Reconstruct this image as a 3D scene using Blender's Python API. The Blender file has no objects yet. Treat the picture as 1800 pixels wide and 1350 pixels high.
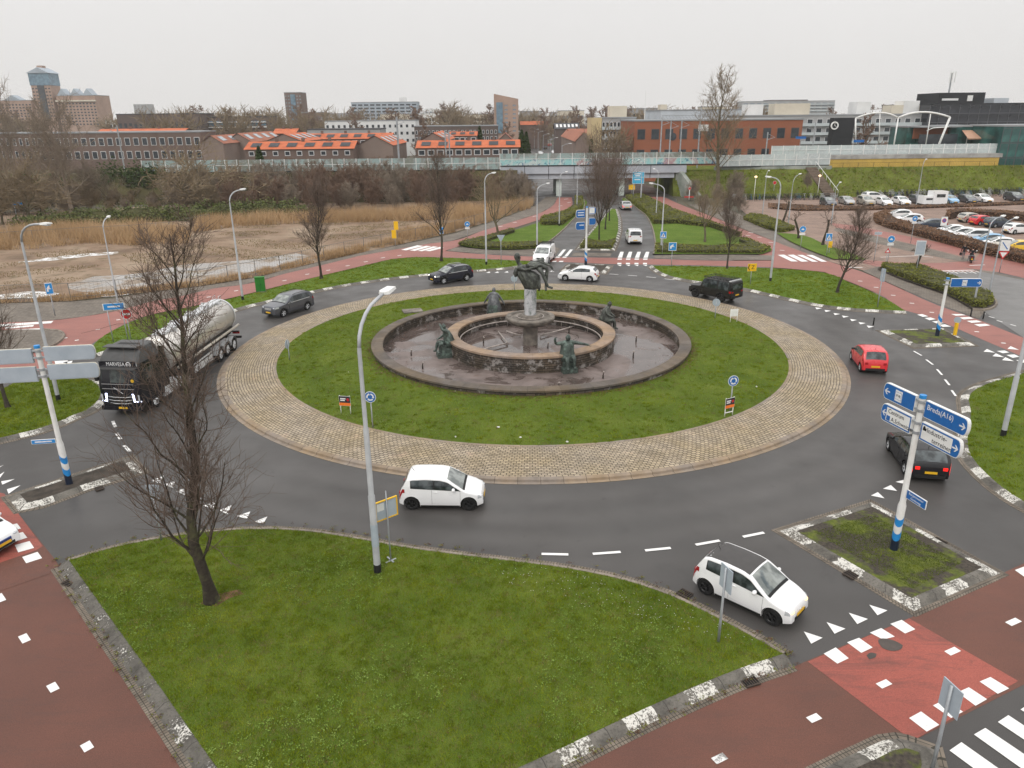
import bpy, bmesh, math, random
import numpy as np
from mathutils import Vector, Matrix
random.seed(7); np.random.seed(7)
SC = bpy.context.scene
COL = SC.collection
rad = math.radians

# ---------------------------------------------------------------- camera
H, F, TH, ROLL = 15.7, 1300.0, 0.34726, -0.0099
cam_d = bpy.data.cameras.new('camera'); cam = bpy.data.objects.new('camera', cam_d); COL.objects.link(cam)
cam_d.sensor_width = 36.0; cam_d.lens = 36.0 * F / 1800.0; cam_d.clip_start = 0.1; cam_d.clip_end = 12000
cam.matrix_world = Matrix.Translation((0, 0, H)) @ Matrix.Rotation(math.pi/2 - TH, 4, 'X') @ Matrix.Rotation(ROLL, 4, 'Z')
SC.camera = cam

# ---------------------------------------------------------------- sky, sun, exposure
SUN_EL, SUN_AZ = rad(42), rad(200)
w = bpy.data.worlds.new('World'); SC.world = w; w.use_nodes = True
wn, wl = w.node_tree.nodes, w.node_tree.links
wn.clear()
w_out = wn.new('ShaderNodeOutputWorld'); w_bg = wn.new('ShaderNodeBackground')
w_sky = wn.new('ShaderNodeTexSky'); w_sky.sky_type = 'NISHITA'; w_sky.sun_disc = False
w_sky.sun_elevation = SUN_EL; w_sky.sun_rotation = SUN_AZ; w_sky.dust_density = 6.0; w_sky.air_density = 1.0
w_hs = wn.new('ShaderNodeHueSaturation'); w_hs.inputs['Saturation'].default_value = 0.10
w_tc = wn.new('ShaderNodeTexCoord'); w_sep = wn.new('ShaderNodeSeparateXYZ')
w_ramp = wn.new('ShaderNodeValToRGB')           # overcast cloud layer: brighter overhead than at the horizon
cr = w_ramp.color_ramp
cr.elements[0].position = 0.0; cr.elements[0].color = (6.9, 6.75, 6.6, 1)
cr.elements[1].position = 1.0; cr.elements[1].color = (16.0, 15.9, 15.8, 1)
e = cr.elements.new(0.18); e.color = (7.4, 7.3, 7.25, 1)
w_no = wn.new('ShaderNodeTexNoise'); w_no.inputs['Scale'].default_value = 2.2; w_no.inputs['Detail'].default_value = 4
w_mr = wn.new('ShaderNodeMapRange'); w_mr.inputs['To Min'].default_value = 0.94; w_mr.inputs['To Max'].default_value = 1.06
w_mul = wn.new('ShaderNodeVectorMath'); w_mul.operation = 'SCALE'
w_mix = wn.new('ShaderNodeMix'); w_mix.data_type = 'RGBA'; w_mix.inputs['Factor'].default_value = 0.90
w_bg.inputs['Strength'].default_value = 0.10
wl.new(w_tc.outputs['Generated'], w_sep.inputs[0]); wl.new(w_sep.outputs['Z'], w_ramp.inputs['Fac'])
wl.new(w_tc.outputs['Generated'], w_no.inputs['Vector']); wl.new(w_no.outputs['Fac'], w_mr.inputs['Value'])
wl.new(w_ramp.outputs['Color'], w_mul.inputs[0]); wl.new(w_mr.outputs['Result'], w_mul.inputs['Scale'])
wl.new(w_sky.outputs['Color'], w_hs.inputs['Color']); wl.new(w_hs.outputs['Color'], w_mix.inputs['A'])
wl.new(w_mul.outputs['Vector'], w_mix.inputs['B']); wl.new(w_mix.outputs['Result'], w_bg.inputs['Color'])
wl.new(w_bg.outputs['Background'], w_out.inputs['Surface'])
sun_d = bpy.data.lights.new('sun', 'SUN'); sun_d.energy = 0.6; sun_d.angle = rad(14); sun_d.color = (1.0, 0.96, 0.9)
sun = bpy.data.objects.new('sun', sun_d); COL.objects.link(sun)
sdir = Vector((math.sin(SUN_AZ)*math.cos(SUN_EL), math.cos(SUN_AZ)*math.cos(SUN_EL), math.sin(SUN_EL)))
sun.rotation_euler = (-sdir).to_track_quat('-Z', 'Y').to_euler()
SC.view_settings.view_transform = 'Standard'; SC.view_settings.look = 'None'
SC.view_settings.exposure = 0.30; SC.view_settings.gamma = 1.0; SC.view_settings.use_curve_mapping = False
SC.render.engine = 'CYCLES'
SC.cycles.use_denoising = True; SC.cycles.max_bounces = 6; SC.cycles.diffuse_bounces = 3
SC.cycles.caustics_reflective = False; SC.cycles.caustics_refractive = False

# ---------------------------------------------------------------- places: a pixel of the 1800x1350 photo to a point of the world
def ray(px, py):
    x, y = px - 900.0, py - 675.0
    c, s = math.cos(ROLL), math.sin(ROLL)
    x, y = c*x + s*y, -s*x + c*y
    return x/F, math.cos(TH) - y/F*math.sin(TH), -math.sin(TH) - y/F*math.cos(TH)
def at(px, py, z=0.0):
    d = ray(px, py); t = (z - H)/d[2]
    return Vector((d[0]*t, d[1]*t, z))
def far(px, py, D):
    d = ray(px, py); t = D/d[1]
    return Vector((d[0]*t, D, H + d[2]*t))
def proj(p):
    z = p[2] - H
    fy = p[1]*math.cos(TH) - z*math.sin(TH); up = p[1]*math.sin(TH) + z*math.cos(TH)
    u, v = F*p[0]/fy, -F*up/fy
    c, s = math.cos(ROLL), math.sin(ROLL)
    return c*u - s*v + 900, s*u + c*v + 675
def height_at(p, ytop, hi=30.0):
    lo = p[2]
    for _ in range(40):
        m = (lo + hi)/2
        if m > H and p[1] < (m - H)*math.tan(TH) + 1: hi = m; continue
        if proj((p[0], p[1], m))[1] > ytop: lo = m
        else: hi = m
    return lo

# ---------------------------------------------------------------- tags
def tag(o, label=None, cat=None, group=None, kind=None):
    if label: o['label'] = label
    if cat: o['category'] = cat
    if group: o['group'] = group
    if kind: o['kind'] = kind
    return o
def thing(name, label, cat, loc=(0, 0, 0), rz=0.0, group=None):
    o = bpy.data.objects.new(name, None); COL.objects.link(o)
    o.location = loc; o.rotation_euler = (0, 0, rz); o.empty_display_size = 0.2
    return tag(o, label, cat, group)
def copy_tree(o, kids=None, parent=None):
    c = o.copy(); COL.objects.link(c)
    if parent is not None: c.parent = parent
    for k in list(o.children): copy_tree(k, None, c)
    return c

# ---------------------------------------------------------------- materials
MATS = {}
def nset(n, key, v): n.inputs[key].default_value = v
def c4(c): return (c[0], c[1], c[2], 1.0)
class MT:
    """a small node-tree writer"""
    def __init__(s, name, rough=0.7, metal=0.0, spec=0.25):
        s.m = bpy.data.materials.new(name); s.m.use_nodes = True
        s.n, s.l = s.m.node_tree.nodes, s.m.node_tree.links
        s.b = s.n['Principled BSDF']; s.b.inputs['Roughness'].default_value = rough
        s.b.inputs['Metallic'].default_value = metal; s.b.inputs['Specular IOR Level'].default_value = spec
        MATS[name] = s.m
    def coord(s, kind='Object'):
        return s.n.new('ShaderNodeTexCoord').outputs[kind]
    def noise(s, scale, detail=4, rough=0.55, vec=None, dist=0.0):
        t = s.n.new('ShaderNodeTexNoise'); nset(t, 'Scale', scale); nset(t, 'Detail', detail); nset(t, 'Roughness', rough); nset(t, 'Distortion', dist)
        s.l.new(vec if vec is not None else s.coord(), t.inputs['Vector'])
        return t.outputs['Fac']
    def ramp(s, fac, stops, interp='LINEAR'):
        r = s.n.new('ShaderNodeValToRGB'); cr = r.color_ramp; cr.interpolation = interp
        while len(cr.elements) < len(stops): cr.elements.new(0.5)
        for e_, (p, c) in zip(cr.elements, stops):
            e_.position = p; e_.color = c4(c) if hasattr(c, '__len__') else (c, c, c, 1)
        s.l.new(fac, r.inputs['Fac'])
        return r.outputs['Color']
    def mix(s, fac, a, b, mode='MIX'):
        m = s.n.new('ShaderNodeMix'); m.data_type = 'RGBA'; m.blend_type = mode
        for sock, v in (('Factor', fac), ('A', a), ('B', b)):
            if hasattr(v, 'links') or isinstance(v, bpy.types.NodeSocket): s.l.new(v, m.inputs[sock])
            elif sock == 'Factor': m.inputs[sock].default_value = v
            else: m.inputs[sock].default_value = c4(v)
        return m.outputs['Result']
    def math(s, op, a, b=None):
        m = s.n.new('ShaderNodeMath'); m.operation = op
        for i, v in enumerate((a, b)):
            if v is None: continue
            if isinstance(v, bpy.types.NodeSocket): s.l.new(v, m.inputs[i])
            else: m.inputs[i].default_value = v
        return m.outputs[0]
    def color(s, c):
        if isinstance(c, bpy.types.NodeSocket): s.l.new(c, s.b.inputs['Base Color'])
        else: s.b.inputs['Base Color'].default_value = c4(c)
    def rough(s, f): s.l.new(f, s.b.inputs['Roughness'])
    def bump(s, h, strength=0.3, dist=0.02):
        b = s.n.new('ShaderNodeBump'); nset(b, 'Strength', strength); nset(b, 'Distance', dist)
        s.l.new(h, b.inputs['Height']); s.l.new(b.outputs['Normal'], s.b.inputs['Normal'])
    def brick(s, vec, c1, c2, mortar, bw, rh, ms=0.012, off=0.5):
        t = s.n.new('ShaderNodeTexBrick'); s.l.new(vec, t.inputs['Vector'])
        nset(t, 'Color1', c4(c1)); nset(t, 'Color2', c4(c2)); nset(t, 'Mortar', c4(mortar)); nset(t, 'Scale', 1.0)
        nset(t, 'Mortar Size', ms); nset(t, 'Brick Width', bw); nset(t, 'Row Height', rh); nset(t, 'Mortar Smooth', 0.2); t.offset = off
        return t
def simple(name, c1, c2=None, scale=3.0, rough=0.7, metal=0.0, bump=0.0, detail=5, spec=None, fine=None):
    """two-tone noise material; c2 defaults to a slightly different tone"""
    if name in MATS: return MATS[name]
    t = MT(name, rough, metal, spec if spec is not None else (0.5 if rough < 0.45 else 0.2))
    if c2 is None: c2 = tuple(x*0.8 for x in c1)
    f = t.noise(scale, detail)
    t.color(t.ramp(f, [(0.35, c2), (0.65, c1)]))
    if bump: t.bump(t.noise(fine or scale*6, 4), bump, 0.02)
    return t.m
def emis(name, col, strength):
    if name in MATS: return MATS[name]
    t = MT(name, 0.3); t.color(col)
    t.b.inputs['Emission Color'].default_value = c4(col); t.b.inputs['Emission Strength'].default_value = strength
    return t.m

# ---------------------------------------------------------------- mesh building
class MB:
    def __init__(s): s.v, s.f, s.mi, s.uv = [], [], [], None
    def add(s, vs, fs, m=0):
        o = len(s.v); s.v.extend([tuple(p) for p in vs])
        for q in fs: s.f.append(tuple(i + o for i in q)); s.mi.append(m)
    def box(s, c, size, rz=0.0, m=0, top=1.0):
        x, y, z = size[0]/2, size[1]/2, size[2]/2; cs, sn = math.cos(rz), math.sin(rz); P = []
        for dz in (-z, z):
            k = top if dz > 0 else 1.0
            for dx, dy in ((-x, -y), (x, -y), (x, y), (-x, y)):
                dx *= k; dy *= k
                P.append((c[0] + dx*cs - dy*sn, c[1] + dx*sn + dy*cs, c[2] + dz))
        s.add(P, [(3, 2, 1, 0), (4, 5, 6, 7), (0, 1, 5, 4), (1, 2, 6, 5), (2, 3, 7, 6), (3, 0, 4, 7)], m)
    def span(s, x0, x1, y0, y1, z0, z1, m=0):
        s.box(((x0+x1)/2, (y0+y1)/2, (z0+z1)/2), (abs(x1-x0), abs(y1-y0), abs(z1-z0)), 0, m)
    def tube(s, pts, radii, n=8, m=0, caps=True):
        pts = [Vector(p) for p in pts]
        if not hasattr(radii, '__len__'): radii = [radii]*len(pts)
        o = len(s.v); prev = None
        for i, p in enumerate(pts):
            d = (pts[min(i+1, len(pts)-1)] - pts[max(i-1, 0)])
            if d.length < 1e-9: d = Vector((0, 0, 1))
            d.normalize()
            if prev is None:
                a = Vector((1, 0, 0)) if abs(d.x) < 0.8 else Vector((0, 1, 0))
                a = (a - d*a.dot(d)).normalized()
            else:
                a = prev - d*prev.dot(d)
                a = a.normalized() if a.length > 1e-6 else d.orthogonal().normalized()
            prev = a; b = d.cross(a); r = radii[i]
            for k in range(n):
                t = 2*math.pi*k/n
                s.v.append(tuple(p + a*(r*math.cos(t)) + b*(r*math.sin(t))))
        for i in range(len(pts)-1):
            for k in range(n):
                k2 = (k+1) % n
                s.f.append((o+i*n+k, o+i*n+k2, o+(i+1)*n+k2, o+(i+1)*n+k)); s.mi.append(m)
        if caps:
            s.f.append(tuple(o+k for k in reversed(range(n)))); s.mi.append(m)
            s.f.append(tuple(o+(len(pts)-1)*n+k for k in range(n))); s.mi.append(m)
    def lathe(s, prof, n=32, c=(0, 0, 0), m=0, axis='z', a0=0.0, a1=2*math.pi):
        o = len(s.v); full = abs(a1 - a0 - 2*math.pi) < 1e-6; k_ = n if full else n+1
        for r, z in prof:
            for k in range(k_):
                t = a0 + (a1-a0)*k/n
                if axis == 'z': p = (c[0]+r*math.cos(t), c[1]+r*math.sin(t), c[2]+z)
                elif axis == 'y': p = (c[0]+r*math.cos(t), c[1]+z, c[2]+r*math.sin(t))
                else: p = (c[0]+z, c[1]+r*math.cos(t), c[2]+r*math.sin(t))
                s.v.append(p)
        for i in range(len(prof)-1):
            for k in range(n):
                k2 = (k+1) % k_
                q = (o+i*k_+k, o+i*k_+k2, o+(i+1)*k_+k2, o+(i+1)*k_+k)
                s.f.append(q if axis != 'y' else q[::-1]); s.mi.append(m)
    def disc(s, c, r, n=24, m=0, axis='z', flip=False):
        o = len(s.v)
        for k in range(n):
            t = 2*math.pi*k/n; a, b = r*math.cos(t), r*math.sin(t)
            s.v.append({'z': (c[0]+a, c[1]+b, c[2]), 'y': (c[0]+a, c[1], c[2]+b), 'x': (c[0], c[1]+a, c[2]+b)}[axis])
        q = tuple(range(o, o+n)); s.f.append(q[::-1] if flip else q); s.mi.append(m)
    def ball(s, c, r, nu=10, nv=7, m=0):
        if not hasattr(r, '__len__'): r = (r, r, r)
        prof = [(math.sin(math.pi*i/nv), -math.cos(math.pi*i/nv)) for i in range(nv+1)]
        o = len(s.v); t = MB(); t.lathe(prof, nu)
        s.v.extend([(c[0]+p[0]*r[0], c[1]+p[1]*r[1], c[2]+p[2]*r[2]) for p in t.v])
        s.f.extend([tuple(i+o for i in q) for q in t.f]); s.mi.extend([m]*len(t.f))
    def poly(s, pts, m=0):
        s.add(pts, [tuple(range(len(pts)))], m)
    def prism(s, pts, thick, axis='y', m=0):
        """outline (a,b) pairs extruded along axis by +-thick/2 ; axis y: (x,z) outline"""
        n = len(pts); h = thick/2; P = []
        for sgn in (-h, h):
            for a, b in pts:
                P.append({'y': (a, sgn, b), 'x': (sgn, a, b), 'z': (a, b, sgn)}[axis])
        s.add(P, [tuple(range(n)), tuple(range(2*n-1, n-1, -1))] + [(i, i+n, (i+1) % n+n, (i+1) % n) for i in range(n)], m)
    def xf(s, M):
        s.v = [tuple(M @ Vector(p)) for p in s.v]; return s
    def mesh(s, name, mats, smooth=False, angle=None):
        me = bpy.data.meshes.new(name); me.from_pydata(s.v, [], s.f)
        mats = mats if isinstance(mats, (list, tuple)) else [mats]
        for m in mats: me.materials.append(m)
        if len(mats) > 1: me.polygons.foreach_set('material_index', s.mi)
        if s.uv is not None:
            l = me.uv_layers.new(name='UVMap')
            fl = [c for q in s.f for i in q for c in s.uv[i]]
            l.data.foreach_set('uv', fl)
        if smooth or angle:
            me.polygons.foreach_set('use_smooth', [True]*len(me.polygons))
            if angle: me.set_sharp_from_angle(angle=rad(angle))
        me.update(); me.validate()
        return me
    def build(s, name, mats, parent=None, smooth=False, angle=None, fixn=False):
        me = s.mesh(name, mats, smooth, angle)
        if fixn:
            bm = bmesh.new(); bm.from_mesh(me); bmesh.ops.recalc_face_normals(bm, faces=bm.faces); bm.to_mesh(me); bm.free()
        o = bpy.data.objects.new(name, me); COL.objects.link(o)
        if parent is not None: o.parent = parent
        return o

def smooth_poly(pts, closed=True, seg=1.2, sharp=55):
    """Catmull-Rom through ground points; corners sharper than `sharp` degrees stay corners"""
    pts = [Vector((p[0], p[1])) for p in pts]; n = len(pts); out = []
    tan = []
    for i in range(n):
        if not closed and i in (0, n-1): tan.append(None); continue
        a, b, c = pts[i-1], pts[i], pts[(i+1) % n]
        u, v = (b-a), (c-b)
        if u.length < 1e-6 or v.length < 1e-6 or math.degrees(u.angle(v)) > sharp: tan.append(None)
        else: tan.append((u.normalized() + v.normalized()).normalized())
    for i in range(n if closed else n-1):
        a, b = pts[i], pts[(i+1) % n]; L = (b-a).length
        ta = tan[i]*L if tan[i] is not None else (b-a); tb = tan[(i+1) % n]*L if tan[(i+1) % n] is not None else (b-a)
        k = max(1, min(24, int(L/seg))); k = 1 if (tan[i] is None and tan[(i+1) % n] is None) else max(k, 3)
        for j in range(k):
            t = j/k; t2, t3 = t*t, t*t*t
            out.append(a*(2*t3-3*t2+1) + ta*(t3-2*t2+t) + b*(-2*t3+3*t2) + tb*(t3-t2))
    if not closed: out.append(pts[-1])
    return out
def px_poly(px, z=0.0): return [at(x, y, z) for x, y in px]
def area2(p): return sum(p[i-1][0]*p[i][1] - p[i][0]*p[i-1][1] for i in range(len(p)))
def flat(name, px, z, m, smooth=True, kind='structure', sharp=55):
    p = px_poly(px, z)
    if smooth: p = smooth_poly(p, True, 1.2, sharp)
    if area2(p) < 0: p = p[::-1]
    b = MB(); b.poly([(q[0], q[1], z) for q in p]); o = b.build(name, m); o['kind'] = kind
    return o, p
# ================================================================ ground materials
def m_asphalt(name, base, rgh=0.42):
    t = MT(name, rgh, 0, 0.3)
    big = t.noise(0.12, 4, 0.6); fine = t.noise(60, 2)
    c = t.ramp(big, [(0.3, tuple(x*0.82 for x in base)), (0.7, tuple(x*1.18 for x in base))])
    sp = t.ramp(fine, [(0.35, 0.72), (0.68, 1.3)])
    c = t.mix(1.0, c, sp, 'MULTIPLY')
    st = t.noise(0.55, 5, 0.65, dist=0.6)
    c = t.mix(t.math('MULTIPLY', t.ramp(st, [(0.58, 0.0), (0.70, 1.0)]), 0.35), c, tuple(x*0.6 for x in base))
    # tyre-polished lanes round the ring, and oil spots
    sp_ = t.n.new('ShaderNodeSeparateXYZ'); t.l.new(t.coord(), sp_.inputs[0]); dx, dy = t.math('SUBTRACT', sp_.outputs['X'], 1.354), t.math('SUBTRACT', sp_.outputs['Y'], 51.236)
    r_ = t.math('SQRT', t.math('ADD', t.math('MULTIPLY', dx, dx), t.math('MULTIPLY', dy, dy))); r_ = t.math('ADD', r_, t.math('MULTIPLY', t.noise(0.15, 2), 1.2))
    k = t.math('MULTIPLY', t.math('MULTIPLY', t.ramp(t.math('MULTIPLY', r_, 0.02), [(0.425, 0.0), (0.445, 1.0), (0.55, 1.0), (0.58, 0.0)]), t.math('ADD', t.math('MULTIPLY', t.math('SINE', t.math('MULTIPLY', r_, 3.6)), 0.5), 0.5)), t.ramp(t.noise(0.25, 4), [(0.3, 0.1), (0.7, 0.5)]))
    c = t.mix(k, c, tuple(x*1.55 for x in base))
    c = t.mix(t.math('MULTIPLY', t.ramp(t.noise(1.7, 4, 0.6), [(0.66, 0.0), (0.74, 1.0)]), 0.5), c, tuple(x*0.45 for x in base))
    t.color(c)
    t.rough(t.ramp(t.noise(0.3, 3), [(0.3, rgh-0.10), (0.7, rgh+0.14)]))
    t.bump(fine, 0.25, 0.01)
    return t.m
M_ASPH = m_asphalt('asphalt', (0.062, 0.0575, 0.0545))
M_ASPH2 = m_asphalt('worn_asphalt', (0.16, 0.155, 0.15), 0.5)
def m_red(name, c1, c2, smear=0.22):
    t = MT(name, 0.55)
    c = t.ramp(t.noise(0.25, 5, 0.6), [(0.3, c2), (0.7, c1)])
    c = t.mix(1.0, c, t.ramp(t.noise(45, 2), [(0.35, 0.78), (0.7, 1.22)]), 'MULTIPLY')
    c = t.mix(t.math('MULTIPLY', t.ramp(t.noise(0.9, 6, 0.7, dist=1.0), [(0.60, 0.0), (0.72, 1.0)]), smear), c, (0.05, 0.042, 0.038))
    mp = t.n.new('ShaderNodeMapping'); mp.inputs['Rotation'].default_value = (0, 0, 0.72); mp.inputs['Scale'].default_value = (0.28, 1.6, 1); t.l.new(t.coord(), mp.inputs['Vector']); c = t.mix(t.math('MULTIPLY', t.ramp(t.noise(1.0, 7, 0.72, mp.outputs['Vector'], 0.8), [(0.50, 0.0), (0.66, 1.0)]), smear), c, (0.06, 0.045, 0.04))
    t.color(c); t.bump(t.noise(50, 2), 0.2, 0.01)
    return t.m
M_RED = m_red('dull_red_asphalt', (0.150, 0.062, 0.043), (0.108, 0.048, 0.035))
M_RED2 = m_red('bright_red_asphalt', (0.34, 0.092, 0.068), (0.25, 0.07, 0.053), 0.5)
M_RED3 = m_red('pink_red_asphalt', (0.32, 0.130, 0.105), (0.25, 0.10, 0.082))
def m_grass(name, dark, mid, light, dry, patch=0.5):
    t = MT(name, 0.85, 0, 0.03)
    a = t.noise(0.35, 6, 0.65); b_ = t.noise(6.0, 6, 0.7); f = t.noise(38, 3, 0.7)
    c = t.ramp(a, [(0.25, dark), (0.5, mid), (0.78, light)])
    c = t.mix(t.ramp(b_, [(0.5, 0.0), (0.75, patch)]), c, dry)
    c = t.mix(t.ramp(t.noise(1.1, 7, 0.72), [(0.56, 0.0), (0.68, 0.55)]), c, (0.085, 0.062, 0.03))
    c = t.mix(1.0, c, t.ramp(f, [(0.3, 0.5), (0.7, 1.6)]), 'MULTIPLY')
    t.color(c); t.bump(f, 0.6, 0.05)
    return t.m
M_GRASS = m_grass('lawn_turf', (0.055, 0.088, 0.014), (0.085, 0.122, 0.018), (0.135, 0.165, 0.03), (0.12, 0.10, 0.04))
M_GRASS2 = m_grass('bright_turf', (0.065, 0.115, 0.018), (0.095, 0.15, 0.025), (0.14, 0.19, 0.04), (0.12, 0.115, 0.04), 0.4)
M_BANK = m_grass('bank_turf', (0.05, 0.062, 0.012), (0.095, 0.115, 0.02), (0.15, 0.19, 0.03), (0.11, 0.08, 0.04), 0.8)
M_SOIL = simple('moist_soil', (0.075, 0.062, 0.050), (0.040, 0.034, 0.028), 2.5, 0.9, bump=0.5, fine=25)
def m_pavers(name, c1, c2, mortar, bw, rh, rot=0.0, ms=0.015):
    t = MT(name, 0.7)
    mp = t.n.new('ShaderNodeMapping'); mp.inputs['Rotation'].default_value = (0, 0, rot); t.l.new(t.coord(), mp.inputs['Vector'])
    br = t.brick(mp.outputs['Vector'], c1, c2, mortar, bw, rh, ms)
    c = t.mix(1.0, br.outputs['Color'], t.ramp(t.noise(0.4, 5, 0.65), [(0.25, 0.62), (0.75, 1.25)]), 'MULTIPLY')
    t.color(c); t.bump(br.outputs['Fac'], -0.25, 0.01)
    return t.m
M_PAVE = m_pavers('grey_brick_paving', (0.20, 0.17, 0.14), (0.145, 0.122, 0.10), (0.07, 0.062, 0.05), 0.45, 0.22, 0.5)
M_PARK = m_pavers('reddish_brick_paving', (0.30, 0.205, 0.16), (0.24, 0.165, 0.13), (0.13, 0.095, 0.075), 0.42, 0.21, 0.2)
M_WHITE = None
def m_paint(name, worn):
    t = MT(name, 0.6)
    f = t.noise(3.0, 7, 0.75); g = t.noise(30, 3, 0.7)
    k = t.ramp(t.math('ADD', t.math('MULTIPLY', f, 0.7), t.math('MULTIPLY', g, 0.3)), [(worn, (0.22, 0.21, 0.20)), (worn+0.1, (0.74, 0.73, 0.71))])
    t.color(k); return t.m
M_WHITE = m_paint('road_paint', 0.30); M_WORN = m_paint('worn_road_paint', 0.44)

# kerbs: u runs along the kerb in metres, v across it
def m_kerb(name, painted, base=(0.215, 0.195, 0.17)):
    t = MT(name, 0.8)
    uv = t.n.new('ShaderNodeUVMap'); sp = t.n.new('ShaderNodeSeparateXYZ'); t.l.new(uv.outputs['UV'], sp.inputs[0])
    u, v = sp.outputs['X'], sp.outputs['Y']
    n1 = t.noise(1.3, 6, 0.7); n2 = t.noise(14, 5, 0.75)
    c = t.ramp(n1, [(0.3, tuple(x*0.42 for x in base)), (0.55, base), (0.8, tuple(x*1.35 for x in base))])
    c = t.mix(t.math('MULTIPLY', t.ramp(n2, [(0.5, 0.0), (0.68, 1.0)]), 0.75), c, (0.045, 0.042, 0.034))
    j = t.math('LESS_THAN', t.math('FRACT', t.math('DIVIDE', u, 1.0)), 0.025)
    if painted:
        blk = t.math('LESS_THAN', t.math('FRACT', t.math('DIVIDE', u, 2.15)), 0.47)
        wear = t.ramp(t.math('ADD', t.math('MULTIPLY', n1, 0.45), t.math('MULTIPLY', n2, 0.55)), [(painted, 1.0), (painted+0.05, 0.0)])
        c = t.mix(t.math('MULTIPLY', blk, wear), c, (0.62, 0.60, 0.55))
    c = t.mix(j, c, (0.05, 0.045, 0.04))
    t.color(c); t.bump(n2, 0.35, 0.02)
    return t.m
M_KERB = m_kerb('painted_concrete_kerb', 0.485, (0.15, 0.138, 0.12)); M_KERB2 = m_kerb('worn_concrete_kerb', 0.40, (0.13, 0.12, 0.105))
M_KERB3 = m_kerb('plain_concrete_kerb', 0, (0.26, 0.22, 0.18))
def m_gutter():
    t = MT('gutter_brick', 0.75)
    uv = t.n.new('ShaderNodeUVMap')
    br = t.brick(uv.outputs['UV'], (0.20, 0.165, 0.13), (0.15, 0.125, 0.10), (0.05, 0.045, 0.035), 0.11, 0.26, 0.012, 0.0)
    c = t.mix(1.0, br.outputs['Color'], t.ramp(t.noise(1.2, 5), [(0.3, 0.6), (0.7, 1.2)]), 'MULTIPLY')
    t.color(c); t.bump(br.outputs['Fac'], -0.3, 0.01); return t.m
M_GUT = m_gutter()

KPROF = {   # (offset outward, height, material of the strip that starts here)
 'wide': [(-0.06, 0.10, 0), (0.0, 0.150, 0), (0.14, 0.150, 0), (0.36, 0.030, 0), (0.40, 0.020, 1), (0.62, 0.012, 1), (0.63, -0.01, 1)],
 'low': [(-0.04, 0.09, 0), (0.0, 0.145, 0), (0.12, 0.14, 0), (0.16, 0.026, 1), (0.44, 0.014, 1), (0.45, -0.01, 1)],
 'step': [(-0.03, 0.08, 0), (0.0, 0.150, 0), (0.15, 0.150, 0), (0.17, 0.016, 0), (0.20, -0.01, 0)],
}
def kerb(name, pts, prof, mats, closed=False, z0=0.0):
    pts = [Vector((p[0], p[1])) for p in pts]; n = len(pts); b = MB(); uvs = []
    norm = []
    for i in range(n):
        if closed: a, c = pts[i-1], pts[(i+1) % n]
        else: a, c = pts[max(i-1, 0)], pts[min(i+1, n-1)]
        u, v = (pts[i]-a), (c-pts[i])
        u = u.normalized() if u.length > 1e-6 else v.normalized(); v = v.normalized() if v.length > 1e-6 else u
        nu, nv = Vector((u.y, -u.x)), Vector((v.y, -v.x)); m = nu + nv
        m = m.normalized() if m.length > 1e-6 else nu
        norm.append(m / max(0.5, m.dot(nu)))
    L = 0.0; K = len(KPROF[prof]); seq = list(range(n)) + ([0] if closed else [])
    for j, i in enumerate(seq):
        if j: L += (pts[i] - pts[seq[j-1]]).length
        for d, z, _ in KPROF[prof]:
            q = pts[i] + norm[i]*d; b.v.append((q.x, q.y, z + z0)); uvs.append((L, d))
    for j in range(len(seq)-1):
        for k in range(K-1):
            b.f.append((j*K+k, (j)*K+k+1, (j+1)*K+k+1, (j+1)*K+k)); b.mi.append(KPROF[prof][k][2])
    b.uv = uvs
    o = b.build(name, mats); o['kind'] = 'structure'
    return o
def island(name, px, top, edges, z=0.13):
    """a raised verge: px is the outline of its green or paved top; edges = [(pixel polyline, profile, kerb material)]"""
    o, p = flat(name, px, z, top)
    for e_px, prof, km in edges:
        q = smooth_poly(px_poly(e_px, z), False, 0.8)
        # outward side: away from the polygon's inside
        mid = q[len(q)//2]; d = (q[min(len(q)//2+1, len(q)-1)] - q[len(q)//2-1]).normalized(); nn = Vector((d.y, -d.x))
        if inside((mid.x + nn.x*0.3, mid.y + nn.y*0.3), p): q = q[::-1]
        kerb('kerb', q, prof, [km, M_GUT])
    return p
def inside(pt, poly):
    x, y = pt; r = False; n = len(poly)
    for i in range(n):
        x1, y1 = poly[i-1][0], poly[i-1][1]; x2, y2 = poly[i][0], poly[i][1]
        if (y1 > y) != (y2 > y) and x < (x2-x1)*(y-y1)/(y2-y1) + x1: r = not r
    return r

# ================================================================ base sheets
GR = MB(); GR.span(-2550, 2550, -60, 2550, -0.6, -0.05)
t = MT('open_ground', 0.9); t.color(t.ramp(t.noise(0.02, 6, 0.6), [(0.3, (0.075, 0.068, 0.045)), (0.7, (0.11, 0.10, 0.075))]))
o = GR.build('ground', t.m); o['kind'] = 'structure'
A = [(-900, 1700), (2700, 1700), (2500, 900), (2300, 620), (2100, 560), (1900, 500), (1720, 470), (1560, 520), (1400, 480), (1200, 440), (1120, 352), (990, 350), (960, 400), (860, 440),
     (640, 470), (430, 520), (250, 560), (0, 590), (-300, 640), (-700, 800)]
flat('road', A, 0.0, M_ASPH, False)
# road surface under the viaduct and on to the far street
b = MB(); c = [at(1010, 420), at(1120, 420)]
b.poly([(x_, y_, 0.002) for x_, y_ in ((10.5, 120), (26.5, 120), (33, 150), (33, 175), (25, 330), (25, 900), (11, 900), (9, 330), (2, 175), (2, 150))])
o = b.build('road', M_ASPH); o['kind'] = 'structure'

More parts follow.
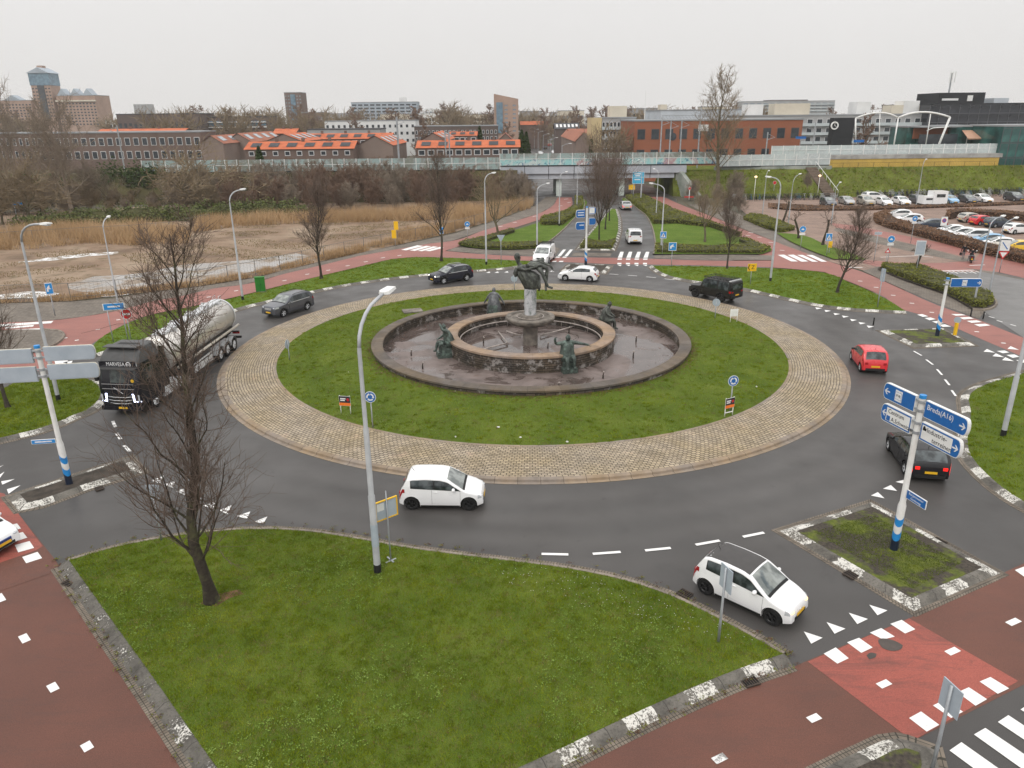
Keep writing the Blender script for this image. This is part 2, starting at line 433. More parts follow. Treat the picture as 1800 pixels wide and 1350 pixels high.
# ================================================================ red cycle paths, brick paving, parking
Z1, Z2, Z3 = 0.004, 0.008, 0.012
flat('cycle_path', [(1422, 1160), (1600, 1086), (1770, 1004), (1800, 990), (1960, 915), (2120, 1060), (1800, 1203), (1606, 1302), (1480, 1372), (1250, 1500), (760, 1720), (380, 1700), (520, 1560)], Z1, M_RED, False)
flat('cycle_path', [(1420, 1163), (1598, 1087), (1790, 1197), (1604, 1302)], Z2, M_RED2, False)
flat('cycle_path', [(-60, 850), (8, 868), (34, 905), (98, 985), (150, 1070), (250, 1210), (345, 1350), (420, 1450), (540, 1620), (-700, 1720), (-500, 1080)], Z1, M_RED, False)
flat('cycle_path', [(-60, 850), (8, 868), (34, 905), (75, 960), (10, 1000), (-90, 1040), (-240, 960)], Z2, M_RED2, False)
flat('cycle_path', [(-60, 1010), (78, 962), (92, 985), (88, 1008), (-60, 1060)], Z3, M_RED, False)
# north-west path and its branches
flat('cycle_path', [(-260, 640), (-120, 575), (0, 567), (80, 564), (150, 556), (212, 545), (265, 530), (312, 522), (375, 507), (430, 500), (505, 480), (570, 465), (630, 450), (692, 439),
     (755, 428), (792, 424), (850, 405), (900, 390), (950, 374), (972, 361), (980, 347), (1005, 347), (1005, 361), (988, 373), (950, 385.5), (905, 400), (850, 416), (812, 431), (782, 441),
     (850, 447), (937, 451), (980, 452), (1075, 453), (1150, 455), (1250, 458), (1357, 458),
     (1300, 432), (1200, 388), (1150, 362), (1127, 346), (1166, 346), (1200, 361), (1250, 380), (1311, 405), (1372, 428), (1455, 459), (1516, 478), (1571, 502), (1647, 536), (1720, 562), (1800, 594), (1930, 640),
     (2080, 720), (1930, 690), (1797, 627), (1727, 597), (1647, 563), (1611, 551), (1586, 544), (1556, 523), (1495, 496), (1449, 478), (1372, 471), (1250, 467), (1147, 465), (1075, 464), (1000, 461), (945, 459), (880, 456),
     (780, 452.5), (730, 452), (692, 455), (655, 463), (605, 475), (530, 493), (450, 513), (387, 528), (315, 543), (265, 553), (225, 567), (165, 602), (125, 628), (60, 655), (-60, 690), (-260, 740)], Z1, M_RED3, True, sharp=40)
flat('pavement', [(-220, 545), (0, 533), (125, 530), (207, 524), (262, 514), (350, 504), (450, 488), (505, 474), (570, 459), (640, 443), (700, 431), (760, 419), (800, 410), (850, 395), (900, 378), (940, 362), (960, 346),
     (979, 346), (973, 360), (950, 374), (900, 390), (850, 405), (792, 424), (755, 428), (692, 439), (630, 450), (570, 465), (505, 480), (430, 500), (375, 507), (312, 522), (265, 530), (212, 545), (150, 556), (80, 564), (0, 567), (-120, 575), (-220, 600)], Z2, M_PAVE, False)
island('pavement', [(-120, 585), (0, 580), (75, 579), (100, 581), (110, 587), (107, 595), (92, 606), (60, 618), (0, 628), (-120, 640)], M_PAVE,
       [([(75, 579), (100, 581), (110, 587), (107, 595), (92, 606), (60, 618)], 'step', M_KERB3)], 0.10)
# brick streets and the car park to the east
flat('parking_lot', [(1305, 352), (1400, 347), (1600, 343), (1850, 340), (2200, 350), (2350, 520), (1980, 520), (1800, 480), (1735, 478), (1640, 478), (1546, 470), (1520, 476), (1455, 459), (1372, 429), (1330, 400), (1316, 380), (1300, 366)], Z2, M_PARK, False)
flat('road', [(1742, 478), (1640, 478), (1700, 500), (1748, 520), (1752, 540), (1727, 546), (1800, 594), (1900, 610), (2050, 600), (1980, 525), (1800, 492)], Z3, M_ASPH2, False)
flat('cycle_path', [(1690, 428), (1735, 436), (1830, 460), (1960, 500), (1900, 512), (1745, 476), (1640, 478), (1546, 470), (1515, 462), (1522, 457), (1590, 462), (1660, 462), (1712, 458), (1722, 446)], Z3, M_RED3, False)
flat('cycle_path', [(1460, 392), (1500, 396), (1560, 408), (1640, 424), (1690, 434), (1716, 446), (1690, 450), (1600, 428), (1530, 412), (1470, 400)], Z3, M_RED3, False)
flat('pavement', [(1470, 400), (1530, 413), (1600, 429), (1690, 452), (1720, 458), (1690, 460), (1590, 440), (1520, 422), (1465, 405)], 0.016, M_PAVE, False)
flat('pavement', [(1455, 458), (1372, 428), (1311, 404), (1250, 379), (1210, 360), (1240, 358), (1290, 372), (1330, 390), (1380, 412), (1430, 436), (1472, 452)], 0.016, M_PAVE, False)
flat('pavement', [(1516, 476), (1545, 468), (1602, 497), (1663, 518), (1709, 543), (1735, 545), (1720, 560), (1647, 534), (1571, 501)], 0.016, M_PAVE, False)
flat('pavement', [(1150, 449), (1150, 454), (1250, 457), (1357, 457), (1362, 449), (1250, 446)], 0.016, M_PAVE, False)
flat('pavement', [(800, 435), (850, 437), (942, 437), (962, 430), (985, 437), (975, 451), (937, 450), (850, 446), (785, 441)], 0.016, M_PAVE, False)
flat('pavement', [(1800, 492), (1742, 481), (1690, 470), (1735, 476), (1830, 497), (1960, 512), (1960, 540)], 0.016, M_PAVE, False)

# ================================================================ verges with kerbs
LAWNS = []
nl = [(120, 985), (200, 962), (300, 943), (400, 932), (480, 930), (560, 936), (640, 949), (700, 960), (800, 974), (900, 986), (1000, 999), (1100, 1020), (1180, 1047), (1250, 1080), (1320, 1117), (1378, 1150)]
nl2 = [(1378, 1150), (1300, 1176), (1200, 1217), (1100, 1262), (1000, 1310), (900, 1356), (700, 1448), (540, 1522)]
nl3 = [(540, 1522), (470, 1470), (380, 1350), (340, 1294), (270, 1194), (200, 1097), (120, 985)]
LAWNS.append(island('lawn', nl + nl2[1:] + nl3[1:-1], M_GRASS, [(nl, 'low', M_KERB3), (nl2, 'wide', M_KERB), (nl3, 'wide', M_KERB2)]))
CX, CY, R1, R2 = 1.354, 51.236, 21.08, 17.52
nw_low = [(166, 622), (200, 612), (300, 580), (370, 556), (430, 538), (480, 526), (540, 513), (605, 500), (680, 489), (755, 481), (830, 475), (890, 470), (940, 462)]
nw_up = [(880, 457), (780, 453), (730, 452.5), (692, 455.5), (655, 463.5), (605, 475.5), (530, 493.5), (450, 514), (387, 529), (315, 544), (265, 554), (225, 568), (166, 604)]
LAWNS.append(island('lawn', nw_low + [(938, 459.5)] + nw_up, M_GRASS2, [(nw_low, 'wide', M_KERB)]))
ne_low = [(1147, 467), (1158, 476), (1178, 485), (1206, 491), (1240, 496), (1312, 507), (1350, 515.5), (1394, 525.5), (1439, 534.5), (1483, 540.5), (1550, 545), (1592, 547)]
LAWNS.append(island('lawn', ne_low + [(1556, 524.5), (1495, 497.5), (1449, 479.5), (1372, 472.5), (1250, 468.5)], M_GRASS2, [(ne_low, 'wide', M_KERB)]))
wl_ = [(-300, 800), (-100, 790), (0, 770), (25, 764), (63, 755), (101, 742), (126, 731), (151, 721), (172, 704), (177, 690), (173, 678), (156, 667), (131, 662), (101, 663)]
LAWNS.append(island('lawn', wl_ + [(25, 672), (0, 687), (-120, 706), (-300, 730)], M_GRASS, [(wl_, 'wide', M_KERB)]))
sel = [(1830, 648), (1788, 659), (1727, 678), (1704, 694), (1706, 724), (1700, 774), (1707, 802), (1753, 850), (1800, 882), (1900, 930), (2000, 960)]
LAWNS.append(island('lawn', sel + [(2150, 900), (2100, 740), (1950, 660)], M_GRASS, [(sel, 'wide', M_KERB)]))
# traffic islands: soil with moss
def loop(name, px, top, km, prof='wide', z=0.13):
    o, p = flat(name, px, z, top, False)
    kerb('kerb', p, prof, [km, M_GUT], True)
    return p
def m_moss():
    t = MT('mossy_soil', 0.9)
    s = t.ramp(t.noise(9, 5), [(0.3, (0.035, 0.03, 0.025)), (0.7, (0.085, 0.07, 0.055))])
    g = t.ramp(t.noise(5, 5, 0.7), [(0.3, (0.055, 0.075, 0.012)), (0.7, (0.14, 0.16, 0.025))])
    k = t.ramp(t.noise(0.75, 6, 0.68), [(0.47, 0.0), (0.56, 1.0)])
    t.color(t.mix(k, s, g)); t.bump(t.noise(22, 4), 0.7, 0.05); return t.m
M_MOSS = m_moss()
SE_ISL = loop('traffic_island', [(1398, 933), (1602, 1052), (1728, 998), (1534, 890)], M_MOSS, M_KERB)
W_ISL = loop('traffic_island', [(34, 869), (217, 809), (232, 826), (150, 851), (72, 879), (47, 884)], M_SOIL, M_KERB)
E_ISL = loop('traffic_island', [(1560, 581), (1611, 605), (1700, 602), (1655, 578)], M_MOSS, M_KERB)
N_ISL = loop('traffic_island', [(994, 473.5), (1004, 464), (1068, 466), (1058, 478)], M_SOIL, M_KERB)
N_MED = loop('traffic_island', [(1019, 437), (1030, 420), (1047, 400), (1062, 382), (1075, 367), (1082, 367), (1087, 385), (1087, 405), (1082, 422), (1075, 438)], M_GRASS2, M_KERB)
flat('pavement', [(1008, 444), (1075, 445), (1073, 451), (1004, 450)], Z3, M_PAVE, False)
# northern planting beds
N_W = [(805, 430), (850, 437), (900, 438), (942, 436), (962, 425), (985, 407), (1010, 382), (1025, 367), (1026, 350), (1010, 347), (1010, 365), (990, 377), (950, 390), (912, 402), (850, 420), (820, 424)]
island('lawn', N_W, M_GRASS2, [([(942, 436), (962, 425), (985, 407), (1010, 382), (1025, 367), (1026, 350)], 'step', M_KERB3)])
N_E = [(1098, 347), (1117, 363), (1136, 378), (1146, 395), (1151, 412), (1153, 430), (1150, 446), (1250, 446), (1340, 446), (1357, 438), (1305, 418), (1250, 394), (1187, 373), (1150, 355), (1127, 344)]
island('lawn', N_E, M_GRASS2, [(N_E[:7], 'step', M_KERB3)])
island('lawn', [(1365, 409), (1403, 412), (1450, 429), (1496, 445), (1524, 456), (1465, 455), (1420, 438), (1382, 420)], M_GRASS2, [])
E_BED = [(1543, 471), (1556, 468), (1611, 470), (1647, 481), (1693, 499), (1727, 514), (1745, 523), (1748, 536), (1727, 543), (1709, 542), (1663, 517), (1602, 496), (1556, 478)]
island('planting_bed', E_BED, M_SOIL, [([(1693, 499), (1727, 514), (1745, 523), (1748, 536), (1727, 543), (1709, 542)], 'step', M_KERB3)])
LR = [(1445, 1378), (1540, 1332), (1592, 1314), (1618, 1322), (1622, 1345), (1600, 1400), (1520, 1450)]
island('lawn', LR, M_MOSS, [(LR[:6], 'wide', M_KERB)])
# wasteland
t = MT('sandy_waste_ground', 0.95)
c_ = t.ramp(t.noise(0.12, 6, 0.62), [(0.3, (0.105, 0.070, 0.048)), (0.47, (0.225, 0.155, 0.105)), (0.72, (0.33, 0.255, 0.185))])
c_ = t.mix(t.ramp(t.noise(0.5, 7, 0.7), [(0.52, 0.0), (0.66, 0.75)]), c_, (0.095, 0.075, 0.035)); t.color(c_); t.bump(t.noise(3, 6), 0.6, 0.1)
flat('waste_ground', [(-500, 560), (0, 532), (125, 529), (262, 513), (350, 503), (450, 487), (570, 458), (700, 430), (800, 408), (900, 376), (945, 352), (800, 352), (500, 355), (200, 365), (-300, 390)], 0.0, t.m, False)
t = MT('puddled_sand', 0.12, 0, 0.5)
k = t.ramp(t.noise(0.35, 5, 0.6), [(0.42, 0.0), (0.55, 1.0)]); t.color(t.mix(k, (0.24, 0.19, 0.145), (0.31, 0.29, 0.27))); t.rough(t.ramp(t.noise(0.35, 5, 0.6), [(0.42, 0.85), (0.55, 0.18)]))
flat('puddle', [(120, 500), (165, 486), (250, 480), (320, 466), (400, 460), (450, 455), (520, 445), (545, 450), (480, 470), (430, 480), (350, 497), (262, 506), (207, 513), (140, 512)], 0.006, t.m, True, 'structure')
t = MT('old_snow', 0.7); k = t.ramp(t.noise(0.9, 7, 0.7), [(0.45, 0.0), (0.55, 1.0)]); t.color(t.mix(k, (0.22, 0.17, 0.12), (0.72, 0.72, 0.72)))
flat('snow_patch', [(0, 518), (40, 513), (85, 513), (105, 516), (80, 524), (30, 524), (0, 526), (-60, 524)], 0.012, t.m, True, 'stuff')
flat('snow_patch', [(140, 517), (180, 511), (230, 505), (250, 512), (210, 520), (160, 522)], 0.012, t.m, True, 'stuff')
flat('snow_patch', [(30, 461), (75, 454), (150, 446), (208, 442), (208, 446), (150, 451), (80, 459)], 0.012, t.m, True, 'stuff')

# ================================================================ road markings
mk = {'w': MB(), 'o': MB()}
def mark(px, z=0.016, k='w'):
    p = px_poly(px, z)
    if area2(p) < 0: p = p[::-1]
    mk[k].poly([tuple(q) for q in p])
def shark(px, py, w_=0.5, h_=0.7, ang=0.0):
    """a give-way triangle with its base at the pixel, its tip towards angle ang"""
    c = at(px, py, 0.016); d = Vector((math.cos(ang), math.sin(ang), 0)); s = Vector((-d.y, d.x, 0))
    mk['w'].poly([tuple(c - s*w_/2), tuple(c + d*h_)[:3], tuple(c + s*w_/2)][::-1])
def dash(p0, p1, wd=0.12, k='w', z=0.016):
    a, b_ = at(*p0, z), at(*p1, z); d = (b_-a).normalized(); s = Vector((-d.y, d.x, 0))*wd/2
    mk[k].poly([tuple(a-s), tuple(b_-s), tuple(b_+s), tuple(a+s)])
# near entry (bottom right): triangles, elephants' feet, zebra
for q in ([(1413, 1110), (1446, 1121), (1426, 1131.5)], [(1453, 1093.5), (1486, 1105), (1467, 1114)], [(1492, 1077), (1525.5, 1088), (1507, 1097)], [(1528, 1063), (1560, 1073), (1542.5, 1081.5)]): mark(q)
for q in ([(1448, 1149), (1469, 1138), (1492, 1157), (1472, 1166.5)], [(1489, 1129), (1510, 1121), (1534, 1138), (1514, 1147.5)], [(1529, 1112), (1549, 1104), (1573, 1119), (1552, 1124)], [(1565, 1096.5), (1585, 1089.5), (1609, 1106), (1591, 1113.5)],
          [(1598, 1262), (1619, 1250.5), (1651, 1274), (1629, 1286)], [(1640, 1240), (1660, 1230), (1693, 1251), (1672, 1262)], [(1683, 1217), (1703, 1208), (1735, 1229), (1715, 1240.5)], [(1722, 1198), (1741, 1190), (1774, 1210), (1754, 1219.5)],
          [(1784, 1002), (1800, 996), (1830, 1014), (1812, 1022)]): mark(q)
for q in ((1554, 1202), (1674.5, 1144.5), (1781.5, 1093)): dash((q[0]-9, q[1]+4), (q[0]+9, q[1]-4), 0.22)
dash((1255, 1338), (1275, 1328), 0.22, 'o'); dash((1422, 1266), (1440, 1258), 0.22)
for q in ([(1669, 1319), (1690, 1304.5), (1790, 1375), (1768, 1392)], [(1712, 1291), (1732, 1279.5), (1840, 1352), (1820, 1368)], [(1754, 1269), (1772.5, 1257), (1880, 1328), (1860, 1340)], [(1794, 1247), (1811, 1236), (1915, 1302), (1898, 1314)]): mark(q)
# left entry: elephants' feet and triangles
for q in ([(4, 926), (30, 920), (37, 929), (10, 935)], [(16, 942), (40, 935), (48, 945), (24, 953)], [(26, 958), (52, 951), (60, 963), (32, 971)], [(39, 979), (66, 970), (74, 981), (46, 990)]): mark(q)
for q in ((43, 1122), (93, 1208), (153, 1312), (0, 1051)): dash((q[0]-4, q[1]-6), (q[0]+4, q[1]+6), 0.24)
for q in ([(0, 834), (8, 829), (0, 840), (-10, 842)], [(2, 846), (26, 842), (4, 852)], [(12, 860), (36, 853), (15, 868)][::-1], [(0, 820), (7, 817), (-8, 826)]): mark(q)
for q in ([(265, 845), (288, 836), (281, 850)], [(287, 851), (308, 846), (304, 858)], [(309, 864), (327, 857), (325, 870)][::-1], [(331, 870), (352, 874), (338, 878)], [(343, 872), (355, 867), (352, 880)], [(357, 889), (380, 880), (375, 894)], [(385, 897), (407, 888), (400, 904)], [(416, 907), (440, 899), (434, 912)], [(447, 917), (470, 908), (463, 920)]): mark(q, k='o' if q[0][0] < 345 else 'w')
for q in (((198, 740), (203, 751)), ((204.5, 761), (212, 772)), ((218, 783), (229, 794))): dash(*q, 0.16, 'o')
for q in ([(90, 646), (115, 644), (100, 652)], [(95, 632), (120, 629), (118, 640), (98, 642)], [(110, 637), (128, 634), (124, 640)], [(150, 628), (158, 624), (165, 627), (158, 632)]): mark(q)
for q in ([(0, 570), (94, 564), (90, 568), (0, 574)], [(10, 575), (60, 571), (58, 574), (8, 578)], [(0, 580.5), (70, 577), (70, 580), (0, 584)]): mark(q)
# south-east side: line of dashes and entry triangles
for q in (((952, 973.5), (999, 974.5)), ((1042, 973.5), (1091, 970)), ((1134, 967.5), (1179, 963)), ((1223, 957.5), (1265, 950)), ((1306, 943.5), (1343, 936))): dash(*q, 0.15)
for q in (((1606, 617), (1620, 625)), ((1628, 632), (1640, 641)), ((1647, 649), (1656, 659)), ((1661, 667), (1669, 677)), ((1673, 686), (1680, 696))): dash(*q, 0.13)
for q in ([(1574, 847), (1590, 843), (1587, 850), (1600, 846)], [(1552, 859), (1566, 852.5), (1577, 863)], [(1531, 871), (1543, 865), (1555, 876)]): mark(q[:3])
for q in ((1439, 543), (1455, 547.5), (1471, 553), (1486, 557.5), (1500.5, 563.5), (1515.5, 569), (1530, 575)): shark(q[0], q[1]-2, 0.55, 0.65, -2.2)
for q in ((1783, 614), (1757, 627), (1774, 634), (1741, 619)): shark(q[0]-2, q[1], 0.7, 0.8, 1.2)
for q in ([(1612, 553), (1622, 557), (1632, 556), (1621, 552)], [(1625, 559), (1634, 563), (1645, 561), (1636, 558)], [(1638, 565), (1648, 569), (1659, 568), (1648, 564)], [(1651, 571), (1657, 574.5), (1672, 574), (1661, 570)],
          [(1672, 552), (1680, 555), (1698, 554), (1690, 552)], [(1686, 558), (1694, 561.5), (1712, 560), (1704, 557)], [(1699, 564), (1708, 567.5), (1726, 566), (1717, 563)], [(1712, 570), (1722, 574), (1741, 572), (1732, 569)],
          [(1752, 617), (1763, 621), (1774, 619.5), (1766, 616)], [(1769, 624), (1780, 629), (1792, 627), (1783, 623)], [(1786, 633), (1797, 638), (1810, 635), (1800, 632)]): mark(q)
for q in ((1512, 494), (1540, 505), (1570, 519), (1603, 533), (1638, 549), (1717, 583), (1764, 603), (1320, 409), (1355, 426), (1375, 440), (1335, 417), (1315, 414), (1337, 427)): dash((q[0]-4, q[1]-0.3), (q[0]+4, q[1]+0.3), 0.2)
for q in ((115, 594), (135, 598), (172, 579), (208, 562), (317, 533), (367, 522), (415, 511), (500, 493), (540, 482), (577, 475), (611, 467), (643, 460), (673, 453), (702, 449), (880, 398), (905, 391), (940, 380), (985, 362), (990, 371), (1000, 356), (995, 350)): dash((q[0]-3.5, q[1]+0.6), (q[0]+3.5, q[1]-0.6), 0.2)
for q in (((1700, 542), (1712, 545)), ((1722, 549), (1733, 552)), ((1738, 556), (1748, 559)), ((1752, 563), (1762, 566)), ((1776, 570), (1786, 573))): dash(*q, 0.12)
# zebra crossings on the cycle paths
for q in ([(705, 439), (714, 440), (744, 432.5), (734, 431)], [(720, 440), (729, 441), (758, 433), (749, 432)], [(734, 441), (742, 441.5), (770, 434), (762, 433)], [(747, 441), (756, 441.5), (780, 435.5), (773, 434)],
          [(1367, 448), (1378, 447.5), (1403, 459.5), (1391, 459.5)], [(1384, 448), (1395, 447.5), (1421, 459.5), (1409, 460)], [(1401, 448), (1411, 448), (1438, 460), (1428, 460)], [(1417, 448), (1428, 448), (1454, 460), (1444, 460)]): mark(q)
# northern arm crossing
for x0 in (1086, 1101, 1116, 1131): mark([(x0, 453), (x0+7.5, 453), (x0+10.5, 442.5), (x0+4.5, 442.5)]); mark([(x0-1, 456.5), (x0+7, 456.5), (x0+7.5, 454.3), (x0, 454.3)]); mark([(x0-1, 464.5), (x0+6, 464.5), (x0+6.5, 462), (x0-0.5, 462)]); shark(x0+3, 465.6, 0.5, 0.7, -1.57)
for x0 in (980, 992): mark([(x0, 450), (x0+6, 450), (x0+15, 438.5), (x0+10, 438.5)]); mark([(x0-4, 453), (x0+3, 453), (x0+5, 451), (x0-2, 451)]); mark([(x0-10, 460.5), (x0-3, 460.5), (x0-1, 458.5), (x0-8, 458.5)])
for q in (((1071, 481.5), (1087, 482.5)), ((1104, 484), (1120, 485)), ((1136, 486.5), (1153, 488)), ((1168, 490), (1185, 492)), ((1202, 494), (1215, 496))): dash(*q, 0.13)
for q in ((858, 480), (873, 480), (890, 479.5), (905, 479), (958, 478), (970, 478)): shark(q[0], q[1]-0.5, 0.5, 0.7, 1.4)
# long give-way comb and lines at the eastern side street
dash((1638, 476.5), (1722, 474.5), 0.25); 
for i in range(9): dash((1650+i*8, 476.3), (1660+i*8, 479.5 + (1.2 if i % 2 else 0)), 0.12)
dash((1704, 466.5), (1731, 465.5), 0.2)
dash((1548, 452), (1610, 449.5), 0.15); dash((1610, 449.5), (1640, 452), 0.15); dash((1485, 470), (1516, 470), 0.2)
mk['w'].build('road_marking', M_WHITE)['kind'] = 'structure'; mk['o'].build('road_marking', M_WORN)['kind'] = 'structure'
# patches in the bright red crossing, drain gratings by the kerbs
t = MT('tar_patch', 0.6); k = t.noise(1.5, 6, 0.7); t.color(t.ramp(k, [(0.3, (0.05, 0.045, 0.04)), (0.7, (0.10, 0.08, 0.07))]))
for px in ([(1544, 1125), (1552, 1122), (1572, 1126), (1587, 1134), (1584, 1141), (1566, 1144), (1552, 1139), (1546, 1132)], [(1523, 1152), (1531, 1147), (1541, 1149), (1539, 1155), (1528, 1159)]): flat('asphalt_patch', px, 0.018, t.m)
M_IRON = simple('rusty_iron', (0.075, 0.055, 0.042), (0.04, 0.033, 0.028), 8, 0.7)
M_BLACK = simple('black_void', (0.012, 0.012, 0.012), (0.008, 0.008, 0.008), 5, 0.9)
def drain(px, py, px2, py2, label, group='drain gratings along the kerbs'):
    a, b_ = at(px, py), at(px2, py2); d = (b_-a); L = d.length; ang = math.atan2(d.y, d.x)
    t_ = thing('drain_grating', label, 'drain', ((a+b_)/2 + Vector((0, 0, 0.045))), ang, group)
    m_ = MB(); m_.span(-L/2, L/2, -0.17, 0.17, -0.03, 0.0); m_.build('pit', M_BLACK, t_)
    m_ = MB(); m_.span(-L/2, L/2, -0.2, -0.15, -0.03, 0.02); m_.span(-L/2, L/2, 0.15, 0.2, -0.03, 0.02)
    for i in range(7): x = -L/2 + L*i/6; m_.span(x-0.012, x+0.012, -0.15, 0.15, -0.02, 0.012)
    m_.build('grate', M_IRON, t_)
drain(1194, 1040, 1213, 1050, 'iron drain grating in the gutter left of the white car with the black roof')
drain(1486, 1007, 1504, 1017, 'iron drain grating at the near edge of the mossy traffic island')
drain(1306, 1203, 1330, 1196, 'iron drain grating at the near right kerb of the big front lawn')
drain(1641, 948, 1660, 958, 'iron drain grating beside the far edge of the mossy traffic island')
drain(168, 862, 182, 858, 'iron drain grating at the kerb of the bare soil traffic island')
drain(114, 1030, 134, 1018, 'iron drain grating at the upper left corner of the front lawn')

# ================================================================ the roundabout's middle
def m_polar(name, c1, c2, mortar, bw, rh, ms, rough=0.75, vert=False, tint=None, stain=0.7):
    """brick courses that follow the ring: u = angle x radius, v = radius (or height)"""
    t = MT(name, rough)
    sp = t.n.new('ShaderNodeSeparateXYZ'); t.l.new(t.coord(), sp.inputs[0])
    ang = t.math('ARCTAN2', sp.outputs['Y'], sp.outputs['X'])
    rr = t.math('SQRT', t.math('ADD', t.math('MULTIPLY', sp.outputs['X'], sp.outputs['X']), t.math('MULTIPLY', sp.outputs['Y'], sp.outputs['Y'])))
    u = t.math('MULTIPLY', ang, vert if vert else 19.0)
    v = sp.outputs['Z'] if vert else rr
    nz = t.noise(2.2, 3)
    if not vert: v = t.math('ADD', v, t.math('MULTIPLY', t.math('SUBTRACT', nz, 0.5), 0.12))
    cb = t.n.new('ShaderNodeCombineXYZ'); t.l.new(u, cb.inputs['X']); t.l.new(v, cb.inputs['Y'])
    br = t.brick(cb.outputs[0], c1, c2, mortar, bw, rh, ms)
    c = br.outputs['Color']
    c = t.mix(t.ramp(t.noise(0.35, 5, 0.65), [(0.38, 0.0), (0.62, 0.85)]), c, t.mix(1.0, c, tint or (1.1, 0.95, 0.7), 'MULTIPLY'))
    c = t.mix(1.0, c, t.ramp(t.noise(1.6, 6, 0.7), [(0.25, stain), (0.75, 1.25)]), 'MULTIPLY')
    t.bump(br.outputs['Fac'], -0.6, 0.03)
    return t, c, nz
t, c, _ = m_polar('granite_setts', (0.42, 0.35, 0.265), (0.29, 0.24, 0.18), (0.085, 0.07, 0.052), 0.25, 0.165, 0.022, tint=(0.95, 0.90, 0.74))
c = t.mix(t.ramp(t.noise(0.8, 5, 0.7), [(0.60, 0.0), (0.75, 0.55)]), c, (0.36, 0.24, 0.18)); t.color(c); M_SETT = t.m
def ring(name, prof, m, n=160, loc=(CX, CY, 0), smooth=None):
    b = MB(); b.lathe(prof, n); o = b.build(name, m, angle=35 if smooth is None else smooth); o.location = loc; return o
o = ring('cobbled_apron', [(20.78, 0.135), (20.0, 0.16), (19.0, 0.20), (17.72, 0.255)], M_SETT); o['kind'] = 'structure'
t, c, _ = m_polar('ring_kerb_concrete', (0.27, 0.225, 0.185), (0.22, 0.185, 0.155), (0.07, 0.06, 0.05), 1.05, 4.0, 0.012, vert=21.0); t.color(c)
o = ring('kerb', [(21.30, -0.01), (21.28, 0.012), (21.07, 0.02), (21.04, 0.115), (20.98, 0.14), (20.78, 0.143), (20.76, 0.10)], t.m); o['kind'] = 'structure'
o = ring('kerb', [(17.76, 0.20), (17.74, 0.268), (17.60, 0.272), (17.58, 0.22)], t.m); o['kind'] = 'structure'
LP = [(17.60, 0.262)] + [(17.6 - k*0.62, 0.262 + 0.022*k) for k in range(1, 10)] + [(11.15, 0.48)]
o = ring('lawn', LP, M_GRASS, 180); o['kind'] = 'structure'
# fallen brown leaves round the fountain wall
lf = MB()
M_LEAF = simple('fallen_leaves', (0.14, 0.065, 0.035), (0.07, 0.035, 0.022), 6, 0.8)
for i in range(4200):
    a_ = random.uniform(0, 2*math.pi); r_ = 11.3 + abs(random.gauss(0, 0.35)) if i % 3 else random.uniform(17.75, 11.4)
    if i % 3 == 0 and random.random() < 0.5: continue
    if i % 7 == 0: r_ = 10.35 - abs(random.gauss(0, 0.5))
    z_ = 0.5 - (r_-11.3)*0.034 if r_ > 11 else 0.03
    x_, y_ = r_*math.cos(a_), r_*math.sin(a_); s_ = random.uniform(0.03, 0.07); q = random.uniform(0, 6.28)
    lf.add([(x_+s_*math.cos(q+k*2.09), y_+s_*math.sin(q+k*2.09), z_+random.uniform(0.01, 0.05)) for k in range(3)], [(0, 1, 2)])
o = lf.build('fallen_leaves', M_LEAF); o.location = (CX, CY, 0); o['kind'] = 'stuff'
# ================================================================ fountain
t, c, _ = m_polar('basin_wall_stone', (0.125, 0.105, 0.09), (0.055, 0.048, 0.042), (0.018, 0.016, 0.014), 0.55, 0.155, 0.02, vert=10.5, stain=0.4)
k = t.ramp(t.noise(1.1, 7, 0.75), [(0.53, 0.0), (0.60, 1.0)]); c = t.mix(t.math('MULTIPLY', k, 0.6), c, (0.42, 0.39, 0.37)); t.color(c); M_BWALL = t.m
t, c, _ = m_polar('coping_stone', (0.14, 0.12, 0.105), (0.108, 0.093, 0.082), (0.07, 0.058, 0.05), 0.95, 5.0, 0.012, vert=10.9, stain=0.6); t.color(c); M_COPE = t.m
t, c, _ = m_polar('inner_coping_stone', (0.285, 0.222, 0.182), (0.225, 0.178, 0.148), (0.20, 0.14, 0.11), 1.6, 5.0, 0.01, vert=5.6, stain=0.65); t.color(c); M_COPE2 = t.m
def m_floor():
    t = MT('wet_basin_floor', 0.4, 0, 0.5)
    a = t.noise(0.45, 7, 0.66, dist=0.8); b_ = t.noise(0.22, 5, 0.6, dist=1.2)
    c = t.ramp(a, [(0.28, (0.055, 0.042, 0.034)), (0.48, (0.145, 0.112, 0.10)), (0.72, (0.215, 0.17, 0.155))])
    c = t.mix(t.ramp(t.noise(0.9, 6, 0.7), [(0.6, 0.0), (0.72, 0.55)]), c, (0.10, 0.055, 0.03))
    wet = t.ramp(b_, [(0.44, 0.0), (0.52, 1.0)])
    c = t.mix(t.math('MULTIPLY', wet, 0.55), c, (0.045, 0.034, 0.03))
    t.color(c); t.rough(t.mix(wet, (0.62, 0.62, 0.62), (0.06, 0.06, 0.06)))
    t.bump(t.noise(3.0, 5), 0.06, 0.01)
    return t.m
M_FLOOR = m_floor()
M_CONC = simple('aged_concrete', (0.24, 0.21, 0.18), (0.11, 0.098, 0.085), 2.2, 0.85, bump=0.3, detail=8)
def m_bronze(name, c1, c2, c3):
    t = MT(name, 0.5, 0.35, 0.5)
    c = t.ramp(t.noise(3.2, 7, 0.7), [(0.32, c2), (0.52, c1), (0.70, c3)]); t.color(c); t.bump(t.noise(14, 5), 0.35, 0.03); return t.m
M_BRONZE = m_bronze('weathered_bronze', (0.075, 0.080, 0.070), (0.030, 0.032, 0.029), (0.20, 0.22, 0.185))
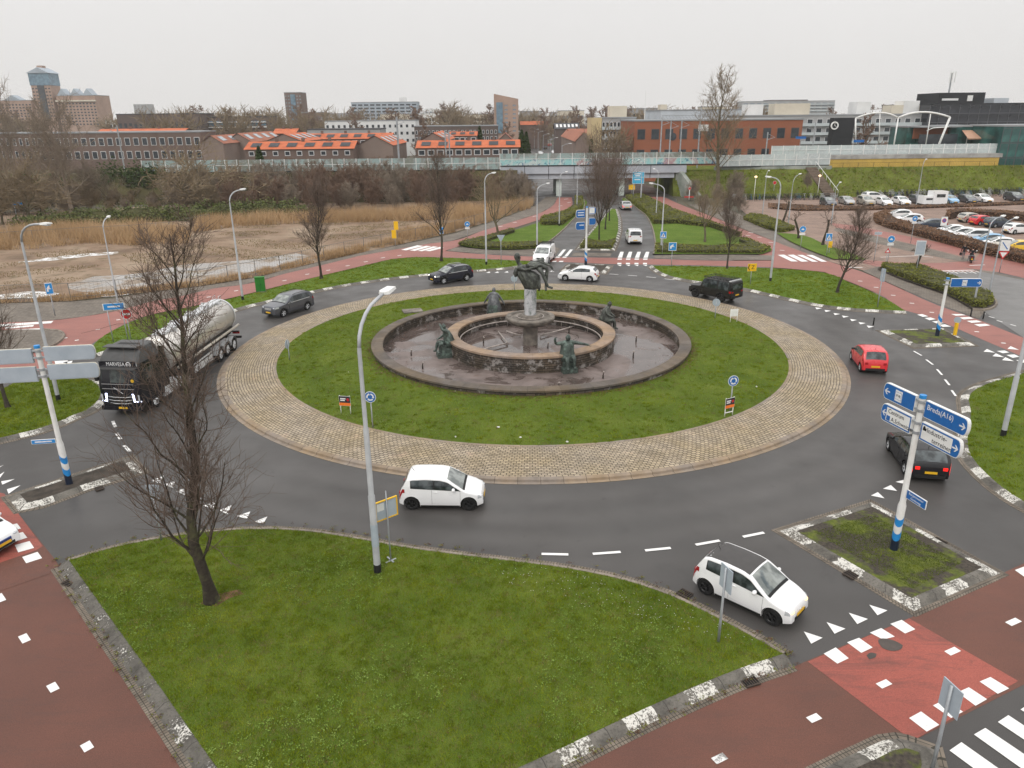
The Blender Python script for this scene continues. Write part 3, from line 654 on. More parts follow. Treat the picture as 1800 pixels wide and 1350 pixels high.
M_BRONZE2 = m_bronze('green_bronze', (0.080, 0.105, 0.090), (0.030, 0.038, 0.034), (0.19, 0.27, 0.23))
M_BRONZE3 = m_bronze('grey_bronze', (0.12, 0.125, 0.13), (0.06, 0.062, 0.066), (0.22, 0.225, 0.23))
FT = thing('fountain', 'large round drained stone fountain with column and bowl in the roundabout', 'fountain', (CX, CY, 0))
def fpart(name, prof, m, n=128, par=FT, angle=35):
    b = MB(); b.lathe(prof, n); return b.build(name, m, par, angle=angle)
fpart('outer_wall', [(11.22, 0.25), (11.22, 0.69), (10.62, 0.69), (10.62, 0.0)], M_BWALL)
fpart('outer_coping', [(11.30, 0.69), (11.30, 0.80), (11.26, 0.825), (10.54, 0.825), (10.50, 0.80), (10.50, 0.69), (11.30, 0.69)], M_COPE)
b = MB(); b.lathe([(10.66, 0.02), (5.9, 0.02)], 96); b.build('basin_floor', M_FLOOR, FT)
fpart('inner_wall', [(5.98, 0.0), (5.98, 1.02), (5.32, 1.02), (5.32, 0.10)], M_BWALL)
fpart('inner_coping', [(6.06, 1.02), (6.06, 1.15), (6.02, 1.175), (5.24, 1.175), (5.20, 1.15), (5.20, 1.02), (6.06, 1.02)], M_COPE2)
b = MB(); b.lathe([(5.34, 0.25), (0.0, 0.25)], 64); b.build('inner_floor', M_FLOOR, FT)
fpart('column', [(0.53, 0.2), (0.52, 1.75)], M_CONC, 32)
fpart('bowl', [(0.5, 1.68), (1.15, 1.74), (1.55, 1.88), (1.73, 2.10), (1.76, 2.24), (1.72, 2.32), (1.60, 2.35), (1.42, 2.33), (1.36, 2.24), (1.15, 2.17), (0.5, 2.15)], M_CONC, 64)
b = MB(); b.lathe([(0.86, 2.14), (0.74, 2.42), (0.40, 2.44)], 8); b.build('base_block', M_CONC, FT)
t = MT('patched_column_paint', 0.6); k = t.ramp(t.noise(1.9, 6, 0.7, dist=0.7), [(0.42, (0.20, 0.225, 0.215)), (0.5, (0.42, 0.42, 0.43)), (0.62, (0.52, 0.52, 0.53)), (0.8, (0.24, 0.31, 0.29))], 'LINEAR'); t.color(k)
fpart('pedestal', [(0.425, 2.42), (0.42, 3.0), (0.43, 3.0), (0.425, 3.6), (0.435, 3.6), (0.43, 4.30), (0.0, 4.30)], t.m, 32)
M_PIPE = simple('pale_pipe', (0.45, 0.40, 0.37), (0.28, 0.24, 0.21), 4, 0.5)
b = MB(); b.lathe([(5.10, 0.62), (5.10, 0.70), (5.04, 0.70), (5.04, 0.62), (5.10, 0.62)], 96)
for i in range(12): a_ = i*math.pi/6; b.tube([(5.07*math.cos(a_), 5.07*math.sin(a_), 0.25), (5.07*math.cos(a_), 5.07*math.sin(a_), 0.63)], 0.02, 6)
b.build('ring_pipe', M_PIPE, FT, smooth=True)
def fl(px, py, z): p = at(px, py, z); return (p.x - CX, p.y - CY, z)
for pts in ([(950, 590), (1018, 571)], [(845, 615), (892, 603), (876, 583)], [(890, 582), (915, 590)]):
    b = MB(); b.tube([fl(x, y, 0.40) for x, y in pts], 0.055, 8)
    for x, y in pts: p = fl(x, y, 0.40); b.tube([(p[0], p[1], 0.24), p], 0.03, 6)
    b.build('water_pipe', M_PIPE, FT, smooth=True)
b = MB(); b.lathe([(0.98, 2.30), (0.98, 2.33), (0.94, 2.33), (0.94, 2.30)], 40); b.build('bowl_pipe', M_PIPE, FT)
for (x, y) in ((723, 625), (743, 648), (982, 684), (1060, 665), (1118, 600), (850, 608), (1000, 590), (894, 578), (963, 618), (800, 700), (1113, 628)):
    p = at(x, y, 0.02); q = MB(); z0 = 0.25 if math.hypot(p.x-CX, p.y-CY) < 5.2 else 0.02
    n_ = thing('fountain_nozzle', 'small dark water nozzle standing on the drained fountain floor', 'nozzle', (p.x, p.y, z0), 0, 'water nozzles on the fountain floor')
    q.tube([(0, 0, 0), (0, 0, 0.22)], 0.05, 8); q.tube([(0, 0, 0.22), (0.03, 0.0, 0.38)], [0.035, 0.03], 8); q.build('pipe', M_IRON, n_, smooth=True)
    q = MB(); q.ball((0.03, 0, 0.42), 0.06); q.build('nozzle_head', M_PIPE, n_, smooth=True)
# loose slab in the lawn beside the wall
p = at(725, 547, 0.45); q = MB(); q.box((0, 0, 0.03), (1.6, 1.2, 0.10)); o = q.build('concrete_slab', M_CONC); o.location = p; o.rotation_euler[2] = 0.3
tag(o, 'flat grey concrete slab lying in the lawn behind the fountain wall', 'slab')
for i, (x, y) in enumerate(((613, 656), (662, 661), (801, 769), (915, 770), (876, 752), (1330, 681), (1251, 631), (997, 778))):
    p = at(x, y, 0.33); q = MB(); q.ball((0, 0, 0.05), (random.uniform(.04, .09), random.uniform(.03, .06), 0.03), 7, 5)
    q.v = [(a_+random.uniform(-.02, .02), b_+random.uniform(-.02, .02), c_+random.uniform(-.02, .02)) for a_, b_, c_ in q.v]
    o = q.build('litter', M_WHITE); o.location = p; tag(o, 'scrap of white litter lying on the round lawn', 'litter', 'scraps of white litter on the lawn')

# ---------------------------------------------------------------- bronze figures (grown from a skeleton with the Skin modifier)
def skin(name, V, E, Rr, m, parent=None, sub=2, extra=None):
    me = bpy.data.meshes.new(name); me.from_pydata(V, E, [])
    o = bpy.data.objects.new(name, me); COL.objects.link(o)
    md = o.modifiers.new('skin', 'SKIN'); md.use_smooth_shade = True
    for i, sv in enumerate(me.skin_vertices[0].data):
        r = Rr[i]; sv.radius = (r, r) if not hasattr(r, '__len__') else r
        sv.use_root = (i == 0)
    sb = o.modifiers.new('sub', 'SUBSURF'); sb.levels = sub; sb.render_levels = sub
    bpy.context.view_layer.update()
    dg = bpy.context.evaluated_depsgraph_get(); ev = o.evaluated_get(dg)
    new = bpy.data.meshes.new_from_object(ev)
    o.modifiers.clear(); o.data = new; bpy.data.meshes.remove(me)
    new.materials.clear(); new.materials.append(m)
    new.polygons.foreach_set('use_smooth', [True]*len(new.polygons))
    if parent is not None: o.parent = parent
    return o
def person_skin(name, J, m, parent=None, bulk=1.0, sub=2, headk=1.15):
    """J: joints pelvis, waist, chest, neck, head, crown, (shoulder, elbow, wrist, hand)_a/_b, (hip, knee, ankle, toe)_a/_b"""
    names = ['pelvis', 'waist', 'chest', 'neck', 'head', 'crown']; V = [J[k] for k in names]
    E = [(0, 1), (1, 2), (2, 3), (3, 4), (4, 5)]; Rr = [0.155, 0.135, 0.165, 0.062, 0.098*headk, 0.08*headk]
    for s in 'ab':
        i = len(V); V += [J['sh'+s], J['el'+s], J['wr'+s], J['ha'+s]]; E += [(2, i), (i, i+1), (i+1, i+2), (i+2, i+3)]; Rr += [0.085, 0.058, 0.042, 0.045]
        fx = Vector(J['ha'+s]) - Vector(J['wr'+s]); fx = fx.normalized(); sd = fx.cross(Vector((0, 0, 1)))
        sd = sd.normalized() if sd.length > 0.01 else Vector((1, 0, 0))
        i = len(V); V += [J['hi'+s], J['kn'+s], J['an'+s], J['to'+s]]; E += [(0, i), (i, i+1), (i+1, i+2), (i+2, i+3)]; Rr += [0.12, 0.078, 0.05, 0.045]
    o = skin(name, [tuple(v) for v in V], E, [r*bulk for r in Rr], m, parent, sub)
    return o
def hand(J, s, b, sc=1.0):
    """palm with four fingers and a thumb, added to mesh builder b"""
    w_, h_ = Vector(J['wr'+s]), Vector(J['ha'+s]); d = (h_-w_).normalized(); u = Vector((0, 0, 1)); sd = d.cross(u)
    sd = sd.normalized() if sd.length > 0.05 else Vector((1, 0, 0)); dn = sd.cross(d).normalized()
    b.ball(tuple(h_ - d*0.01), (0.05*sc, 0.05*sc, 0.03*sc), 8, 6)
    for k, L in ((-1.5, 0.075), (-0.5, 0.09), (0.5, 0.085), (1.5, 0.065)):
        p0 = h_ + sd*(0.019*k*sc) + d*0.03*sc; p1 = p0 + d*L*0.55*sc - dn*0.012*sc; p2 = p1 + d*L*0.45*sc - dn*0.035*sc
        b.tube([p0, p1, p2], [0.011*sc, 0.010*sc, 0.008*sc], 6)
    p0 = h_ + sd*0.045*sc - d*0.02*sc; b.tube([p0, p0 + sd*0.035*sc + d*0.03*sc, p0 + sd*0.03*sc + d*0.07*sc], [0.013*sc, 0.012*sc, 0.009*sc], 6)
def face(J, b, fwd, sc=1.0):
    """nose, brow, mouth and ears set on a head that looks along fwd"""
    h = (Vector(J['head'])*0.5 + Vector(J['crown'])*0.5); f = Vector(fwd).normalized(); up = (Vector(J['crown']) - Vector(J['neck'])).normalized(); s = f.cross(up).normalized(); b.ball(tuple(h - f*0.005), (0.092*sc, 0.092*sc, 0.122*sc), 12, 9)
    b.tube([h + f*0.085*sc + up*0.03*sc, h + f*0.125*sc - up*0.025*sc], [0.012*sc, 0.02*sc], 6)
    b.tube([h + f*0.092*sc + up*0.045*sc - s*0.05*sc, h + f*0.095*sc + up*0.045*sc + s*0.05*sc], 0.014*sc, 6)
    b.tube([h + f*0.09*sc - up*0.062*sc - s*0.03*sc, h + f*0.095*sc - up*0.062*sc + s*0.03*sc], 0.012*sc, 6)
    for k in (-1, 1): b.ball(tuple(h + s*0.098*k*sc), (0.016*sc, 0.016*sc, 0.035*sc), 6, 5); b.ball(tuple(h + f*0.088*sc + s*0.035*k*sc + up*0.025*sc), 0.013*sc, 6, 5)
def limbs(J, m, parent, fwd, sc):
    for s_ in 'ab': b = MB(); hand(J, s_, b, sc); b.build('hand', m, parent, smooth=True)
    b = MB(); face(J, b, fwd, sc); b.build('head', m, parent, smooth=True)
def cloth(name, rings, m, parent, folds=9, amp=0.05, n=40, cap=True):
    """folded drapery lofted through (centre, rx, ry) rings"""
    b = MB()
    for k, (c, rx, ry) in enumerate(rings):
        for i in range(n):
            a_ = 2*math.pi*i/n; f = 1 + amp*math.sin(folds*a_ + k*0.35)*(0.4 + k/len(rings)) + amp*0.5*math.sin(folds*2.3*a_+k)
            b.v.append((c[0]+rx*f*math.cos(a_), c[1]+ry*f*math.sin(a_), c[2]))
    for k in range(len(rings)-1):
        for i in range(n): j = (i+1) % n; b.f.append((k*n+i, k*n+j, (k+1)*n+j, (k+1)*n+i)); b.mi.append(0)
    if cap:
        b.f.append(tuple(range(n))[::-1]); b.mi.append(0); b.f.append(tuple(range((len(rings)-1)*n, len(rings)*n))); b.mi.append(0)
    return b.build(name, m, parent, smooth=True, fixn=True)
S = 1.27
CS = thing('statue', 'bronze figure carrying a limp figure in its arms, atop the fountain column', 'statue', (CX, CY, 4.30))
def V3(x, y, z): return (x*S, y*S, z*S)
J = dict(pelvis=V3(0, 0.05, 0.25), waist=V3(-0.12, 0.05, 0.62), chest=V3(-0.38, 0.02, 1.08), neck=V3(-0.66, -0.02, 1.44), head=V3(-0.71, -0.06, 1.70), crown=V3(-0.72, -0.06, 1.86),
         sha=V3(-0.68, -0.22, 1.22), ela=V3(-0.30, -0.42, 1.10), wra=V3(0.10, -0.38, 1.22), haa=V3(0.24, -0.34, 1.27),
         shb=V3(-0.58, 0.26, 1.26), elb=V3(-0.22, 0.42, 1.05), wrb=V3(0.22, 0.36, 1.02), hab=V3(0.34, 0.30, 1.06),
         hia=V3(0.02, -0.16, 0.20), kna=V3(0.12, -0.2, 0.08), ana=V3(0.10, -0.18, 0.02), toa=V3(0.22, -0.2, 0.0),
         hib=V3(0.02, 0.2, 0.20), knb=V3(0.12, 0.22, 0.08), anb=V3(0.10, 0.2, 0.02), tob=V3(0.22, 0.2, 0.0))
person_skin('standing_figure', J, M_BRONZE, CS, 1.85, headk=1.22)
limbs(J, M_BRONZE, CS, (0.75, -0.6, -0.1), 2.3)
cloth('drapery', [(V3(0.06, 0.02, 0.0), 0.38*S, 0.34*S), (V3(0.03, 0.02, 0.18), 0.44*S, 0.37*S), (V3(0.0, 0.02, 0.45), 0.52*S, 0.40*S), (V3(-0.10, 0.02, 0.72), 0.58*S, 0.40*S), (V3(-0.24, 0.02, 0.92), 0.46*S, 0.34*S), (V3(-0.36, 0.02, 1.06), 0.30*S, 0.24*S)], M_BRONZE, CS, 9, 0.12)
b = MB(); b.tube([V3(-0.72, 0, 1.15), V3(-0.83, 0.02, 0.85), V3(-0.78, 0, 0.66)], [0.15, 0.16, 0.10], 10); b.build('cloak_fold', M_BRONZE, CS, smooth=True); b = MB(); b.tube([V3(0.46, -0.1, 0.5), V3(0.5, -0.12, 0.1), V3(0.48, -0.1, -0.12)], [0.10, 0.12, 0.05], 10); b.build('cloak_fold', M_BRONZE, CS, smooth=True)
K = dict(pelvis=V3(0.52, -0.05, 1.22), waist=V3(0.22, -0.02, 1.34), chest=V3(-0.10, 0.0, 1.32), neck=V3(0.50, 0.30, 1.40), head=V3(0.60, 0.38, 1.46), crown=V3(0.74, 0.44, 1.50),
         sha=V3(-0.16, -0.2, 1.30), ela=V3(0.12, -0.36, 1.30), wra=V3(0.42, -0.30, 1.34), haa=V3(0.54, -0.26, 1.34),
         shb=V3(0.20, 0.22, 1.38), elb=V3(0.75, 0.25, 1.36), wrb=V3(1.12, 0.16, 1.22), hab=V3(1.22, 0.14, 1.06),
         hia=V3(0.46, -0.18, 1.14), kna=V3(0.62, -0.36, 0.98), ana=V3(0.96, -0.36, 0.16), toa=V3(1.24, -0.42, 0.10),
         hib=V3(0.60, 0.04, 1.20), knb=V3(0.92, -0.02, 1.14), anb=V3(0.86, 0.0, 0.10), tob=V3(0.86, -0.06, -0.16))
K['neck'] = V3(0.36, 0.24, 1.42)
person_skin('carried_figure', K, M_BRONZE, CS, 1.9, headk=1.0)
limbs(K, M_BRONZE, CS, (0.3, -0.3, 0.9), 1.7)

def seated(px, py, rz, label, m, arms, cloak, S_=1.32, plinth_m=None, lean=0.0):
    p = at(px, py, 0.02)
    T = thing('statue', label, 'statue', (p.x, p.y, 0.02), rz)
    q = MB(); q.box((-0.05, 0, 0.16), (1.25, 1.0, 0.32)); q.box((-0.16, 0, 0.60), (0.86, 0.80, 0.56), top=0.92); q.build('plinth', plinth_m or M_BRONZE2, T)
    def W(x, y, z): return (x*S_, y*S_, 0.72 + z*S_)
    J = dict(pelvis=W(-0.12, 0, 0.16), waist=W(-0.12 + lean*.3, 0, 0.42), chest=W(-0.10 + lean*.8, 0, 0.70), neck=W(-0.06 + lean, 0, 0.95), head=W(-0.03 + lean*1.2, 0, 1.08), crown=W(-0.02 + lean*1.2, 0, 1.20),
             hia=W(-0.04, -0.14, 0.16), kna=W(0.38, -0.17, 0.22), ana=W(0.46, -0.17, -0.24), toa=W(0.62, -0.18, -0.28),
             hib=W(-0.04, 0.14, 0.16), knb=W(0.34, 0.20, 0.20), anb=W(0.30, 0.20, -0.26), tob=W(0.46, 0.22, -0.30))
    for k, v in arms.items(): J[k] = W(*v)
    person_skin('seated_figure', J, m, T, S_*1.32)
    limbs(J, m, T, (1, 0, -0.1), 1.25)
    if cloak: cloth('cloak', [(W(*c_), rx*S_, ry*S_) for c_, rx, ry in cloak], m, T, 7, 0.07)
    return T
robe = [((-0.14, 0, 0.0), 0.40, 0.40), ((-0.15, 0, 0.25), 0.36, 0.36), ((-0.14, 0, 0.5), 0.28, 0.30), ((-0.10, 0, 0.75), 0.22, 0.29), ((-0.07, 0, 0.90), 0.12, 0.16)]
rest = dict(sha=(-0.10, -0.24, 0.82), ela=(-0.02, -0.32, 0.55), wra=(0.24, -0.22, 0.42), haa=(0.33, -0.18, 0.38), shb=(-0.10, 0.24, 0.82), elb=(-0.02, 0.32, 0.55), wrb=(0.24, 0.2, 0.42), hab=(0.33, 0.16, 0.38))
up = dict(rest); up.update(shb=(-0.10, 0.24, 0.84), elb=(0.14, 0.34, 0.98), wrb=(0.22, 0.12, 1.20), hab=(0.24, 0.04, 1.24))
out = dict(sha=(-0.10, -0.24, 0.84), ela=(-0.2, -0.52, 0.78), wra=(-0.1, -0.62, 0.98), haa=(-0.06, -0.6, 1.1), shb=(-0.10, 0.24, 0.84), elb=(0.08, 0.56, 0.80), wrb=(0.12, 0.84, 0.74), hab=(0.14, 0.95, 0.70))
spread_ = dict(sha=(-0.10, -0.24, 0.82), ela=(0.0, -0.46, 0.52), wra=(0.02, -0.62, 0.26), haa=(0.02, -0.68, 0.16), shb=(-0.10, 0.24, 0.82), elb=(0.0, 0.46, 0.52), wrb=(0.02, 0.62, 0.26), hab=(0.02, 0.68, 0.16))
seated(783, 626, rad(195), 'bronze seated statue shading its eyes with a raised arm, left of the inner fountain wall', M_BRONZE2, up, [((-0.22, 0, 0.0), 0.32, 0.36), ((-0.24, 0, 0.3), 0.28, 0.32), ((-0.2, 0, 0.6), 0.22, 0.28), ((-0.14, 0, 0.86), 0.12, 0.18)], 1.3, None, 0.06)
seated(998, 652, rad(-75), 'green bronze seated statue with arm stretched sideways, before the inner fountain wall', M_BRONZE2, out, robe, 1.4)
seated(1068, 583, rad(-15), 'dark bronze seated statue with hands in its lap, right of the inner fountain wall', M_BRONZE, rest, robe, 1.35, M_CONC, 0.08)
seated(869, 552, rad(80), 'grey bronze statue in a wide robe, at the back of the fountain', M_BRONZE3, spread_, [((-0.05, 0, -0.55), 0.46, 0.52), ((-0.08, 0, 0.0), 0.36, 0.44), ((-0.10, 0, 0.35), 0.28, 0.36), ((-0.10, 0, 0.65), 0.22, 0.32), ((-0.07, 0, 0.88), 0.10, 0.16)], 1.25)
# ================================================================ vehicles
def m_car(name, col, rough=0.28, metal=0.0, coat=0.5):
    t = MT(name, rough, metal, 0.5); t.b.inputs['Coat Weight'].default_value = coat; t.b.inputs['Coat Roughness'].default_value = 0.08
    n_ = t.noise(1.5, 2, 0.5); t.color(t.ramp(n_, [(0.3, tuple(x*0.97 for x in col)), (0.7, col)]))
    t.rough(t.ramp(t.noise(2, 3), [(0.3, rough*0.9), (0.7, min(1, rough*1.2))])); return t.m
P_WHITE = m_car('white_car_paint', (0.82, 0.82, 0.82)); P_BLACK = m_car('black_car_paint', (0.007, 0.007, 0.009), 0.16, 0, 0.0)
P_RED = m_car('red_car_paint', (0.62, 0.022, 0.03)); P_GREY = m_car('grey_car_paint', (0.085, 0.09, 0.105), 0.3, 0.4); P_NAVY = m_car('dark_blue_car_paint', (0.010, 0.012, 0.024), 0.18, 0, 0.1)
P_SILVER = m_car('silver_car_paint', (0.42, 0.42, 0.42), 0.3, 0.5); P_BLUE = m_car('light_blue_car_paint', (0.22, 0.42, 0.62)); P_YELLOW = m_car('yellow_car_paint', (0.78, 0.50, 0.03))
P_BEIGE = m_car('beige_car_paint', (0.46, 0.43, 0.38), 0.3, 0.3); P_DBLUE = m_car('steel_blue_car_paint', (0.035, 0.05, 0.075), 0.28, 0.3); P_MATTE = m_car('matt_black_paint', (0.007, 0.007, 0.007), 0.3, 0, 0.0)
def m_glass():
    t = MT('car_glass', 0.04, 0, 0.6); t.color(t.ramp(t.noise(2.6, 3, 0.5), [(0.4, (0.018, 0.023, 0.025)), (0.62, (0.085, 0.10, 0.105))])); return t.m  # sky reflections painted into the glass colour as paler blotches
M_GLASS = m_glass()
def m_wscreen():
    t = MT('windscreen_glass', 0.04, 0, 0.9); n_ = t.noise(2.2, 3, 0.5); t.color(t.ramp(n_, [(0.4, (0.10, 0.115, 0.11)), (0.6, (0.26, 0.28, 0.265))])); return t.m  # lighter still: reflected sky is painted into the windscreen colour
M_WSCR = m_wscreen()
M_TYRE = simple('tyre_rubber', (0.018, 0.018, 0.018), (0.011, 0.011, 0.011), 12, 0.85)
M_RIM = simple('alloy_rim', (0.62, 0.63, 0.64), (0.50, 0.51, 0.52), 8, 0.35, 0.15); M_RIMB = simple('black_rim', (0.022, 0.022, 0.023), None, 8, 0.35, 0.2)
M_TRIM = simple('black_plastic_trim', (0.022, 0.022, 0.022), None, 8, 0.6); M_GTRIM = simple('grey_plastic_trim', (0.06, 0.06, 0.06), None, 8, 0.6)
M_CHROME = simple('chrome', (0.70, 0.70, 0.70), None, 8, 0.2, 0.6)
M_HEADL = simple('clear_lamp_glass', (0.62, 0.64, 0.66), (0.42, 0.44, 0.46), 10, 0.1, 0.2); M_HLON = emis('lit_headlamp', (1.0, 0.93, 0.80), 3.0); M_HLWARM = emis('lit_warm_headlamp', (1.0, 0.62, 0.28), 1.3); M_DRL = emis('lit_blue_white_lamp', (0.70, 0.74, 1.0), 3.0)
M_TAIL = simple('red_lamp_glass', (0.36, 0.012, 0.016), None, 10, 0.2); M_TAILON = emis('lit_tail_lamp', (0.9, 0.02, 0.015), 0.7); M_ORANGE = emis('lit_indicator', (1.0, 0.35, 0.05), 1.2)
M_PLATE = simple('yellow_number_plate', (0.80, 0.47, 0.02), (0.72, 0.42, 0.02), 10, 0.4); M_BLUE = simple('sign_blue', (0.010, 0.125, 0.40), (0.008, 0.11, 0.36), 6, 0.4)
M_SEAM = simple('panel_gap', (0.03, 0.03, 0.03), None, 8, 0.8)
def gseam(name, c): return simple(name, c, None, 8, 0.6)
class CarShape:
    def __init__(s, L, W, H, wb, fo, r, clear, top, belt, tumble=0.16, nose=0.80, tail=0.88, crown=0.045, rr=0.075, arch=1.16, box=0.0):
        s.L, s.W, s.H, s.wb, s.fo, s.r, s.clear, s.tumble, s.nose, s.tail, s.crown, s.rr, s.arch, s.box = L, W, H, wb, fo, r, clear, tumble, nose, tail, crown, rr, arch, box
        d = np.linspace(0, L, 400); tz = np.interp(d, [p[0] for p in top], [p[1] for p in top])
        k = np.exp(-0.5*(np.arange(-9, 10)/ (3.6 if not box else 1.6))**2); k /= k.sum(); pad = np.pad(tz, 9, mode='edge'); sm = np.convolve(pad, k, 'valid')
        wgt = np.clip(np.minimum(d, L-d)/0.12, 0, 1); s.d, s.tz = d, sm*wgt + tz*(1-wgt)
        s.belt_pts = belt; s.x0 = wb/2 + fo          # front bumper x
    def top(s, x): return float(np.interp(s.x0 - x, s.d, s.tz))
    def belt(s, x): return min(float(np.interp(s.x0 - x, [p[0] for p in s.belt_pts], [p[1] for p in s.belt_pts])), s.top(x) - 0.03)
    def plan(s, x):
        d = s.x0 - x; a = min(d/0.75, 1.0); b = min((s.L - d)/0.6, 1.0)
        return (s.nose + (1-s.nose)*(1-(1-a)**2.4)) * (s.tail + (1-s.tail)*(1-(1-b)**2.6))
    def hw(s, x, z):
        zb = s.belt(x); h = s.W/2*s.plan(x)
        if z <= zb: return h*float(np.interp(z, [s.clear, s.clear+0.12, 0.5*zb+0.1, zb], [0.93, 0.975, 1.0, 0.965]))
        return h*(0.965 - s.tumble*((z-zb)/max(0.2, s.H-zb))**1.25)
    def rcorner(s, x): return min(s.rr, 0.30*(s.top(x)-s.clear))
    def tophalf(s, x): r = s.rcorner(x); return s.hw(x, s.top(x)-r) - r*0.62
    def topz(s, x, v): return s.top(x) - s.crown*v*v
    def section(s, x, zb):
        zt = s.top(x); r = s.rcorner(x); be = s.belt(x); P = [(0, zb), (0.86*s.hw(x, zb), zb)]
        zs = zt - r - s.crown; lo = [zb + (min(be, zs) - zb)*k for k in (0, .12, .3, .5, .75, 1)]; up = [be + (zs-be)*k for k in (0.5, 1)] if zs > be else [zs, zs]
        for z in lo + up: P.append((s.hw(x, z), z))
        he = s.tophalf(x); ho = s.hw(x, zs)
        for k in (30, 60): a = rad(k); P.append((ho - (ho-he)*(1-math.cos(a)), zs + (r)*math.sin(a)))
        for v in (1.0, .75, .5, .25, 0): P.append((he*v, s.topz(x, v)))
        return P
    def body(s):
        xs = set(); x1 = s.x0 - s.L
        for t_ in np.linspace(0, 1, 44): xs.add(round(s.x0 - s.L*t_, 4))
        for e_ in (0.012, 0.03, 0.055, 0.09, 0.14): xs.add(s.x0-e_); xs.add(x1+e_)
        ra = s.r*s.arch; st = []
        for wx in (s.wb/2, -s.wb/2):
            xs = {x for x in xs if abs(abs(x-wx)-ra) > 0.03}
            for a in np.linspace(0, math.pi, 13): xs.add(wx + (ra-0.001)*math.cos(a))
            xs.add(wx+ra+0.001); xs.add(wx-ra-0.001)
        xs = sorted(xs, reverse=True); b = MB(); n = None
        for x in xs:
            zb = s.clear; e_ = min(s.x0-x, x-x1); zb += 0.10*max(0, 1-e_/0.35)
            for wx in (s.wb/2, -s.wb/2):
                if abs(x-wx) < ra: zb = max(zb, s.r + math.sqrt(max(0, ra*ra-(x-wx)**2)))
            P = s.section(x, min(zb, s.belt(x)-0.05)); half = [(x, -y, z) for y, z in P]; other = [(x, y, z) for y, z in P[-2:0:-1]]
            ring_ = half + other; n = len(ring_); b.v += ring_
        for i in range(len(xs)-1):
            for k in range(n): k2 = (k+1) % n; b.f.append((i*n+k, i*n+k2, (i+1)*n+k2, (i+1)*n+k)); b.mi.append(0)
        b.f.append(tuple(range(n))[::-1]); b.f.append(tuple(range((len(xs)-1)*n, len(xs)*n))); b.mi += [0, 0]
        return b
    def top_patch(s, xa, xb, va=-0.9, vb=0.9, off=0.010, nx=8, nv=8, inset=None):
        """strip of the upper surface between xa (front) and xb; inset narrows it at xa/xb"""
        b = MB()
        for i in range(nx+1):
            x = xa + (xb-xa)*i/nx; dz = (s.top(x+0.01)-s.top(x-0.01))/0.02; nl_ = math.hypot(dz, 1); k = 1.0
            if inset: k = inset[0] + (inset[1]-inset[0])*i/nx
            for j in range(nv+1):
                v = (va + (vb-va)*j/nv)*k; b.v.append((x - dz/nl_*off, s.tophalf(x)*v, s.topz(x, v) + off/nl_))
        for i in range(nx):
            for j in range(nv): a = i*(nv+1)+j; b.f.append((a, a+1, a+nv+2, a+nv+1)); b.mi.append(0)
        return b
    def side_patch(s, xa, xb, side, zlo, zhi, off=0.008, nx=8, nz=3):
        b = MB()
        for i in range(nx+1):
            x = xa + (xb-xa)*i/nx; lo = zlo(x) if callable(zlo) else zlo; hi = zhi(x) if callable(zhi) else zhi; hi = max(hi, lo+0.004)
            for j in range(nz+1): z = lo + (hi-lo)*j/nz; b.v.append((x, side*(s.hw(x, z)+off), z))
        for i in range(nx):
            for j in range(nz):
                a = i*(nz+1)+j; q = (a, a+1, a+nz+2, a+nz+1); b.f.append(q if side < 0 else q[::-1]); b.mi.append(0)
        return b
def wheel(T, x, y, r, w_, rim, side, spokes=5):
    b = MB(); b.lathe([(r*0.60, -w_/2), (r*0.92, -w_/2), (r, -w_*0.32), (r, w_*0.32), (r*0.92, w_/2), (r*0.60, w_/2), (r*0.58, 0), (r*0.60, -w_/2)], 28, axis='y')
    o = b.build('wheel', M_TYRE, T, angle=40, fixn=True); o.location = (x, y, r)
    b = MB(); yo = side*w_*0.46
    b.lathe([(r*0.62, yo), (r*0.56, yo-side*0.02)], 28, axis='y'); b.disc((0, yo-side*0.06, 0), r*0.58, 24, 1, 'y', side > 0); b.disc((0, yo-side*0.06, 0), r*0.58, 24, 1, 'y', side < 0); b.lathe([(r*0.15, yo-side*0.015), (0.0, yo-side*0.012)], 14, axis='y')
    for k in range(spokes):
        a = 2*math.pi*k/spokes; c, s_ = math.cos(a), math.sin(a)
        for da in (-0.16, 0.16): b.tube([(r*0.08*c, yo-side*0.03, r*0.08*s_), (r*0.59*math.cos(a+da), yo-side*0.02, r*0.59*math.sin(a+da))], r*0.05, 5)
    o2 = b.build('rim', [rim, M_RIMB], o, angle=40, fixn=False)
    return o
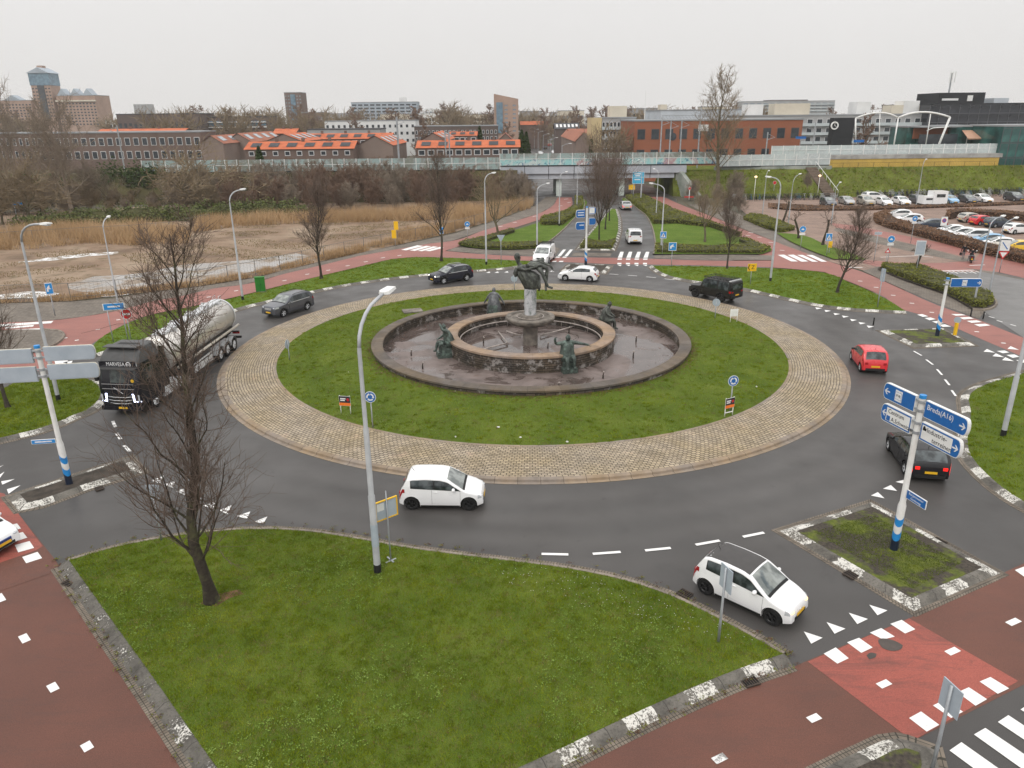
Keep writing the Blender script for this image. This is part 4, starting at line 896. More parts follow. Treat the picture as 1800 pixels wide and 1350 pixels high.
def car(name, label, shape, paint, loc, heading, wind, roofp=None, side=(), rearw=None, rim=None, cat='car', group=None, lights='off', tail='off', tw=0.19, plate=True, seams=(), roof_mat=None, rails=False, cladding=None, antenna=True, grille=None, mirror_mat=None, seam_mat=None, beam=None):
    """wind = (cowl, header) and rearw = (top, bottom) as distances from the front bumper; side = list of (from, to) windows"""
    s = shape; T = thing(name, label, cat, loc, heading, group); X = lambda d: s.x0 - d
    s.body().build('body', paint, T, angle=38, fixn=True)
    s.top_patch(X(wind[0]), X(wind[1]), -0.93, 0.93, inset=(1.02, 0.93)).build('windscreen', M_WSCR if len(wind) < 3 else wind[2], T, smooth=True)
    s.top_patch(X(wind[0]-0.035), X(wind[0]+0.055), -0.93, 0.93, 0.014).build('cowl', M_TRIM, T, smooth=True)
    if roof_mat: s.top_patch(X(wind[1]+0.06), X(rearw[0]-0.05), -0.94, 0.94, 0.007).build('roof_panel', roof_mat, T, smooth=True)
    if rearw: s.top_patch(X(rearw[0]), X(rearw[1]), -0.88, 0.88, inset=(0.95, 0.98)).build('rear_window', M_GLASS, T, smooth=True)
    for sd in (1, -1):
        up_ = lambda x: s.top(x) - s.rcorner(x) - s.crown - 0.012
        s.side_patch(X(side[0][0]-0.05), X(side[-1][1]+0.03), sd, lambda x: s.belt(x)+0.004, lambda x: up_(x)+0.010, 0.005, 24, 3).build('window_trim', M_TRIM, T, smooth=True)
        for (a, b_) in side:
            s.side_patch(X(a), X(b_), sd, lambda x: s.belt(x)+0.02, up_, 0.010, 10, 3).build('side_window', M_GLASS, T, smooth=True)
        for d in seams:
            s.side_patch(X(d)-0.006, X(d)+0.006, sd, s.clear+0.14, lambda x: s.belt(x), 0.003, 1, 6).build('door_seam', seam_mat or M_SEAM, T)
        for d in seams[1:]:
            x = X(d)+0.16; z = s.belt(x)-0.10; b = MB(); b.box((x, sd*(s.hw(x, z)+0.012), z), (0.17, 0.03, 0.03)); b.build('door_handle', paint if not cladding else cladding, T)
        x = X(wind[0]+0.42); z = s.belt(x)+0.09; b = MB(); b.ball((x, sd*(s.hw(x, z)+0.11), z), (0.075, 0.11, 0.075), 10, 7); b.build('mirror', mirror_mat or paint, T, smooth=True)
        # sill, lamps
        lo = s.clear + 0.02; b = s.side_patch(s.wb/2-s.r*s.arch-0.02, -s.wb/2+s.r*s.arch+0.02, sd, lo-0.03, lo+(0.13 if cladding else 0.05), 0.006, 6, 2); b.build('sill', cladding or M_TRIM, T, smooth=True)
        if cladding:
            for wx in (s.wb/2, -s.wb/2):
                b = MB(); ra = s.r*s.arch
                for i in range(15):
                    a = math.pi*i/14
                    for q, of in ((ra, 0.012), (ra+0.075, 0.010)):
                        x, z = wx+q*math.cos(a), s.r+q*math.sin(a); b.v.append((x, sd*(s.hw(x, z)+of), z))
                for i in range(14): q = (2*i, 2*i+1, 2*i+3, 2*i+2); b.f.append(q if sd < 0 else q[::-1]); b.mi.append(0)
                b.build('arch_trim', cladding, T)
        hm = {'off': M_HEADL, 'on': M_HLON, 'warm': M_HLWARM}[lights]
        xf = s.x0-0.16; zf = s.top(s.x0-0.10)-0.10
        b = s.side_patch(s.x0-0.06, max(s.x0-0.50, s.wb/2+s.r*s.arch+0.03), sd, lambda x: zf-0.06+0.03*(s.x0-x), lambda x: min(zf+0.07+0.12*(s.x0-x), s.top(x)-0.05), 0.010, 8, 3); b.build('headlight', M_HEADL, T, smooth=True)
        b = MB(); yf = s.hw(s.x0-0.05, zf)*0.80; b.ball((s.x0-0.075, sd*yf, zf), (0.075, 0.11, 0.05), 10, 7); b.build('headlight_lens', hm, T, smooth=True)
        xr = s.x0 - s.L; zr = s.belt(xr+0.15)-0.10
        b = s.side_patch(xr+0.26, xr+0.03, sd, lambda x: min(zr+0.07, s.top(x)-0.09)-0.17, lambda x: min(zr+0.07, s.top(x)-0.09), 0.010, 5, 3); b.build('tail_light', M_TAIL if tail == 'off' else M_TAILON, T, smooth=True)
        b = MB(); zq = min(zr-0.02, s.top(xr+0.05)-0.10); b.box((xr+0.03, sd*s.hw(xr+0.02, zq)*0.80, zq), (0.06, s.hw(xr+0.02, zq)*0.26, 0.13)); b.build('tail_light', M_TAIL if tail == 'off' else M_TAILON, T)
        for wx in (s.wb/2, -s.wb/2): wheel(T, wx, sd*(s.W/2*0.985 - tw/2), s.r, tw, rim or M_RIM, sd)
    b = MB(); zz = s.clear+0.17; hw_ = s.hw(s.x0-0.03, zz)
    b.span(s.x0-0.04, s.x0+0.012, -hw_*0.62, hw_*0.62, s.clear+0.11, s.clear+0.22); b.build('lower_grille', M_TRIM, T)
    if grille:
        zg = s.top(s.x0-0.06)-0.12; b = MB(); b.span(s.x0-0.05, s.x0+0.016, -hw_*0.45, hw_*0.45, zg-0.11, zg+0.06); b.build('grille', grille, T)
    b = MB(); b.ball((s.x0-0.015, 0, s.top(s.x0-0.05)-0.13 if not grille else s.top(s.x0-0.06)-0.14), (0.03, 0.055, 0.055), 10, 7); b.build('badge', M_CHROME, T, smooth=True)
    xr = s.x0-s.L; b = MB(); b.span(xr-0.012, xr+0.05, -s.hw(xr+.05, .45)*0.8, s.hw(xr+.05, .45)*0.8, s.clear+0.08, s.clear+0.24); b.build('rear_bumper', cladding or M_TRIM, T)
    if plate:
        b = MB(); b.box((s.x0+0.018, 0, s.clear+0.27), (0.012, 0.52, 0.11)); b.build('number_plate', M_PLATE, T)
        b = MB(); b.box((xr-0.018, 0, s.clear+0.36), (0.012, 0.52, 0.11)); b.build('number_plate', M_PLATE, T)
    if antenna and rearw:
        x = X(rearw[0]-0.25); b = MB(); b.tube([(x, 0, s.top(x)), (x-0.12, 0, s.top(x)+0.17)], [0.012, 0.005], 5); b.build('antenna', M_TRIM, T)
    if rails:
        for sd in (1, -1):
            s.side_patch(X(side[0][0]), X(side[-1][1]), sd, lambda x: s.belt(x)-0.035, lambda x: s.belt(x)+0.012, 0.012, 16, 1).build('window_strip', M_RIM, T, smooth=True)
            b = MB(); x_a, x_b = X(wind[1]+0.25), X(rearw[0]-0.15)
            b.tube([(x_a + (x_b-x_a)*i/6, sd*(s.tophalf(x_a + (x_b-x_a)*i/6)*0.98), s.top(x_a + (x_b-x_a)*i/6)+0.0 + (0.035 if 0 < i < 6 else -0.02)) for i in range(7)], 0.02, 6); b.build('roof_rail', rails, T, smooth=True)
    b = MB(); b.span(s.x0-s.L+0.25, s.x0-0.25, -s.W*0.36, s.W*0.36, s.clear-0.02, s.clear+0.03); b.build('underbody', M_BLACK, T)
    return T
CITY = CarShape(3.56, 1.64, 1.50, 2.42, 0.60, 0.305, 0.17, [(0, .36), (.02, .60), (.10, .72), (.45, .85), (.78, .95), (1.00, 1.09), (1.48, 1.40), (1.80, 1.475), (2.4, 1.50), (3.0, 1.475), (3.20, 1.41), (3.42, 1.02), (3.52, .82), (3.56, .42)], [(0, .70), (.8, .90), (3.4, 1.03)], 0.17, 0.78, 0.86)
GOLFS = CarShape(4.26, 1.79, 1.46, 2.62, 0.86, 0.325, 0.16, [(0, .36), (.02, .60), (.15, .73), (.9, .90), (1.2, .98), (2.0, 1.36), (2.4, 1.44), (3.1, 1.455), (3.65, 1.39), (3.82, 1.31), (4.10, 1.02), (4.2, .92), (4.26, .42)], [(0, .70), (1.1, .90), (4.2, 1.0)], 0.19, 0.78, 0.84)
COMPACT = CarShape(4.06, 1.72, 1.45, 2.51, 0.82, 0.315, 0.16, [(0, .36), (.02, .58), (.15, .72), (.85, .92), (1.15, 1.0), (1.9, 1.37), (2.3, 1.44), (2.8, 1.445), (3.4, 1.38), (3.62, 1.29), (3.90, 1.02), (4.0, .85), (4.06, .42)], [(0, .72), (1.1, .92), (4.0, 1.04)], 0.20, 0.74, 0.80)
SUVA = CarShape(4.43, 1.86, 1.65, 2.70, 0.86, 0.36, 0.22, [(0, .45), (.02, .84), (.12, .95), (1.1, 1.07), (1.3, 1.13), (1.95, 1.52), (2.3, 1.62), (3.5, 1.63), (4.0, 1.56), (4.12, 1.48), (4.32, 1.14), (4.40, 1.0), (4.43, .5)], [(0, .86), (1.2, 1.04), (4.3, 1.12)], 0.17, 0.82, 0.88)
SUVB = CarShape(4.53, 1.84, 1.67, 2.755, 0.85, 0.36, 0.22, [(0, .45), (.02, .88), (.08, .98), (1.15, 1.12), (1.35, 1.17), (1.88, 1.55), (2.2, 1.655), (3.7, 1.66), (4.15, 1.60), (4.26, 1.52), (4.44, 1.16), (4.50, 1.0), (4.53, .5)], [(0, .88), (1.25, 1.07), (4.4, 1.13)], 0.15, 0.85, 0.90)
JEEP = CarShape(4.62, 1.80, 2.0, 2.794, 0.75, 0.40, 0.42, [(0, .60), (.02, 1.06), (.05, 1.12), (1.15, 1.20), (1.30, 1.22), (1.52, 1.80), (1.66, 1.95), (4.45, 1.99), (4.56, 1.94), (4.60, 1.25), (4.62, .62)], [(0, 1.05), (1.3, 1.16), (4.6, 1.18)], 0.10, 0.93, 0.97, 0.025, 0.06, 1.20, 1)
VANS = CarShape(4.40, 1.85, 1.84, 2.785, 0.90, 0.325, 0.19, [(0, .45), (.02, .80), (.12, .93), (.85, 1.10), (1.05, 1.18), (1.75, 1.68), (2.1, 1.81), (4.1, 1.84), (4.28, 1.79), (4.37, 1.15), (4.40, .50)], [(0, .86), (1.0, 1.04), (4.35, 1.16)], 0.12, 0.82, 0.93)
SEDAN = CarShape(4.60, 1.80, 1.45, 2.70, 0.90, 0.325, 0.16, [(0, .36), (.02, .60), (.15, .74), (1.1, .92), (1.3, .98), (2.1, 1.36), (2.5, 1.44), (3.1, 1.43), (3.45, 1.34), (3.95, 1.06), (4.1, 1.03), (4.5, 1.0), (4.60, .45)], [(0, .70), (1.2, .90), (4.5, .96)], 0.19, 0.80, 0.86)
def place(a, b, heading, half, vis):
    """middle of the two visible wheels' contact points moved to the car's centre line; vis = which side the photo shows"""
    A_, B_ = at(*a), at(*b); m_ = (A_+B_)/2; h = rad(heading); lf_ = Vector((-math.sin(h), math.cos(h), 0))
    return m_ + lf_*(-half if vis == 'L' else half)
M_LSEAM = simple('light_panel_gap', (0.30, 0.30, 0.30), None, 8, 0.8)
Z0 = Vector((0, 0, 0.004))
car('city_car', 'white three-door city car with white roof, driving below the cobbled ring', CITY, P_WHITE, place((725, 897), (824, 898), -2, .80, 'R')+Z0, rad(-2.3), (0.80, 1.50), None, ((0.98, 2.02), (2.08, 3.02)), (3.22, 3.44), M_RIMB, seams=(0.95, 2.15), seam_mat=M_LSEAM, mirror_mat=P_WHITE)
car('city_car', 'white city car with black roof and lit headlights, leaving at the lower right', CITY, P_WHITE, place((1235, 1044), (1357, 1101), -44, .80, 'R')+Z0, rad(-44), (0.80, 1.50), None, ((0.98, 2.02), (2.08, 3.02)), (3.22, 3.44), M_RIMB, lights='warm', seams=(0.95, 2.15), seam_mat=M_LSEAM, roof_mat=simple('black_roof_paint', (0.045, 0.040, 0.038), None, 5, 0.35))
car('hatchback', 'black five-door hatchback with lit tail lights, behind the blue direction signs at right', GOLFS, P_BLACK, at(1605, 839)+Vector((0.80, 1.45, 0.004)), rad(79), (1.15, 2.05), None, ((1.45, 2.45), (2.52, 3.55)), (3.72, 4.12), M_RIM, tail='on', seams=(1.35, 2.48, 3.4))
car('city_car', 'bright red small hatchback driving round the right side of the roundabout', CITY, P_RED, at(1510.8, 653)+Vector((0.98, 1.05, 0.004)), rad(79), (0.80, 1.50), None, ((0.98, 1.9), (1.96, 3.0)), (3.18, 3.44), M_RIM, seams=(0.95, 1.9, 2.8), antenna=True, mirror_mat=P_BLACK)
car('hatchback', 'white three-door hatchback with silver wheels, passing the far side of the roundabout', COMPACT, P_WHITE, place((1035.5, 496), (993.7, 493.7), 162, .82, 'L')+Z0, rad(163), (1.12, 1.95), None, ((1.42, 2.45), (2.5, 3.3)), (3.58, 3.86), M_RIM, seams=(1.2, 2.5), seam_mat=M_LSEAM)
car('sport_utility', 'dark navy SUV with lit headlights, on the far left of the roundabout', SUVA, P_NAVY, place((821, 493.7), (780, 500), -144, .88, 'L')+Z0, rad(-144.4), (1.15, 2.0), None, ((1.45, 2.5), (2.56, 3.7)), (4.05, 4.28), M_RIM, lights='on', seams=(1.3, 2.5, 3.5), cladding=M_TRIM, grille=M_TRIM, rails=M_RIM, tail='off')
car('sport_utility', 'grey boxy SUV with roof rails, driving behind the tanker truck', SUVB, P_GREY, place((541, 545), (499.5, 557.5), -120, .87, 'L')+Z0, rad(-120), (1.2, 1.95), None, ((1.42, 2.5), (2.56, 3.95)), (4.2, 4.40), M_RIM, seams=(1.3, 2.5, 3.6), cladding=M_GTRIM, grille=M_CHROME, rails=M_TRIM)
V = car('delivery_van', 'white small delivery van with a black roof rack, entering from the northern road', VANS, P_WHITE, at(965.5, 463.7)+Vector((-0.5, 1.6, 0.004)), rad(-106), (0.95, 1.75), None, ((1.15, 1.95),), (4.30, 4.36), M_RIM, 'van', seams=(1.05, 2.05, 3.0), seam_mat=M_LSEAM, cladding=M_TRIM, grille=M_TRIM, lights='on')
b = MB()
for i in range(6): x = -0.2 - i*0.36; b.span(x-0.025, x+0.025, -0.66, 0.66, 1.93, 1.97)
for y in (-0.66, 0.66): b.span(-2.1, -0.1, y-0.02, y+0.02, 1.92, 1.98); b.span(-0.3, -0.25, y-.02, y+.02, 1.8, 1.93); b.span(-1.95, -1.9, y-.02, y+.02, 1.8, 1.93)
b.build('roof_rack', M_TRIM, V)
car('delivery_van', 'white closed van with large rear window, driving away up the northern road', VANS, P_WHITE, at(1114.5, 428.7)+Vector((0.15, 1.4, 0.004)), rad(87), (0.95, 1.75), None, ((1.15, 1.95), (2.05, 3.0)), (4.28, 4.36), M_RIM, 'van', seams=(1.05, 2.05), seam_mat=M_LSEAM)
car('saloon_car', 'silver saloon car with tail lights on, driving away under the railway viaduct', SEDAN, P_SILVER, at(1099.5, 368.7)+Vector((0.1, 1.35, 0.004)), rad(91), (1.3, 2.1), None, ((1.5, 2.55), (2.6, 3.4)), (3.42, 3.9), M_RIM, tail='on', seams=(1.4, 2.5))
car('city_car', 'white car with blue front trim, half out of the frame at the left edge', CITY, P_WHITE, at(2, 984)+Vector((-1.75, 1.0, 0.012)), rad(-18), (0.80, 1.50), None, ((0.98, 2.02), (2.08, 3.02)), (3.22, 3.44), M_RIMB, seams=(0.95, 2.15), seam_mat=M_LSEAM, grille=simple('blue_front_trim', (0.02, 0.05, 0.20), None, 6, 0.3))
# black off-road car with a rack
D = car('offroad_car', 'black boxy off-road car with a roof rack, on the upper right of the roundabout', JEEP, P_MATTE, place((1268.9, 533), (1217.8, 522), 128.6, .86, 'L')+Z0, rad(128.6), (1.32, 1.62), None, ((1.55, 2.25), (2.32, 3.05), (3.2, 4.25)), (4.57, 4.595), M_RIMB, tw=0.25, seams=(1.45, 2.28, 3.1), cladding=M_TRIM, grille=M_TRIM, antenna=False)
b = MB()
for y in (-0.80, 0.80):
    b.tube([(0.55, y, 2.10), (-2.1, y, 2.10)], 0.02, 6); b.tube([(0.55, y, 2.02), (-2.1, y, 2.02)], 0.02, 6)
    for i in range(6): x = 0.5-i*0.5; b.tube([(x, y, 1.94), (x, y, 2.10)], 0.015, 5)
for i in range(9): x = 0.55-i*0.33; b.tube([(x, -0.8, 2.02), (x, 0.8, 2.02)], 0.018, 5)
for x in (0.55, -2.1): b.tube([(x, -0.8, 2.10), (x, 0.8, 2.10)], 0.02, 6)
b.build('roof_rack', M_MATTE if 'M_MATTE' in globals() else M_TRIM, D, smooth=True)
b = MB(); b.span(-2.25, -2.1, -0.8, 0.8, 1.97, 2.05); b.build('rear_lip', M_RIM, D)

# ---------------------------------------------------------------- tanker truck: tractor axis and trailer axis differ
M_STEEL = None
t = MT('brushed_tank_steel', 0.36, 0.7, 0.5); t.color(t.ramp(t.noise(0.5, 3), [(0.3, (0.62, 0.59, 0.55)), (0.7, (0.70, 0.67, 0.63))])); M_STEEL = t.m
M_CABB = m_car('black_cab_paint', (0.008, 0.008, 0.012), 0.2, 0, 0.0); M_CABG = simple('grey_cab_roof', (0.085, 0.085, 0.085), (0.07, 0.07, 0.07), 3, 0.45)
TR = thing('tanker_truck', 'black cab truck pulling a shiny steel tank trailer, on the left of the roundabout', 'truck', at(278, 716) + Vector((-1.17, 0.1, 0.004)), 0)
TA, TB = rad(-97), rad(-91.5)
def TM(a, off=(0, 0, 0)): return Matrix.Translation(off) @ Matrix.Rotation(a, 4, 'Z')
MA = TM(TA)                                   # tractor: origin over the front axle, x forward
MT_ = TM(TB, tuple(MA @ Vector((-3.35, 0, 0))))  # trailer: origin at the kingpin over the drive axle
def tb(name, b, m, M=MA, parent=TR, **k): b.xf(M); return b.build(name, m, parent, **k)
# cab: lofted box with raked windscreen
cab = [  # (x_front, x_back, halfwidth, z)
 (1.38, -0.95, 1.22, 0.62), (1.42, -0.98, 1.24, 1.0), (1.42, -0.98, 1.25, 1.55), (1.38, -0.98, 1.25, 1.95), (1.20, -0.98, 1.22, 2.75), (1.10, -0.98, 1.20, 3.0), (1.02, -0.98, 1.16, 3.2), (0.75, -0.98, 1.08, 3.52), (0.30, -0.98, 1.00, 3.72), (0.0, -0.95, 0.92, 3.78)]
b = MB()
for xf, xb, hw_, z in cab:
    b.v += [(xf-0.18, -hw_, z), (xf-0.05, -hw_*0.93, z), (xf, -hw_*0.72, z), (xf, hw_*0.72, z), (xf-0.05, hw_*0.93, z), (xf-0.18, hw_, z), (xb+0.05, hw_, z), (xb, hw_*0.95, z), (xb, -hw_*0.95, z), (xb+0.05, -hw_, z)]
for i in range(len(cab)-1):
    for k in range(10): k2 = (k+1) % 10; b.f.append((i*10+k, i*10+k2, (i+1)*10+k2, (i+1)*10+k)); b.mi.append(1 if i >= 5 else 0)
b.f.append(tuple(range(10))[::-1]); b.f.append(tuple(range(90, 100))); b.mi += [0, 1]
tb('cab', b, [M_CABB, M_CABG], angle=30, fixn=True)
def cabx(z): return float(np.interp(z, [c[3] for c in cab], [c[0] for c in cab]))
b = MB()
for z in (1.98, 2.35, 2.72): x = cabx(z)+0.014; b.v += [(x-0.12, -1.17, z), (x-0.03, -1.0, z), (x, 0, z), (x-0.03, 1.0, z), (x-0.12, 1.17, z)]
for i in range(2):
    for k in range(4): b.f.append((i*5+k, i*5+k+1, i*5+k+6, i*5+k+5)); b.mi.append(0)
t = MT('truck_windscreen', 0.05, 0, 0.6); t.color(t.ramp(t.noise(2.5, 3), [(0.42, (0.012, 0.016, 0.016)), (0.6, (0.05, 0.065, 0.06))])); tb('windscreen', b, t.m, smooth=True)
b = MB(); b.box((cabx(2.82)+0.17, 0, 2.80), (0.40, 2.38, 0.035)); tb('sun_visor', b, M_GTRIM)
b = MB(); x = cabx(3.02)+0.02; b.box((x, 0, 2.98), (0.05, 2.2, 0.30)); tb('name_board', b, M_CABB)
def text(body, size, parent, M, m, name='lettering', align='CENTER', ext=0.004, sx=1.0):
    cu = bpy.data.curves.new(name, 'FONT'); cu.body = body; cu.size = size; cu.align_x = align; cu.align_y = 'CENTER'; cu.extrude = ext; cu.resolution_u = 2
    o0 = bpy.data.objects.new(name, cu); COL.objects.link(o0); bpy.context.view_layer.update()
    me = bpy.data.meshes.new_from_object(o0.evaluated_get(bpy.context.evaluated_depsgraph_get())); bpy.data.objects.remove(o0); bpy.data.curves.remove(cu)
    o = bpy.data.objects.new(name, me); COL.objects.link(o); me.materials.clear(); me.materials.append(m); o.parent = parent
    o.matrix_local = M @ Matrix.Diagonal((sx, 1, 1, 1)); return o
M_LET = simple('white_lettering', (0.78, 0.78, 0.78), None, 10, 0.5); M_LETB = simple('black_lettering', (0.02, 0.02, 0.02), None, 10, 0.5)
FACE_X = Matrix(((0, 0, 1, 0), (1, 0, 0, 0), (0, 1, 0, 0), (0, 0, 0, 1)))     # text plane -> plane facing +x
text('MARVESA', 0.30, TR, MA @ Matrix.Translation((x+0.032, -0.10, 2.98)) @ FACE_X, M_LET, ext=0.006, sx=0.86)
b = MB(); b.lathe([(0.10, 0), (0.13, 0.008), (0.15, 0)], 20, (x+0.03, 0.66, 2.98), axis='x'); b.tube([(x+0.032, 0.58, 3.02), (x+0.034, 0.66, 2.94), (x+0.032, 0.74, 3.0)], 0.022, 5); tb('emblem', b, M_LET)
for sd in (1, -1):
    b = MB(); b.box((x-0.02, sd*1.04, 2.99), (0.06, 0.20, 0.22)); tb('roof_lamp', b, M_HEADL)
    b = MB(); b.box((1.06, sd*1.46, 2.30), (0.16, 0.16, 0.70)); b.tube([(1.0, sd*1.2, 2.6), (1.05, sd*1.46, 2.6)], 0.03, 6); tb('mirror', b, M_TRIM)
    b = MB(); b.v = [(0.9, sd*1.262, 1.98), (-0.05, sd*1.262, 1.98), (-0.05, sd*1.245, 2.62), (0.72, sd*1.245, 2.62)]; b.f = [(0, 1, 2, 3) if sd < 0 else (3, 2, 1, 0)]; b.mi = [0]; tb('side_window', b, M_GLASS)
    b = MB(); b.prism([(0.0, 0.0), (0.34, 0.0), (0.30, 0.10), (0.12, 0.13), (0.05, 0.45), (-0.06, 0.45)], 0.05, 'x'); b.v = [(1.425+p[0]*0.6 - abs(p[1])*0.30, sd*(0.80+p[1]*1.15), 0.86+p[2]*1.1) for p in b.v]; tb('headlight', b, M_DRL, fixn=True)
    b = MB(); b.box((1.34, sd*0.96, 1.10), (0.10, 0.36, 0.38)); tb('headlight_housing', b, M_HEADL)
    wheel_o = wheel(TR, 0, 0, 0.50, 0.32, M_CHROME, sd, 8); p = MA @ Vector((0, sd*1.02, 0)); wheel_o.location = (p.x, p.y, 0.50); wheel_o.rotation_euler[2] = TA
    wheel_o = wheel(TR, 0, 0, 0.50, 0.55, M_CHROME, sd, 8); p = MA @ Vector((-3.45, sd*0.95, 0)); wheel_o.location = (p.x, p.y, 0.50); wheel_o.rotation_euler[2] = TA
    b = MB(); b.lathe([(0.60, -0.2), (0.60, 0.2)], 16, (0, sd*1.05, 0.5), axis='y', a0=0.1, a1=math.pi-0.1); tb('mudguard', b, M_TRIM)
    b = MB(); b.lathe([(0.60, -0.3), (0.60, 0.3)], 16, (-3.45, sd*0.95, 0.5), axis='y', a0=0.0, a1=math.pi); tb('mudguard', b, M_TRIM)
    b = MB(); b.span(-2.75, -0.85, sd*0.65, sd*1.20, 0.38, 0.98); tb('fuel_tank', b, M_RIM)
    b = MB(); b.v = [(-0.98, sd*1.22, 0.95), (-1.5, sd*1.24, 0.95), (-1.5, sd*1.24, 3.3), (-0.98, sd*1.18, 3.45)]; b.f = [(0, 1, 2, 3)]; b.mi = [0]; tb('side_fairing', b, M_CABB)
b = MB(); b.span(1.40, 1.445, -0.80, 0.80, 1.50, 1.86); tb('front_panel', b, M_CABB)
for z in (1.90, 1.62): b = MB(); b.span(1.44, 1.462, -0.95, 0.95, z, z+0.03); tb('chrome_strip', b, M_CHROME)
b = MB(); b.tube([(1.455, -0.25, 1.72), (1.455, 0.25, 1.36)], 0.014, 5); tb('diagonal_bar', b, M_CHROME)
for z, wd in ((1.18, 0.72), (0.98, 0.70), (0.80, 0.64)): b = MB(); b.tube([(1.42, -wd, z), (1.455, -wd*0.5, z-0.04), (1.455, wd*0.5, z-0.04), (1.42, wd, z)], 0.022, 6); tb('grille_bar', b, M_CHROME, smooth=True)
b = MB(); b.span(1.36, 1.43, -0.75, 0.75, 0.68, 1.28); tb('grille', b, M_TRIM)
b = MB(); b.span(1.30, 1.46, -1.2, 1.2, 0.36, 0.62); tb('bumper', b, M_CABB)
b = MB(); b.box((1.47, 0.1, 0.52), (0.015, 0.52, 0.11)); tb('number_plate', b, M_PLATE)
b = MB(); b.disc((1.375, 0.88, 2.10), 0.10, 16, 0, 'x'); tb('round_sticker', b, M_PLATE)
b = MB(); b.span(-4.3, 1.2, -0.45, 0.45, 0.55, 0.85); tb('chassis', b, M_TRIM)
b = MB(); b.box((0.42, 0, 3.82), (0.55, 2.0, 0.05)); b.span(0.15, 0.2, -0.9, 0.9, 3.6, 3.85); tb('roof_light_bar', b, M_CABG)
b = MB(); b.box((0.1, 0, 3.79), (0.9, 1.2, 0.02)); tb('roof_hatch', b, M_TRIM)
# trailer: forward is +x, kingpin at 0; tank from x=1.0 to -8.9
TZ, TRD = 2.42, 1.10
b = MB(); b.lathe([(0.0, -9.12), (0.55, -9.06), (0.90, -8.93), (1.05, -8.80), (TRD, -8.66), (TRD, 0.85), (1.05, 1.0), (0.9, 1.10), (0.55, 1.2), (0.0, 1.25)], 48, (0, 0, TZ), axis='x')
tb('tank', b, M_STEEL, MT_, angle=30, fixn=True)
for x in (-8.70, -7.0, -5.3, -3.6, -1.9, -0.3, 0.8):
    b = MB(); b.lathe([(TRD, x-0.04), (TRD+0.018, x-0.035), (TRD+0.018, x+0.035), (TRD, x+0.04)], 48, (0, 0, TZ), axis='x')
    tb('tank_band', b, M_STEEL, MT_, angle=30)
b = MB(); b.lathe([(TRD+0.02, -8.74), (TRD+0.05, -8.70), (TRD+0.05, -8.60), (TRD+0.02, -8.56)], 48, (0, 0, TZ), axis='x'); tb('tank_end_ring', b, M_RIM, MT_, angle=30)
b = MB(); b.span(-8.4, 0.6, -0.32, 0.32, TZ+TRD+0.02, TZ+TRD+0.05); b.span(-8.4, 0.6, 0.36, 0.40, TZ+TRD-0.05, TZ+TRD+0.06)
for x in (-7.6, -5.2, -2.8, -0.6): b.span(x-0.03, x+0.03, -0.75, 0.75, TZ+TRD-0.10, TZ+TRD+0.03)
tb('roof_walkway', b, M_RIM, MT_)
for x in (-6.4, -4.0, -1.6): b = MB(); b.lathe([(0.30, 0), (0.30, 0.12), (0.0, 0.15)], 20, (x, 0, TZ+TRD+0.04)); tb('tank_hatch', b, M_RIM, MT_, angle=30)
b = MB()
for y in (-0.2, 0.2): b.tube([(-8.75, y, TZ+TRD-0.1), (-8.75, y, TZ+TRD+0.28), (-8.4, y, TZ+TRD+0.28), (-8.4, y, TZ+TRD)], 0.02, 6)
tb('ladder_rail', b, M_RIM, MT_, smooth=True)
for sd in (1, -1):
    b = MB(); b.tube([(0.9, sd*1.18, 1.60), (-8.9, sd*1.18, 1.60)], 0.085, 8); tb('side_pipe', b, M_BEIGEP if 'M_BEIGEP' in globals() else simple('cream_pipe', (0.55, 0.50, 0.43), None, 4, 0.4), MT_, smooth=True)
    b = MB(); b.span(-3.9, -1.1, sd*1.15, sd*1.20, 0.55, 0.95); b.span(-3.9, -1.1, sd*1.15, sd*1.20, 1.05, 1.15); tb('side_guard', b, M_RIM, MT_)
    for x in (-5.55, -6.75, -7.95):
        wheel_o = wheel(TR, 0, 0, 0.50, 0.36, M_RIM, sd, 8); p = MT_ @ Vector((x+0.35, sd*1.05, 0)); wheel_o.location = (p.x, p.y, 0.50); wheel_o.rotation_euler[2] = TB
        b = MB(); b.lathe([(0.58, -0.2), (0.58, 0.2)], 16, (x+0.35, sd*1.05, 0.5), axis='y', a0=0.15, a1=math.pi-0.15); tb('mudguard', b, M_RIM, MT_)
    b = MB(); b.box((-9.05, sd*0.85, 0.95), (0.08, 0.5, 0.14)); tb('tail_light', b, M_TAIL, MT_)
b = MB(); b.span(-9.0, 0.6, -0.5, 0.5, 0.92, 1.32); tb('trailer_frame', b, M_TRIM, MT_)
b = MB(); b.span(-9.15, -9.0, -1.2, 1.2, 0.55, 0.70); b.span(-9.1, -8.95, -1.1, 1.1, 1.02, 1.10); tb('rear_bar', b, M_TRIM, MT_)
b = MB(); b.span(-4.4, -2.0, -0.9, 0.9, 0.60, 1.25); tb('equipment_box', b, M_GTRIM, MT_)
b = MB(); b.span(-8.75, -0.5, -0.78, 0.78, 1.30, 1.55); tb('tank_cradle', b, M_GTRIM, MT_)

